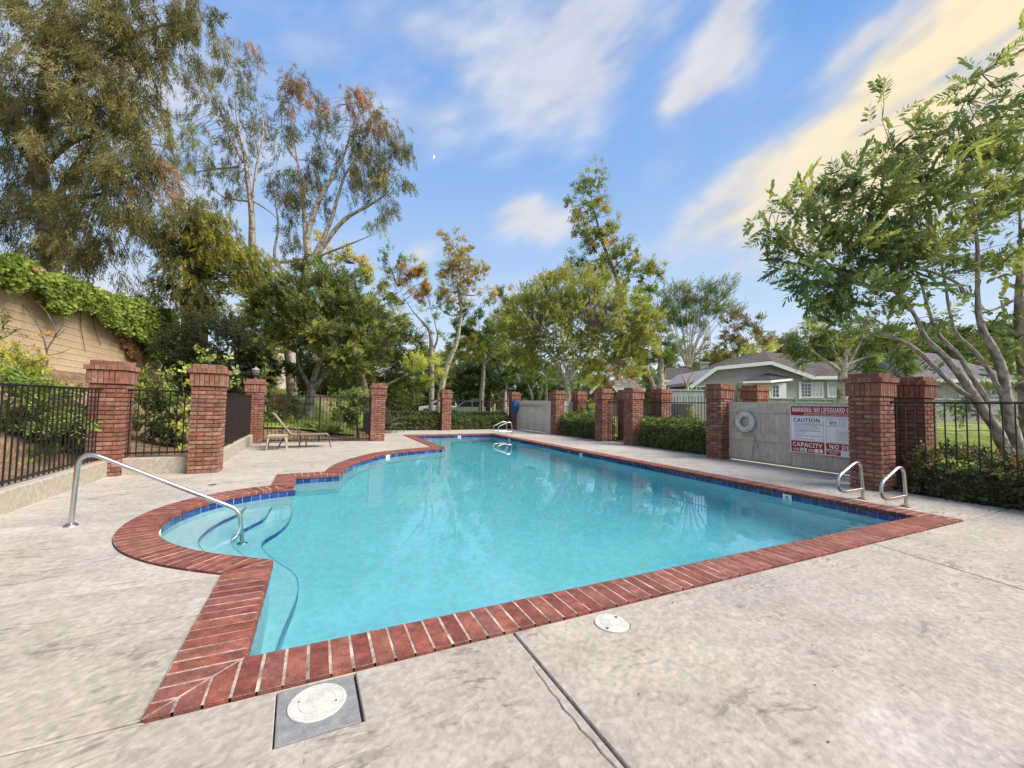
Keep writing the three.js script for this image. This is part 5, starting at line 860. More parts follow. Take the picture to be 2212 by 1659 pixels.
// --- left side
plant({ name: 'eucalyptus_tree', label: 'huge dense drooping olive-green eucalyptus filling the upper left corner', d: 17.5, bark: 'rough', spray: 'gum', pal: 'gum', dir: hang, clumpY: 1.5, clump: 0.2, shell: 0.8, per: 20, deep: 0.8, lai: 1.87,
  limbs: [vt.L([[260, 1500, 1], [240, 1150, 1], [200, 800, 1], [230, 400, 1], [300, 0, 1], [350, -300, 1]], [0.42, 0.34, 0.25, 0.12]), vt.L([[240, 1100, 1], [420, 800, 0], [640, 500, 0], [800, 250, -0.5]], [0.18, 0.12, 0.05]), vt.L([[220, 900, 1], [60, 700, 0], [-150, 500, 0]], [0.2, 0.12, 0.06]), vt.L([[230, 600, 1], [500, 300, 1], [900, 110, 1], [1080, 110, 1]], [0.16, 0.09, 0.03]), vt.L([[240, 1000, 1], [480, 1000, 0], [700, 900, -1]], [0.15, 0.09, 0.04]), vt.L([[210, 850, 1], [430, 700, 1], [700, 720, 1], [880, 760, 1]], [0.14, 0.08, 0.03])],
  blobs: vt.B([[60, 120, 300, 0, 1.78], [330, 80, 300, 1], [600, 60, 260, 0], [820, 40, 200, 1, 1.40], [1000, 60, 150, 1, 0.84], [1080, 150, 120, 1, 0.94], [980, 250, 130, 1, 1.22], [1080, 270, 90, 1, 1.12], [150, 420, 260, 0, 1.50], [420, 360, 260, -0.5], [640, 330, 170, 0, 1.87], [720, 200, 160, 0], [60, 640, 200, 0.5, 1.12, 'gumDark'], [280, 640, 230, 0], [520, 620, 220, -0.5], [700, 560, 140, 0], [800, 640, 110, 0, 1.59], [840, 760, 90, 0, 1.12], [720, 760, 150, -0.5], [440, 860, 210, -1], [640, 900, 170, -1], [780, 900, 110, -0.5, 1.40, 'dry'], [220, 860, 190, 1, 1.03, 'gumDark'], [60, 1000, 190, 2, 1.31, 'darkever'], [120, 1180, 170, 2, 1.50, 'darkever'], [260, 1150, 180, 0, 1.68], [470, 1130, 180, -1], [690, 1080, 150, -1], [840, 1010, 120, -0.5, 1.68], [350, 1320, 150, -1], [480, 1380, 110, -1, 1.50], [220, 1310, 120, 0], [600, 1260, 110, -0.5, 0.75], [760, 1250, 120, 0, 0.94], [800, 1130, 100, 0, 1.59, 'vine'], [700, 1400, 80, 1, 0.56]]) });  // darkest leaf colours at the left edge stand for shadow in the crown
plant({ name: 'eucalyptus_tree', label: 'tall slender white-trunked eucalyptus with sparse crown beside the big drooping one', d: 24, bark: 'pale', spray: 'gum', pal: 'gumDark', dir: hang, clumpY: 1.2, clump: 0.3, lai: 0.85, per: 12, twigR: 0.014,
  limbs: [{ p: [[604, 838], [600, 760], [590, 690], [548, 560], [544, 470], [536, 395], [527, 330], [514, 270], [508, 205], [520, 135]], r: [0.34, 0.3, 0.24, 0.16, 0.11, 0.07, 0.03] }, vt.L([[1285, 1080], [1305, 880], [1345, 640], [1300, 480]], [0.09, 0.06, 0.03]), vt.L([[1280, 1030], [1130, 1000], [1080, 930]], [0.06, 0.03]), vt.L([[1240, 830], [1140, 640], [1070, 520]], [0.07, 0.05, 0.02]), vt.L([[1220, 850], [1050, 870], [940, 890]], [0.06, 0.05, 0.03]), vt.L([[1285, 1020], [1400, 1100], [1450, 1180]], [0.06, 0.04, 0.02])],
  blobs: vt.B([[1250, 260, 80, 0, 1.0, 'gumRustGlow'], [1300, 310, 45, 0, 0.8, 'gumRustGlow'], [1170, 320, 80, 0, 0.8], [1210, 440, 80, 0, 1.1, 'gum'], [1280, 500, 70], [1090, 480, 70, 0, 0.8], [1020, 430, 60, 0, 1.1, 'gum'], [1240, 590, 90], [1330, 580, 60], [1340, 680, 70, 0, 0.7], [1200, 700, 80, 0, 1.1], [1080, 560, 60, 0, 0.9], [1000, 640, 60, 0, 1.4, 'vine'], [920, 620, 70, 0, 0.9, 'gum'], [1040, 760, 70, 0, 1.0, 'vine'], [1180, 790, 80], [1110, 800, 60], [1130, 930, 80, 0, 1.3], [1210, 910, 70, 0, 1.1], [1000, 830, 60, 0, 1.0, 'vine'], [920, 810, 50, 0, 1.2, 'vine'], [1100, 990, 60], [960, 720, 60, 0, 0.6]]) });
plant({ name: 'eucalyptus_tree', label: 'multi-stemmed pale eucalyptus leaning right against the sky, sun glow coloured into its tops', d: 22, bark: 'pale', spray: 'gum', pal: 'gumDark', dir: hang, clumpY: 1.1, clump: 0.3, lai: 1.31, per: 12, twigR: 0.014, reach: 4,
  limbs: [{ p: [[634, 905], [628, 800], [630, 740], [645, 640], [668, 545]], r: [0.27, 0.25, 0.22, 0.2] }, vt.L([[1575, 1300], [1570, 1200], [1640, 1000], [1700, 900], [1760, 780], [1790, 640], [1765, 470]], [0.17, 0.14, 0.11, 0.07, 0.025]), vt.L([[1600, 1310], [1680, 1150], [1760, 900], [1850, 750], [1910, 600]], [0.14, 0.1, 0.06, 0.02]), vt.L([[1610, 1310], [1760, 1120], [1880, 1050], [1980, 980], [2050, 850]], [0.15, 0.11, 0.08, 0.03]), vt.L([[1565, 1310], [1545, 1000], [1520, 830], [1500, 640], [1560, 480]], [0.14, 0.1, 0.06, 0.02]), vt.L([[1620, 1310], [1800, 1240], [1925, 1190]], [0.08, 0.06, 0.03]), vt.L([[1560, 1320], [1410, 1330], [1420, 1150], [1400, 950], [1440, 700]], [0.1, 0.08, 0.05, 0.02]), vt.L([[1520, 830], [1450, 700], [1440, 560], [1480, 430]], [0.06, 0.04, 0.02])],
  blobs: vt.B([[1460, 420, 70, 0, 1.12, 'gumRustGlow'], [1540, 440, 80, 0, 1.50, 'gumRustGlow'], [1620, 500, 65, 0, 1.50, 'gumRustGlow'], [1660, 520, 35, 0, 1.25, 'orange'], [1500, 520, 80, 0, 1.00, 'gumRustGlow'], [1590, 580, 75, 0, 1.12, 'gumRustGlow'], [1530, 640, 80, 0, 1.12], [1620, 660, 60, 0, 1.00], [1450, 660, 60, 0, 1.00], [1430, 540, 50, 0, 0.75], [1800, 470, 75, 0, 1.50, 'gumRustGlow'], [1850, 490, 40, 0, 1.62, 'orange'], [1870, 580, 90, 0, 1.50, 'gumRustGlow'], [1790, 570, 60, 0, 1.25, 'gumRustGlow'], [1960, 610, 65, 0, 1.38, 'gumRustGlow'], [1900, 700, 100, 0, 1.38], [1980, 720, 85, 0, 1.50], [2030, 800, 80, 0, 1.50], [1760, 680, 80, 0, 1.25], [1690, 640, 45, 0, 1.25], [1690, 800, 60, 0, 1.12], [1840, 820, 90, 0, 1.88], [1900, 890, 110, 0, 2.12, 'gum'], [1990, 900, 80, 0, 1.75], [2050, 930, 55, 0, 1.25], [1980, 1070, 65, 0, 1.25], [1920, 1140, 40, 0, 2.12, 'vine'], [2030, 1040, 40, 0, 1.00], [1800, 900, 70, 0, 1.50], [1560, 850, 80, 0, 1.88, 'gum'], [1580, 920, 70, 0, 1.62, 'gum'], [1450, 930, 85, 0, 1.50], [1520, 990, 85, 0, 1.50], [1400, 860, 60, 0, 1.25], [1380, 950, 50, 0, 1.25], [1480, 1060, 70, 0, 1.12], [1600, 1040, 70, 0, 1.12], [1460, 1200, 70, 0, 1.50], [1430, 740, 50, 0, 1.00], [1740, 1000, 60, 0, 0.75], [2060, 760, 40, 0, 0.88]]) });
plant({ name: 'vine_covered_tree', label: 'dark trunk smothered in yellow-green creeper above the ivy wall', d: 18.5, bark: 'dark', spray: 'broadS', pal: 'vine', lai: 3.71, clump: 0.3, dir: hang,
  limbs: [vt.L([[1000, 1560], [985, 1350], [960, 1200], [1000, 1050]], [0.5, 0.42, 0.34, 0.15]), vt.L([[980, 1300], [900, 1350], [880, 1450]], [0.05, 0.03])],
  blobs: vt.B([[1010, 1060, 70], [1060, 1110, 70], [1000, 1160, 90, 0, 3.71, 'gum'], [1120, 1170, 90], [930, 1230, 100, 0, 3.71, 'gum'], [1060, 1260, 100], [1180, 1240, 90], [1140, 1330, 110], [1010, 1350, 80, -0.6, 2.34], [900, 1180, 90, 0, 3.51, 'gum'], [880, 1340, 90, 0, 3.12], [960, 1450, 80, -0.6, 2.15], [1050, 1480, 70, -0.6, 1.95, 'gumDark'], [1230, 1330, 90], [1250, 1430, 80], [1190, 1410, 70, 0, 2.34], [860, 1500, 90, 0.4, 3.51], [930, 1540, 80, 0.4, 3.51], [1330, 1370, 90, 0, 3.12], [1080, 1560, 60, 0, 3.51, 'green'], [740, 1540, 70, 0.5, 3.12, 'green'], [820, 1420, 60, 0, 1.95]]) });
plant({ name: 'evergreen_tree', label: 'broad dark-green evergreen tree forking low behind the railing and lounger', d: 19, bark: 'grey', spray: 'broad', pal: 'ever', lai: 3.4, clump: 0.27, per: 16, shell: 0.5, reach: 2.6,
  limbs: [va2.L([[1085, 1085], [1100, 850], [1120, 720], [1150, 560], [1220, 340], [1300, 150]], [0.26, 0.23, 0.2, 0.14, 0.06]), va2.L([[1120, 700], [1050, 560], [980, 430], [950, 250]], [0.13, 0.1, 0.07, 0.04]), va2.L([[1140, 690], [1250, 560], [1400, 430], [1560, 330]], [0.14, 0.1, 0.08, 0.04]), va2.L([[1150, 600], [1250, 330], [1330, 180]], [0.09, 0.06, 0.03])],
  blobs: v9.B([[1330, 430, 140], [1480, 390, 130], [1640, 490, 150, 0, 2.2, 'green'], [1820, 560, 180], [1180, 570, 160, -0.5], [1400, 600, 210, -1], [1600, 620, 220, -1], [1800, 760, 200, -0.8], [1050, 700, 160, -0.5], [1220, 780, 190, -1.2], [1450, 820, 210, -1.5], [1680, 880, 200, -1.5], [950, 830, 130, 0], [1080, 930, 130, -1], [1280, 980, 150, -1.6], [1500, 1010, 160, -1.8], [1720, 1070, 170, -1.8], [1880, 930, 170, -1], [1960, 1080, 160, -0.8], [1850, 1200, 150, -1.2], [1700, 1220, 110, -1.4, 1.7], [1980, 1230, 130, 0], [1560, 1140, 90, -1.5, 1.5], [1150, 1040, 80, -1.4, 1.9], [1960, 700, 150, 0.5, 2, 'green'], [2080, 900, 130, 0.5], [2090, 1080, 120, 0.5], [2060, 600, 120, 1, 1.9, 'vine'], [1880, 440, 100, 1, 1.7, 'olive'], [1010, 560, 90, 0.5, 1.6, 'vine'], [880, 640, 80, 0.5, 1.7, 'ever'], [1100, 420, 90, 1, 1.3, 'vine']]) });
plant({ name: 'dense_shrub', label: 'dark dense evergreen shrub mass behind the vine-topped pillar', cat: 'shrub', d: 17, bark: 'dark', spray: 'broadS', pal: 'darkever', lai: 3.2, per: 22, shell: 0.35, clump: 0.3, twigs: false,
  limbs: [v9.L([[500, 1560], [480, 1300], [520, 1000]], [0.12, 0.08, 0.03]), v9.L([[700, 1560], [720, 1200], [700, 950]], [0.1, 0.08, 0.03])],
  blobs: v9.B([[250, 860, 110, 0.3, 2.6, 'brownever'], [400, 810, 120, 0.3, 2.6, 'brownever'], [570, 830, 130, 0.3, 2.6, 'brownever'], [330, 980, 200], [560, 980, 210], [760, 1000, 170], [200, 1180, 190], [420, 1180, 210], [640, 1180, 210], [830, 1150, 150], [230, 1400, 190], [450, 1400, 200], [680, 1380, 200], [850, 1330, 120], [900, 1480, 120], [760, 1520, 150], [1000, 1250, 110, 2], [980, 1420, 120, 2.5], [1180, 1320, 90, 3], [1330, 1250, 110, 3.5], [1300, 1400, 130, 4], [1550, 1330, 140, 4], [1760, 1390, 130, 5]]) });
plant({ name: 'tree_trunk', label: 'slim pale trunk wrapped in bright leaves beside the left lantern', d: 17.5, bark: 'pale', spray: 'broadS', pal: 'lime', lai: 1.3, limbs: [va2.L([[520, 740], [520, 520], [510, 330], [520, 200], [560, 60]], [0.17, 0.15, 0.13, 0.1, 0.06])], blobs: va2.B([[480, 260, 70, -0.4, 1.5], [420, 240, 40, -0.4, 1.5], [560, 330, 60, -0.3, 1.7], [580, 430, 60, -0.3, 1.7], [570, 540, 60, -0.3, 1.6], [620, 230, 80, -0.4, 1.6], [550, 120, 70, -0.4, 1.5, 'vine'], [640, 420, 50, 0, 1.3, 'green']]) });
plant({ name: 'dark_bush', label: 'rounded dark bush behind the lounger backrest and railing', cat: 'bush', d: 16.5, bark: 'dark', spray: 'broadS', pal: 'darkever', lai: 2.8, shell: 0.4, blobs: va2.B([[790, 900, 110], [860, 980, 80], [720, 870, 70, 0, 2, 'red'], [640, 870, 70, 0, 2.0, 'red'], [880, 870, 70]]) });
plant({ name: 'leafy_bush', label: 'large glossy green bush behind the right half of the lounger railing', cat: 'bush', d: 16.2, bark: 'dark', spray: 'ivy', pal: 'green', lai: 2.6, shell: 0.4, clump: 0.3, limbs: [va2.L([[1700, 1300], [1690, 1130], [1650, 900]], [0.05, 0.04, 0.02])], blobs: va2.B([[1560, 900, 140], [1700, 880, 150], [1560, 1040, 120, 0, 2.4, 'ever'], [1720, 1040, 130, 0, 2.4, 'ever'], [1640, 780, 90], [1770, 780, 80], [1500, 960, 70], [1800, 930, 70]]) });
for (const [x, y, d, l, n] of [[1180, 1170, 16.6, 'strappy green clump behind the railing left of the fork-trunked tree foot'.replace('left', 'right'), 5], [570, 1150, 16.6, 'strappy yellow-green clump behind the railing beside the lantern pillar', 5], [740, 1060, 17.2, 'smaller strappy clump behind the raised lounger back', 4], [1340, 1160, 16.7, 'strappy clump beside the middle railing post', 4]]) {
  seed(plantSeed++); const c = at(475.2 + x * 0.17576, 720 + y * 0.17576, d), t = thing('strappy_plant', l, 'plant', V(c.x, bank(c.x, c.z), c.z), null), items = []; for (let i = 0; i < n * 4; i++) { const px = c.x + gauss() * 0.3, pz = c.z + gauss() * 0.25; items.push({ p: V(px, bank(px, pz), pz), d: V(gauss() * 0.15, 1, gauss() * 0.15).normalize(), s: rr(0.8, 1.3), c: PAL[i % 3 ? 'lime' : 'green'][i % 3], k: rr(0.5, 0.85) }); } scatter('foliage', t, SP.strap, LM, items);
}
// ivy over the wall
{
  seed(90); const t = thing('ivy', 'bright green ivy draped over the top and end of the block wall', 'ivy', V(-7, 4.5, -18)), items = [], poly = [[-60, -20], [100, 30], [300, 100], [450, 220], [900, 285], [1000, 360], [1350, 480], [2000, 650], [2200, 740], [2210, 900], [2130, 1150], [2000, 1270], [1860, 1210], [1780, 1010], [1520, 930], [1300, 790], [1100, 670], [900, 590], [760, 690], [670, 690], [650, 590], [490, 490], [420, 340], [180, 340], [-60, 290]];
  const inside = (x, y) => { let c = false; for (let i = 0, j = poly.length - 1; i < poly.length; j = i++) { const [xi, yi] = poly[i], [xj, yj] = poly[j]; if ((yi > y) !== (yj > y) && x < (xj - xi) * (y - yi) / (yj - yi) + xi) c = !c; } return c; };
  for (let i = 0; i < 26000; i++) { const x = rr(-60, 2230), y = rr(-30, 1290), jx = 24 * gauss(), jy = 26 * gauss() + 120 * (fbm(x * 0.008, y * 0.004, 64, 3, 3) - 0.5); if (!inside(x + jx, y + jy)) continue; const X = -6.92 + Math.abs(gauss()) * 0.22, p = onX(x * 0.16927, 561.6 + y * 0.16927, X), P = PAL.ivy; items.push({ p, d: V(0.9 + gauss() * 0.5, 0.5 + gauss() * 0.5, gauss() * 0.7).normalize(), s: rr(0.5, 1.5) * (1 + clamp((-p.z - 15) / 40)), c: rnd() < 0.012 ? PAL.dry[1] : P[Math.floor(rnd() * 4)], k: rr(0.75, 1.2) }); }
  const dry = [[1500, 900], [1560, 980], [1620, 1080], [1680, 1160], [1700, 1210]]; for (const [x, y] of dry) for (let i = 0; i < 60; i++) { const p = onX((x + gauss() * 60) * 0.16927, 561.6 + (y + gauss() * 50) * 0.16927, -6.9); items.push({ p, d: V(1, gauss(), gauss()).normalize(), s: rr(0.5, 0.9), c: PAL.dry[i % 2], k: rr(0.5, 1) }); }
  scatter('foliage', t, SP.ivy, LM, items); total += items.length;
  const stems = []; for (const q of [[[1030, 640], [1030, 850], [1060, 1000], [1090, 1170]], [[1180, 700], [1220, 900], [1290, 1090]], [[1760, 1180], [1900, 1400], [2010, 1500]], [[1700, 1230], [1830, 1420], [1990, 1530]], [[1990, 1280], [2010, 1400], [2020, 1540]], [[2080, 1200], [2090, 1400], [2110, 1560]]]) stems.push(limb(q.map(([x, y]) => onX(x * 0.16927, 561.6 + y * 0.16927, -6.93).sub(V(-7, 4.5, -18))), [0.014, 0.01], 5, 4)); part('stem', merge(stems), barks.rough, t);
}
plant({ name: 'bare_shrub', label: 'leafless branching shrub standing before the sandy block wall', cat: 'shrub', d: 10.6, bark: 'rough', spray: 'broadS', pal: 'dry', lai: 0.25, root: false, twigs: false, limbs: [vw.L([[598, 1340], [600, 1200], [610, 1130], [690, 1000], [720, 920]], [0.022, 0.018, 0.014, 0.01]), vw.L([[600, 1180], [560, 1000], [500, 860], [380, 670], [200, 470], [20, 250]], [0.018, 0.017, 0.014, 0.008]), vw.L([[715, 920], [660, 780], [560, 620], [330, 460], [170, 380]], [0.012, 0.01, 0.006]), vw.L([[690, 1000], [760, 900], [830, 790]], [0.01, 0.005]), vw.L([[610, 1220], [760, 1190], [900, 1130]], [0.011, 0.005]), vw.L([[560, 1010], [480, 940]], [0.008, 0.004]), vw.L([[700, 990], [780, 940], [830, 880]], [0.009, 0.004]), vw.L([[600, 1240], [540, 1240], [510, 1180]], [0.008, 0.004])], blobs: vw.B([[700, 930, 30, 0, 0.5], [580, 1240, 40, 0, 0.4]]) });
plant({ name: 'golden_shrub', label: 'yellow-green spreading shrub on the slope below the block wall', cat: 'shrub', d: 9.3, bark: 'dark', spray: 'broadS', pal: 'yellow', lai: 2.4, shell: 0.45, clump: 0.3, blobs: vw.B([[60, 1240, 170], [200, 1330, 170], [350, 1420, 150], [480, 1480, 130], [80, 1430, 180], [250, 1520, 160], [450, 1560, 130], [590, 1540, 80], [20, 1080, 90, 0, 1.4, 'green'], [100, 1120, 60, 0, 1.3, 'green'], [20, 900, 70, 0.3, 0.9, 'green'], [200, 880, 50, 0.3, 0.8, 'green'], [0, 600, 90, 0.3, 1.0, 'gum'], [60, 480, 90, 0.3, 0.8, 'gum'], [20, 720, 60, 0.3, 0.9, 'gum']]) });
plant({ name: 'green_shrub', label: 'glossy green shrubs crowding behind the left iron fence', cat: 'shrub', d: 7.4, bark: 'dark', spray: 'broad', pal: 'green', mat: LMgloss, lai: 3.2, scale: 0.75, shell: 0.4, clump: 0.3, blobs: v1.B([[20, 870, 45], [75, 870, 40], [125, 875, 38], [165, 885, 34], [50, 920, 45, 0, 2.2, 'ever'], [105, 925, 42, 0.2, 2.4, 'darkever'], [155, 925, 35, 0.4, 2.4, 'darkever'], [25, 975, 35, -0.2, 2, 'green'], [75, 990, 28, -0.3, 1.8, 'green'], [-20, 940, 50], [190, 940, 30, 1, 2.2, 'darkever'], [40, 1000, 30, -0.2, 2.6, 'ever'], [95, 985, 28, -0.1, 2.6, 'ever'], [145, 965, 26, 0.2, 2.6, 'ever'], [60, 955, 34, 0.2, 3, 'darkever'], [110, 960, 34, 0.3, 3, 'darkever'], [185, 970, 24, 0.8, 2.6, 'darkever'], [140, 975, 30, 0.5, 2, 'ever']]) });
plant({ name: 'green_shrub', label: 'dark glossy shrub behind the short railing between the two left pillars', cat: 'shrub', d: 10.2, bark: 'dark', spray: 'broad', pal: 'darkever', mat: LMgloss, lai: 2.6, scale: 0.8, shell: 0.4, clump: 0.3, blobs: v1.B([[310, 860, 28, 0, 2.4, 'ever'], [345, 862, 30, 0, 2.4, 'ever'], [385, 870, 28, 0, 2.2, 'green'], [305, 900, 32], [345, 905, 34], [390, 905, 30], [315, 945, 30], [355, 950, 30], [395, 950, 26], [318, 968, 22, -0.1], [355, 970, 24, -0.1], [392, 968, 22, -0.1], [330, 838, 26, 0.5, 1.8, 'ever'], [370, 838, 26, 0.5, 1.6, 'brownever'], [300, 832, 22, 0.6, 1.6, 'brownever']]) });
plant({ name: 'climbing_vine', label: 'pale lime vine climbing over the brick pillar beside the short railing', cat: 'vine', d: 9.55, bark: 'rough', spray: 'ivy', pal: 'pale', lai: 1.1, scale: 0.9, per: 4, shell: 0.7, clump: 0.35, twigs: false, limbs: [{ p: [[405, 975, 0.4], [400, 920, 0.3], [398, 860, 0.2], [395, 800, 0.2], [420, 778, 0.2]], r: [0.012, 0.008] }], blobs: v1.B([[388, 908, 20, 0.2], [402, 935, 18, 0.2, 1.5, 'lime'], [378, 922, 10, 0.2], [400, 880, 14, 0.3, 1.4, 'lime'], [396, 835, 14, 0.3], [382, 812, 13, 0.2], [392, 793, 13, 0.2], [412, 787, 10, 0.1], [440, 778, 8, 0.1, 1.2, 'yellow'], [456, 774, 9, 0.1], [425, 774, 7, 0.2], [478, 780, 7, 0.1], [502, 800, 7, 0.3], [496, 815, 7, 0.3], [408, 960, 12, 0.2, 1.4, 'lime']]) });
// --- middle distance
plant({ name: 'autumn_tree', label: 'amber-topped tree showing above the broad evergreen', d: 31, bark: 'rough', spray: 'maple', pal: 'amber', lai: 2.85, clump: 0.3, limbs: [{ p: [[790, 850], [775, 750], [768, 640], [765, 570]], r: [0.22, 0.16, 0.1, 0.04] }], blobs: v9.B([[1800, 230, 80], [1870, 280, 85], [1930, 340, 60], [1750, 300, 75, 0, 2.40, 'olive'], [1640, 180, 45, 0, 1.95], [1510, 40, 30], [1530, 80, 25], [1690, 270, 60, 0, 1.95, 'gold'], [1560, 250, 60, 0, 1.80, 'olive']]) });
plant({ name: 'autumn_tree', label: 'orange-flushed tree right of the broad evergreen with crooked grey stem', d: 30, bark: 'grey', spray: 'maple', pal: 'orange', scale: 0.7, lai: 3.46, clump: 0.32, limbs: [{ p: [[932, 860], [932, 770], [928, 715], [912, 695], [890, 670], [860, 620]], r: [0.2, 0.18, 0.13, 0.08, 0.03] }, { p: [[933, 765], [945, 730], [940, 700], [930, 668]], r: [0.1, 0.07, 0.03] }, { p: [[932, 765], [915, 745], [905, 730]], r: [0.08, 0.03] }], blobs: v10.B([[260, 590, 90], [390, 700, 100], [390, 820, 100], [210, 740, 60], [480, 740, 60, 0, 3.08, 'gold'], [360, 920, 80, 0, 3.59, 'gumRustGlow'], [240, 520, 60, 0, 3.08, 'gold'], [450, 600, 70, 0, 2.82, 'syc'], [190, 480, 60, 0, 2.56, 'green'], [330, 500, 50, 0, 2.31, 'syc'], [60, 420, 70, 0, 1.80, 'green'], [20, 560, 70, 0, 2.31, 'green'], [430, 1000, 60, 0, 2.31, 'olive'], [600, 1100, 70, 0, 1.28, 'green'], [420, 1180, 60, 0, 1.80, 'green'], [640, 1320, 70, 0, 1.54, 'green'], [540, 850, 60, 0, 2.56, 'syc'], [120, 640, 80, 0, 3.33, 'olive'], [180, 900, 90, 0, 3.85, 'olive'], [80, 800, 90, 0, 3.85, 'ever']]) });
plant({ name: 'sycamore_tree', label: 'thin golden sycamore with leaning trunk and open crown before blue sky', d: 32, bark: 'pale', spray: 'maple', pal: 'gold', lai: 3.21, clump: 0.34, per: 6, scale: 0.62, limbs: [{ p: [[950, 862], [966, 790], [985, 745], [993, 705], [996, 670], [990, 630], [996, 598], [985, 555], [955, 521]], r: [0.24, 0.21, 0.15, 0.11, 0.08, 0.05, 0.02] }, v10.L([[850, 860], [1000, 870], [1100, 840], [1190, 845]], [0.06, 0.04, 0.02]), v10.L([[840, 1080], [740, 1090], [640, 1030], [580, 970]], [0.07, 0.05, 0.02]), v10.L([[850, 700], [960, 600], [1080, 620], [1160, 610]], [0.05, 0.03, 0.015]), v10.L([[840, 480], [870, 330], [850, 210], [810, 150]], [0.04, 0.02, 0.01])],
  blobs: v10.B([[815, 160, 25], [860, 240, 40], [660, 230, 60], [740, 330, 70], [830, 400, 80], [910, 350, 60], [780, 480, 80], [890, 500, 90], [970, 560, 80], [700, 560, 80, 0, 3.38, 'syc'], [800, 600, 90], [1080, 610, 80], [1130, 600, 50], [680, 680, 70], [850, 690, 90], [980, 680, 80], [720, 800, 90], [840, 860, 60], [660, 880, 70, 0, 3.38], [760, 930, 70], [900, 960, 70, 0, 4.06, 'syc'], [1190, 810, 50], [1200, 870, 40], [1060, 820, 50, 0, 2.70], [600, 960, 60, 0, 2.70, 'green'], [700, 1020, 70, 0, 2.70, 'green'], [860, 1040, 60, 0, 4.06, 'green'], [880, 780, 60, 0, 4.06, 'orange']]) });
plant({ name: 'green_tree', label: 'mid-green tree filling the gap behind the sycamore trunks', d: 38, bark: 'grey', spray: 'maple', pal: 'green', lai: 4.08, limbs: [{ p: [[1040, 865], [1045, 780], [1035, 720]], r: [0.25, 0.2, 0.06] }, { p: [[1045, 790], [1072, 740], [1080, 700]], r: [0.12, 0.08, 0.04] }], blobs: v10.B([[900, 1180, 110], [1030, 1230, 120], [1120, 1320, 120], [950, 1330, 130], [800, 1260, 90], [1200, 1420, 100, 0, 3.81, 'olive'], [1060, 1430, 120, 0, 4.08, 'olive'], [850, 1430, 110, 0, 3.81, 'olive'], [1310, 830, 60, 0, 3.54, 'syc'], [1400, 890, 70, 0, 3.81, 'gold'], [1290, 950, 80, 0, 3.81, 'olive'], [1180, 950, 60, 0, 3.26, 'green'], [1330, 1070, 80, 0, 3.54, 'olive'], [1320, 1230, 80, 0, 3.54, 'olive'], [1060, 1050, 70, 0, 2.72, 'green'], [1420, 1010, 80, 0, 3.26, 'green'], [730, 1480, 90, 0, 3.26, 'olive']]) });
plant({ name: 'lime_tree', label: 'bright lime-green small tree behind the pillar right of the lounger', d: 25, bark: 'rough', spray: 'broad', pal: 'lime', lai: 1.7, scale: 1.3, clump: 0.32, limbs: [va3.L([[-120, 700], [30, 650], [200, 560], [330, 510], [480, 460]], [0.16, 0.13, 0.1, 0.05]), va3.L([[380, 830], [370, 720], [320, 560]], [0.06, 0.05, 0.03])], root: false, blobs: va3.B([[400, 300, 80], [500, 330, 90], [330, 400, 80], [450, 420, 100], [600, 380, 80], [650, 450, 70], [560, 480, 90], [690, 540, 50], [430, 540, 60, 0, 1.4, 'green'], [300, 500, 60, 0, 1.4, 'green'], [560, 590, 60, 0, 1.3]]) });
plant({ name: 'round_tree', label: 'dark rounded tree standing directly behind the white estate car', d: 40, bark: 'dark', spray: 'broad', pal: 'bottle', scale: 1.5, lai: 3, shell: 0.4, clump: 0.28, limbs: [va3.L([[1290, 850], [1300, 720], [1310, 600]], [0.25, 0.18, 0.08]), va3.L([[1270, 840], [1200, 760], [1130, 700]], [0.14, 0.1, 0.05])], blobs: va3.B([[1060, 560, 120], [1180, 470, 130], [1320, 450, 130], [1440, 520, 110], [1480, 600, 70], [1130, 640, 110], [1280, 600, 120], [1400, 660, 100], [1000, 660, 110], [1230, 420, 90], [900, 700, 100, 1], [960, 780, 80, 1], [1080, 750, 90, 1], [800, 620, 100, 3, 2, 'green']]) });
plant({ name: 'round_tree', label: 'dark bushy tree behind the far corner lantern', d: 38, bark: 'dark', spray: 'broad', pal: 'bottle', scale: 1.5, lai: 2.8, shell: 0.4, clump: 0.28, limbs: [va3.L([[1880, 850], [1880, 720], [1870, 600]], [0.3, 0.2, 0.08])], blobs: va3.B([[1680, 520, 110], [1800, 470, 130, 0, 2.4, 'green'], [1740, 640, 110], [1880, 650, 110], [1960, 560, 120, 0, 2.3, 'green'], [1830, 740, 80], [1650, 660, 70], [2020, 680, 80]]) });
plant({ name: 'hedge_tree', label: 'low dark hedge and tree mass left of the white cars', cat: 'shrub', d: 44, bark: 'dark', spray: 'broad', scale: 1.6, pal: 'darkever', lai: 2.5, shell: 0.4, twigs: false, blobs: va3.B([[120, 640, 130], [250, 700, 110], [420, 700, 100], [520, 620, 110, 0, 2.2, 'ever'], [700, 660, 100], [620, 760, 60], [300, 780, 60], [860, 760, 70], [1460, 790, 70], [20, 720, 110, -4]]) });
plant({ name: 'backdrop_tree', label: 'shadowy dark-green tree mass on the slope behind the white trunks', d: 34, bark: 'dark', spray: 'broad', scale: 1.7, pal: 'ever', lai: 3, shell: 0.5, twigs: false, limbs: [{ p: [[700, 850], [705, 780], [700, 700]], r: [0.25, 0.2, 0.08] }], blobs: v1.B([[600, 760, 60], [660, 740, 70], [720, 760, 70], [780, 780, 60], [640, 810, 50], [700, 820, 50], [760, 830, 40], [830, 800, 50], [860, 760, 50], [560, 720, 60], [530, 660, 60, 0, 2.4, 'vine'], [620, 690, 60], [700, 680, 60], [780, 700, 60], [840, 700, 50, 0, 2.4, 'olive'], [870, 830, 40], [800, 845, 30], [900, 800, 40, 2]]) });
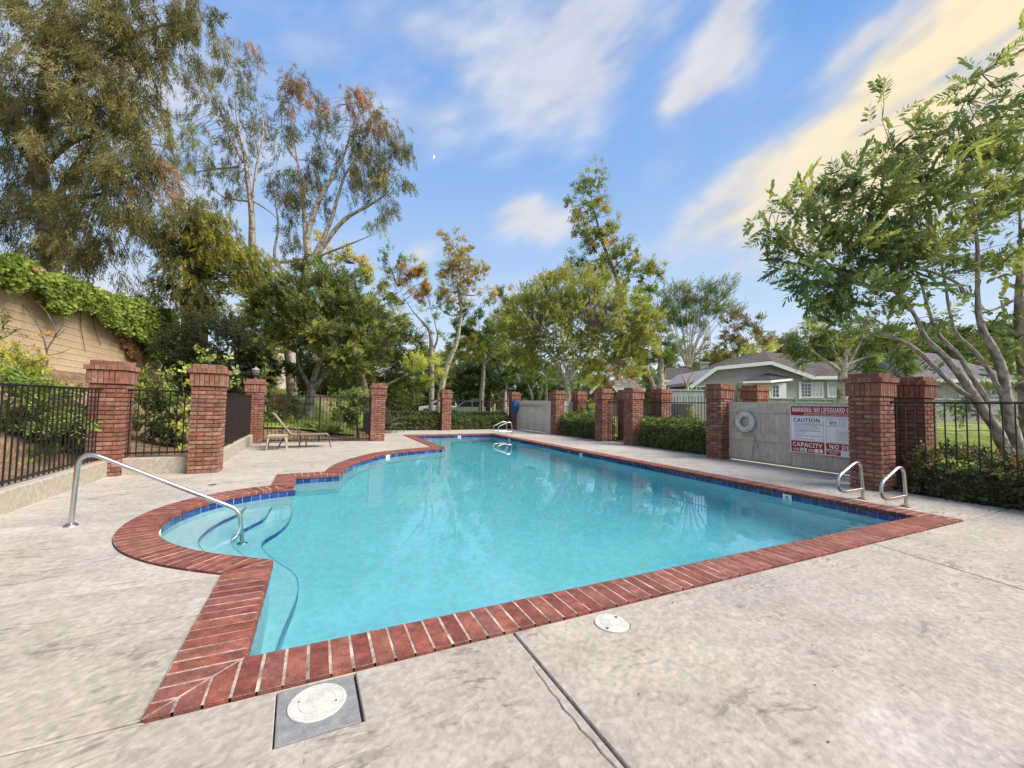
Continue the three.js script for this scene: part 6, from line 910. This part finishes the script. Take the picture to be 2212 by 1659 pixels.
plant({ name: 'backdrop_tree', label: 'hazy green trees along the lane behind the cars and far pillars', d: 56, bark: 'grey', spray: 'broad', scale: 2.4, pal: 'green', lai: 3.64, shell: 0.5, twigs: false, limbs: [{ p: [[1000, 860], [1003, 820], [1000, 780]], r: [0.3, 0.2, 0.1] }], blobs: v1.B([[930, 800, 40], [980, 790, 40], [1030, 800, 40], [1080, 790, 34, 0, 3.08, 'syc'], [1120, 780, 36, 0, 3.08, 'vine'], [960, 835, 28], [1010, 840, 26], [1060, 838, 22], [1160, 800, 34], [1200, 815, 30], [1260, 800, 36, 0, 3.08, 'yellow'], [1310, 790, 30, 0, 3.08, 'vine'], [1360, 785, 34, 0, 3.08, 'yellow'], [1420, 790, 34], [1460, 770, 34], [1520, 770, 34, 0, 3.08, 'gum'], [1560, 790, 28, 0, 3.08, 'gum']]) });
plant({ name: 'backdrop_tree', label: 'sunny yellow-green tree filling the gap left of the olive tree', d: 44, bark: 'grey', spray: 'broad', scale: 1.9, pal: 'olive', lai: 2.3, shell: 0.55, clump: 0.25, limbs: [{ p: [[1090, 862], [1092, 800], [1085, 730]], r: [0.25, 0.2, 0.08] }], blobs: v1.B([[1060, 720, 34], [1095, 700, 34], [1100, 740, 40], [1060, 760, 38], [1020, 750, 32], [1000, 790, 30, 0, 2.2, 'green'], [1085, 785, 34, 0, 2.2, 'green'], [1040, 800, 30], [960, 770, 30, 0, 1.8, 'vine'], [900, 760, 34, 0, 2, 'vine'], [870, 790, 34, 0, 2, 'green'], [1115, 670, 24], [920, 800, 30, 0, 2, 'green'], [980, 815, 26, 0, 2, 'lime']]) });
plant({ name: 'olive_tree', label: 'broad olive-yellow tree with bare grey forking limbs in the picture centre', d: 25, bark: 'grey', spray: 'broadS', scale: 1.15, pal: 'olive', lai: 2.6, clump: 0.24, per: 15, reach: 3.5, twigR: 0.016, limbs: [va4.L([[250, 860], [248, 640], [215, 540], [60, 290], [-40, 130], [-120, 0]], [0.24, 0.21, 0.15, 0.1, 0.04]), va4.L([[240, 620], [240, 450], [200, 350], [120, 200]], [0.1, 0.08, 0.04]), va4.L([[262, 610], [300, 480], [370, 340], [450, 180], [560, 0]], [0.15, 0.12, 0.09, 0.04]), va4.L([[272, 590], [400, 520], [480, 370], [620, 290], [640, 200]], [0.13, 0.1, 0.08, 0.04]), va4.L([[255, 580], [265, 420], [330, 250], [280, 60]], [0.09, 0.07, 0.03]), va4.L([[550, 330], [640, 325], [700, 360], [770, 350]], [0.05, 0.04, 0.02]), va4.L([[380, 330], [480, 310], [560, 290]], [0.07, 0.04])],
  blobs: v1.B([[1190, 650, 58], [1245, 632, 58], [1300, 645, 55], [1345, 680, 55], [1375, 715, 45], [1150, 690, 55], [1205, 705, 60], [1270, 700, 62], [1330, 730, 52], [1125, 740, 45], [1180, 755, 45, 0.5], [1160, 640, 40], [1230, 750, 45, 1.2, 1.4], [1290, 755, 50, 0.5], [1350, 770, 42], [1390, 750, 32], [1320, 795, 34, 0.4, 1.4], [1275, 790, 26, 1.5, 1], [1135, 785, 32, 0.6], [1165, 800, 28, 1, 1.3], [1395, 690, 36], [1215, 620, 36], [1275, 612, 36], [1110, 700, 35], [1100, 770, 30, 1, 1.4, 'green']]) });
plant({ name: 'green_tree', label: 'darker green tree low behind the olive tree trunk', d: 30, bark: 'grey', spray: 'broad', scale: 1.3, pal: 'green', lai: 1.7, limbs: [{ p: [[1180, 860], [1178, 810], [1160, 770]], r: [0.12, 0.1, 0.04] }, { p: [[1150, 862], [1140, 830], [1120, 800]], r: [0.1, 0.08, 0.04] }, { p: [[1165, 862], [1172, 830], [1168, 790]], r: [0.1, 0.07, 0.03] }], blobs: v1.B([[1130, 795, 34], [1170, 810, 30], [1215, 800, 34], [1260, 805, 32, 0, 1.7, 'lime'], [1290, 815, 26, 0, 1.5, 'syc'], [1105, 760, 34], [1110, 700, 28], [1140, 665, 24, 0, 0.7], [1165, 645, 24, 0, 0.5], [1310, 820, 24, 3, 1.3, 'dry'], [1345, 810, 30, 3, 1.3, 'dry'], [1370, 800, 26, 3, 1.4, 'yellow'], [1395, 815, 20, 3, 1.2]]) });
plant({ name: 'sycamore_tree', label: 'tallest sycamore with a spire-like top rising behind the olive tree', d: 34, bark: 'rough', spray: 'maple', pal: 'syc', lai: 2.03, clump: 0.3, per: 10, limbs: [{ p: [[1408, 850], [1392, 800], [1378, 765], [1360, 700], [1342, 640], [1328, 590], [1302, 525], [1290, 480], [1278, 430], [1290, 365]], r: [0.42, 0.4, 0.33, 0.24, 0.18, 0.13, 0.09, 0.03] }, { p: [[1336, 625], [1352, 602], [1385, 600], [1412, 612]], r: [0.07, 0.05, 0.02] }, { p: [[1325, 580], [1350, 560], [1385, 570]], r: [0.07, 0.03] }, { p: [[1322, 575], [1300, 560], [1262, 575], [1235, 590]], r: [0.07, 0.05, 0.02] }, { p: [[1300, 520], [1320, 505], [1340, 520]], r: [0.05, 0.02] }, { p: [[1342, 630], [1310, 610], [1290, 590]], r: [0.05, 0.02] }],
  blobs: v1.B([[1291, 362, 14], [1280, 383, 18], [1297, 392, 18], [1262, 405, 17], [1245, 418, 17], [1275, 420, 22], [1292, 432, 17], [1232, 445, 13], [1262, 445, 23], [1288, 458, 20], [1250, 470, 17], [1275, 480, 26], [1296, 495, 20], [1258, 500, 17], [1282, 512, 25], [1320, 505, 23], [1308, 530, 26, 0, 2.25, 'gold'], [1268, 540, 20], [1285, 555, 26], [1240, 560, 13], [1340, 528, 24], [1365, 545, 26], [1340, 560, 28], [1310, 575, 28], [1378, 570, 26], [1396, 585, 22], [1405, 600, 18], [1360, 585, 26], [1280, 580, 24], [1255, 585, 22], [1228, 595, 18], [1210, 590, 14, 0, 1.80, 'green'], [1430, 585, 10], [1422, 605, 12], [1390, 612, 18], [1300, 600, 24], [1345, 612, 18], [1196, 605, 14, 0, 1.80, 'green'], [1325, 470, 12, 0, 1.20]]) });
plant({ name: 'white_trunk_tree', label: 'white-trunked green tree between the leaning trunk and the vase-shaped tree', d: 29, bark: 'pale', spray: 'broad', scale: 1.3, pal: 'green', lai: 2.55, limbs: [va4.L([[1400, 760], [1395, 500], [1405, 300], [1400, 150], [1420, -60]], [0.28, 0.25, 0.2, 0.12, 0.05]), va4.L([[1440, 760], [1440, 560], [1470, 400]], [0.16, 0.12, 0.05])], blobs: v11.B([[1120, 900, 110], [1050, 1000, 110], [1180, 1040, 120], [1100, 1160, 120], [1220, 1180, 100, 0, 2.55, 'ever'], [1120, 1320, 110, 0, 2.85, 'ever'], [1240, 1330, 90], [1110, 1450, 100, 0, 2.85, 'ever'], [1280, 1480, 90], [1150, 1560, 80], [1320, 1570, 70], [1000, 900, 90, 0, 2.40, 'olive'], [1010, 1150, 80, 0, 2.25, 'yellow'], [940, 860, 80, 0, 2.10, 'olive']]) });
{ const stems = []; seed(96); for (let i = 0; i < 22; i++) { const u = clamp(i / 21 + rr(-0.08, 0.08)), a = lerp(-0.55, 0.72, u) + rr(-0.1, 0.1), h = rr(520, 860) * (1 - 0.22 * Math.abs(u - 0.45)), x0 = 1530 + (u - 0.5) * 70, top = 1640 - h; stems.push(v11.L([[x0, 1640, (i % 5 - 2) * 0.15], [x0 + a * h * 0.3, 1640 - h * 0.38, (i % 5 - 2) * 0.3], [x0 + a * h * 0.62, 1640 - h * 0.7, (i % 5 - 2) * 0.5], [x0 + a * h, top, (i % 5 - 2) * 0.7]], [0.03, 0.024, 0.016, 0.004])); }
  plant({ name: 'vase_tree', label: 'vase-shaped tree of many thin pale stems left of the stucco house', d: 26, bark: 'pale', spray: 'feather', scale: 1.1, pal: 'feather', lai: 1.90, clump: 0.3, twigR: 0.007, dir: (o) => V(o.x * 0.7 + gauss() * 0.7, 0.75 + gauss() * 0.4, o.z * 0.7 + gauss() * 0.7), root: false, limbs: [va4.L([[1722, 870], [1725, 720], [1722, 600]], [0.17, 0.15, 0.13]), va4.L([[1722, 650], [1690, 560], [1640, 470]], [0.08, 0.06, 0.04]), va4.L([[1726, 640], [1770, 530], [1830, 450]], [0.08, 0.06, 0.04]), ...stems], blobs: v11.B([[1450, 1150, 110, 0, 1.7], [1600, 1190, 110, 0, 1.6], [1750, 1130, 100, 0, 1.5], [1350, 1160, 90, 0, 1.8, 'green'], [1540, 1300, 80, 0, 1.0], [1680, 1290, 70, 0, 0.9], [1330, 850, 80, 0, 1.4], [1450, 820, 75, 0, 1.4], [1560, 830, 85, 0, 1.4], [1680, 800, 80, 0, 1.3], [1790, 810, 80, 0, 1.3], [1900, 840, 80, 0, 1.2], [1980, 770, 70, 0, 0.80], [1300, 930, 100, 0, 1.30, 'green'], [1430, 920, 110], [1560, 920, 110], [1700, 880, 100], [1830, 900, 100], [1950, 900, 80], [1350, 1060, 90, 0, 3.38, 'green'], [1500, 1050, 110, 0, 2.60], [1640, 1020, 100, 0, 2.60], [1780, 1030, 90, 0, 2.08], [1920, 1020, 90, 0, 2.08], [2030, 1060, 70, 0, 1.82], [1520, 1180, 90, 0, 1.82], [1660, 1150, 90, 0, 1.56], [1420, 1180, 70, 0, 2.60, 'green'], [1850, 1130, 70, 0, 1.56], [2050, 760, 35, 0, 1.56], [2100, 1050, 40, 0, 1.56]]) }); }
for (const [l, d, list, tr] of [['feathery olive tree on the rise behind the stucco house roof', 52, [[1585, 705, 22], [1572, 690, 18, 0, 1.6, 'gumRustGlow'], [1600, 690, 20], [1625, 710, 22], [1645, 722, 20], [1610, 740, 26], [1580, 745, 22], [1560, 735, 16, 0, 1.5, 'gumRustGlow'], [1640, 750, 22, 0, 1.6, 'lime'], [1600, 765, 22, 0, 1.6, 'lime']], [[1612, 800], [1605, 750], [1590, 715]]], ['rounded olive tree at the skyline right of the feathery one', 60, [[1665, 740, 24], [1690, 735, 20], [1680, 755, 26], [1650, 765, 22], [1700, 755, 22], [1720, 745, 18, 0, 1.5, 'green']], [[1680, 800], [1680, 760], [1676, 740]]]]) plant({ name: 'skyline_tree', label: l, d, bark: 'pale', spray: 'broad', scale: 2.2, pal: 'gum', lai: 1.9, limbs: [{ p: tr, r: [0.3, 0.22, 0.08] }], blobs: v1.B(list) });
// --- right side
plant({ name: 'lawn_tree', label: 'pale-trunked spreading tree growing behind the board fence before the stucco house', d: 17.5, bark: 'pale', spray: 'pinn', scale: 1.2, pal: 'blue', lai: 2.5, clump: 0.3, per: 13, limbs: [v12.L([[750, 1400], [747, 1130], [770, 980], [775, 850], [740, 760]], [0.21, 0.18, 0.12, 0.08, 0.04]), v12.L([[742, 1130], [660, 1060], [530, 970], [440, 900]], [0.1, 0.08, 0.05, 0.03]), v12.L([[755, 1110], [800, 1040], [870, 920], [910, 840]], [0.12, 0.09, 0.06, 0.03]), v12.L([[800, 1060], [900, 1010], [1050, 980], [1150, 960]], [0.07, 0.05, 0.03]), v12.L([[745, 1080], [700, 1000], [650, 860], [640, 780]], [0.08, 0.06, 0.03]), v12.L([[765, 1000], [830, 880], [850, 800]], [0.07, 0.05, 0.03])],
  blobs: v12.B([[400, 890, 90], [330, 920, 60], [420, 980, 75], [480, 870, 90], [560, 850, 90], [600, 930, 80], [540, 950, 60], [660, 870, 80, 0, 1.96, 'olive'], [500, 780, 90, 0, 1.68, 'olive'], [620, 760, 90], [950, 870, 90], [1040, 930, 100], [1160, 930, 100], [1270, 940, 100, 0, 2.52, 'green'], [1110, 1030, 100, 0, 2.80, 'green'], [1230, 1040, 95, 0, 2.80, 'green'], [1000, 1050, 80], [1340, 990, 80, 0, 2.52, 'green'], [1350, 890, 80], [1180, 1090, 70], [850, 790, 80], [730, 800, 80], [960, 970, 60, 0, 1.40, 'olive'], [1000, 800, 90], [1120, 830, 90], [420, 1020, 40]]) });
plant({ name: 'shade_tree', label: 'large multi-trunked tree with leaning grey limbs over the right fence', d: 7.4, bark: 'grey', spray: 'pinn', scale: 1.0, pal: 'ash', lai: 1.67, clump: 0.24, per: 10, shell: 0.75, reach: 2.2, twigR: 0.008, deep: 1.0,
  limbs: [va6.L([[2150, 1720], [2080, 1560], [1960, 1380], [1850, 1150], [1700, 930], [1560, 720], [1400, 480], [1200, 250], [1000, 50], [850, -250], [437, -683], [-18, -1024]], [0.112, 0.092, 0.080, 0.068, 0.056, 0.040, 0.024, 0.010]), va6.L([[2160, 1720], [2130, 1420], [2040, 1100], [1985, 800], [1950, 500], [1850, 230], [1720, 0], [1650, -250], [1640, -500], [1632, -1138], [1490, -1934], [1404, -2503]], [0.120, 0.096, 0.080, 0.068, 0.052, 0.036, 0.024, 0.008]), va6.L([[1600, 790], [1480, 740], [1300, 600], [1100, 400], [880, 200], [640, 60], [470, 10], [300, -100]], [0.048, 0.044, 0.040, 0.036, 0.020]), va6.L([[1760, 980], [1740, 800], [1560, 520], [1400, 260], [1150, 0], [1050, -250], [920, -683], [608, -1365]], [0.044, 0.040, 0.032, 0.024, 0.008]), va6.L([[1990, 860], [1900, 680], [1760, 420], [1600, 220], [1380, 0], [1300, -250], [1233, -683], [1063, -1422], [920, -2219]], [0.040, 0.036, 0.032, 0.024, 0.016, 0.006]), va6.L([[2240, 1720, 0.6], [2260, 1100, 0.6], [2230, 500, 0.5], [2180, 0, 0.4], [2150, -400, 0.3], [2170, -1000, 0.2], [2150, -1700, 0.2]], [0.128, 0.120, 0.112, 0.080, 0.040]), va6.L([[2200, 60, 0.4], [2000, -60, 0.4], [1700, -200, 0.4]], [0.040, 0.032, 0.016]), v12.L([[1180, 460], [1170, 380], [1200, 200], [1180, 60]], [0.028, 0.024, 0.012]), v12.L([[1150, 465], [900, 410], [700, 310], [640, 250], [500, 150]], [0.028, 0.024, 0.018, 0.008]), v12.L([[1750, 530], [1690, 420], [1520, 330], [1300, 280], [1150, 260]], [0.028, 0.024, 0.010]), v12.L([[2130, 540, 0.4], [1950, 620, 0.3], [1800, 580, 0]], [0.024, 0.020]), v1.L([[2120, 480, 0.2], [2080, 380], [2060, 280], [2120, 160]], [0.024, 0.016, 0.006]), v1.L([[1930, 560], [1850, 500], [1760, 470], [1650, 455]], [0.016, 0.011, 0.005]), v1.L([[2010, 560], [1960, 420], [1930, 330], [1905, 260]], [0.016, 0.011, 0.004]), v1.L([[1910, 560], [1870, 430], [1850, 380]], [0.012, 0.005])],
  blobs: v1.B([[1640, 458, 22, 0, 1.42], [1675, 480, 30], [1700, 490, 44], [1712, 530, 34], [1735, 425, 38], [1745, 470, 48], [1790, 455, 50], [1820, 405, 46], [1850, 360, 32, 0, 1.31], [1840, 450, 56], [1880, 420, 54], [1905, 262, 20, 0, 1.21], [1895, 215, 16, 0, 1.31], [1935, 350, 46], [1960, 300, 40], [1975, 250, 26, 0, 1.31], [1985, 350, 54], [2030, 300, 50], [2030, 370, 60], [2085, 270, 50], [2105, 210, 40], [2140, 165, 28, 0, 1.21], [2150, 135, 16, 0, 1.21], [2150, 260, 50], [2190, 220, 50], [2200, 300, 60], [2080, 340, 60], [2140, 350, 60], [2200, 390, 60], [2060, 430, 64], [1990, 430, 64], [1930, 450, 60], [2120, 440, 64], [2190, 460, 64], [1890, 490, 62], [1840, 520, 60], [1790, 530, 54], [1740, 560, 50], [1722, 580, 32], [1950, 520, 62], [2010, 510, 60], [2070, 510, 60, 0, 1.42], [2130, 520, 54, 0, 1.31], [2190, 540, 54, 0, 1.31], [1760, 610, 52, 0, 2.08, 'blue'], [1810, 590, 60, 0, 2.19, 'blue'], [1870, 570, 60, 0, 2.19, 'blue'], [1920, 590, 56, 0, 1.98, 'blue'], [1780, 660, 46, 0, 2.08, 'blue'], [1840, 650, 54, 0, 2.19, 'blue'], [1900, 650, 50, 0, 1.76, 'blue'], [1960, 640, 46, 0, 1.54, 'blue'], [1980, 580, 50, 0, 1.31], [2040, 590, 46, 0, 1.10], [2000, 690, 34, 0, 1.54, 'blue'], [1940, 710, 26, 0, 1.31, 'blue'], [2110, 600, 44, 0.3, 1.10], [2180, 620, 50, 0.3, 1.21], [2170, 690, 40, 0.4, 1.31, 'green'], [2190, 760, 36, 0.4, 1.54, 'green'], [2180, 820, 26, 0.5, 1.31, 'green'], [2200, 100, 34, 0.3, 1.10], [2190, 890, 22, 0.5, 1.10, 'green'], [1665, 515, 16, 0, 1.21]]) });
{ const q = (x, d) => { const p = at(x, 868, d); return [p.x, p.z]; };
  hedge('tall_hedge', 'tall unclipped dark green hedge behind the white cars', q(560, 56), q(1072, 53), 2, 3.9, 'ever', { spray: 'broad', scale: 2.6, rough: 0.5, wave: 0.5, lai: 2.2 });
  hedge('tall_hedge', 'tall unclipped hedge behind the far board panel and olive tree', q(1125, 53), q(1300, 52), 2, 3.2, 'green', { spray: 'broad', scale: 2.6, rough: 0.5, wave: 0.5, lai: 2.2 }); }
hedge('clipped_hedge', 'dark clipped hedge along the far railing left of the middle far pillar', [2.3, -21.75], [5.9, -21.65], 0.7, 0.80, 'hedge', { scale: 1.3 });
hedge('clipped_hedge', 'dark clipped hedge along the far railing right of the middle far pillar', [6.4, -21.65], [10.0, -21.95], 0.7, 0.80, 'hedge', { scale: 1.3 });
hedge('clipped_hedge', 'tall clipped hedge between the gate pillar and the life ring pillar', [11.05, -11.5], [11.05, -8.45], 0.72, 0.92, 'hedge', { topPal: 'green', rough: 0.06 });
hedge('clipped_hedge', 'leafy clipped hedge left of the iron gate beside the poolside', [11.0, -16.75], [11.0, -13.95], 0.75, 0.9, 'hedge', { topPal: 'green', rough: 0.09, wave: 0.06 });
hedge('low_hedge', 'red-tipped dark hedge behind the right iron fence beneath the leaning trunks', [9.98, -3.5], [9.9, 0.4], 0.95, 0.66, 'darkever', { topPal: 'redmix', rough: 0.09, wave: 0.05, scale: 1.1, lai: 2.2 });
plant({ name: 'leafy_shrub', label: 'loose yellow-green shrub rising behind the hedge left of the gate', cat: 'shrub', d: 19.5, bark: 'dark', spray: 'broadS', pal: 'yellow', lai: 1.6, blobs: va4.B([[490, 960, 70], [530, 920, 50], [430, 1000, 60, 0, 1.6, 'ever'], [500, 1040, 60], [400, 1060, 60, 0, 1.6, 'ever']]) });
plant({ name: 'leafy_shrub', label: 'reddish straggling shrub above the clipped hedge right of the gate', cat: 'shrub', d: 16.2, bark: 'dark', spray: 'broadS', pal: 'olive', lai: 1.1, blobs: va4.B([[1310, 970, 50], [1370, 990, 60, 0, 1.0, 'dry'], [1290, 1040, 50], [1480, 1060, 40, 0, 0.9, 'dry'], [1770, 1040, 60], [1700, 1050, 50], [1860, 1050, 40, 0, 1, 'green'], [1840, 990, 25, 0, 0.6]]) });
plant({ name: 'conifer_shrub', label: 'dark spreading juniper on the lawn behind the right fence', cat: 'shrub', d: 15, bark: 'dark', spray: 'feather', pal: 'bottle', lai: 2.8, shell: 0.4, blobs: va6.B([[1450, 870, 70], [1530, 890, 70], [1400, 910, 50], [1580, 930, 60], [1500, 950, 50]]) });
plant({ name: 'palm_tree', label: 'small bushy palm left of the white house on the right', d: 21, bark: 'dark', spray: 'palm', pal: 'green', lai: 1.6, twigs: false, limbs: [va6.L([[1005, 850], [1010, 740], [1020, 660]], [0.2, 0.18, 0.16])], blobs: va6.B([[1020, 560, 90], [960, 600, 60], [1090, 600, 70], [1020, 640, 60]]) });
plant({ name: 'ground_ivy', label: 'low leafy ground cover edging the back of the right lawn', cat: 'plant', d: 18.5, spray: 'ivy', pal: 'green', lai: 2, scale: 0.9, bark: 'dark', blobs: va6.B([[980, 950, 40], [1060, 955, 40], [1140, 960, 40], [1220, 962, 40], [1300, 965, 40], [1380, 970, 40], [1460, 975, 40]]) });
{ // hillside far right and the wooded rise behind the roofs
  const P = [], U = [], I = [], c0 = fwd.clone().multiplyScalar(150), nx = 60, nz = 14, prof = (u) => { const x = 1106 + u / 150 * 885.6; return 1.45 + 150 / 885.6 * (lerp(96, 190, smooth(1560, 2260, x)) + 14 * Math.sin(x * 0.02) + 8 * Math.sin(x * 0.061)) * smooth(1350, 1650, x); };
  for (let j = 0; j <= nz; j++) for (let i = 0; i <= nx; i++) { const u = lerp(20, 330, i / nx), v = j / nz, y = prof(u) * Math.sin(v * Math.PI / 2) - 1, p = c0.clone().addScaledVector(rgt, u).addScaledVector(fwd, -70 + v * 120); P.push(p.x, y, p.z); U.push(u, v * 120); }
  for (let j = 0; j < nz; j++) for (let i = 0; i < nx; i++) { const a = j * (nx + 1) + i, b = a + nx + 1; I.push(a, a + 1, b, a + 1, b + 1, b); }
  const g = new THREE.BufferGeometry(); g.setAttribute('position', new THREE.Float32BufferAttribute(P, 3)); g.setAttribute('uv', new THREE.Float32BufferAttribute(U, 2)); g.setIndex(I); g.computeVertexNormals(); tag(part('hillside', g, grained(lin(0.13, 0.14, 0.075), 1), scene), 'green scrubby hillside rising far behind the houses on the right', 'hill', null, 'structure');
  seed(97); const items = []; const bushG = sprayGeo({ n: 60, L: 0.5, W: 0.4, S: 1.2, tilt: 1.2, jit: 0.9, seed: 40, from: 0 });
  for (let k = 0; k < 420; k++) { const u = rr(60, 325), v = Math.pow(rnd(), 0.7), y = prof(u) * Math.sin(v * Math.PI / 2) - 1, p = c0.clone().addScaledVector(rgt, u).addScaledVector(fwd, -70 + v * 120), big = rr(0.8, 2.2), b = PAL[rnd() < 0.5 ? 'ever' : 'blue']; for (let i = 0; i < 9; i++) items.push({ p: V(p.x + gauss() * 2 * big, y + rr(0, 2.4) * big, p.z + gauss() * 2 * big), d: V(gauss(), 1, gauss()).normalize(), s: big * rr(0.8, 1.4), c: b[Math.floor(rnd() * 3)], k: rr(0.8, 1.5) }); }
  const im = scatter('hillside_scrub', scene, bushG, LM, items); tag(im, 'grey-green scrub covering the far hillside', 'scrub', null, 'stuff'); total += items.length;
}
{ // grass blades on the nearer lawns
  seed(98); const items = [], put = (x, z, s) => items.push({ p: V(x, bank(x, z) + 0.05, z), d: V(gauss() * 0.2, 1, gauss() * 0.2).normalize(), s, c: PAL.grass[Math.floor(rnd() * 3)], k: rr(0.8, 1.25) });
  for (let i = 0; i < 26000; i++) { const x = 11.9 + 14 * Math.pow(rnd(), 1.3), z = rr(-13, 3); put(x, z, rr(0.7, 1.3)); }
  for (let i = 0; i < 9000; i++) put(rr(-4.3, 1.5), rr(-28, -18.3), rr(1.0, 1.8)); for (let i = 0; i < 6000; i++) put(rr(1.6, 11.8), rr(-34, -22.7), rr(1.0, 1.8));
  const im = scatter('grass', scene, SP.grass, LM, items); tag(im, 'short green grass blades on the lawns', 'grass', null, 'stuff'); total += items.length;
}
console.log('leaf sprays', total);
renderer.render(scene, camera);
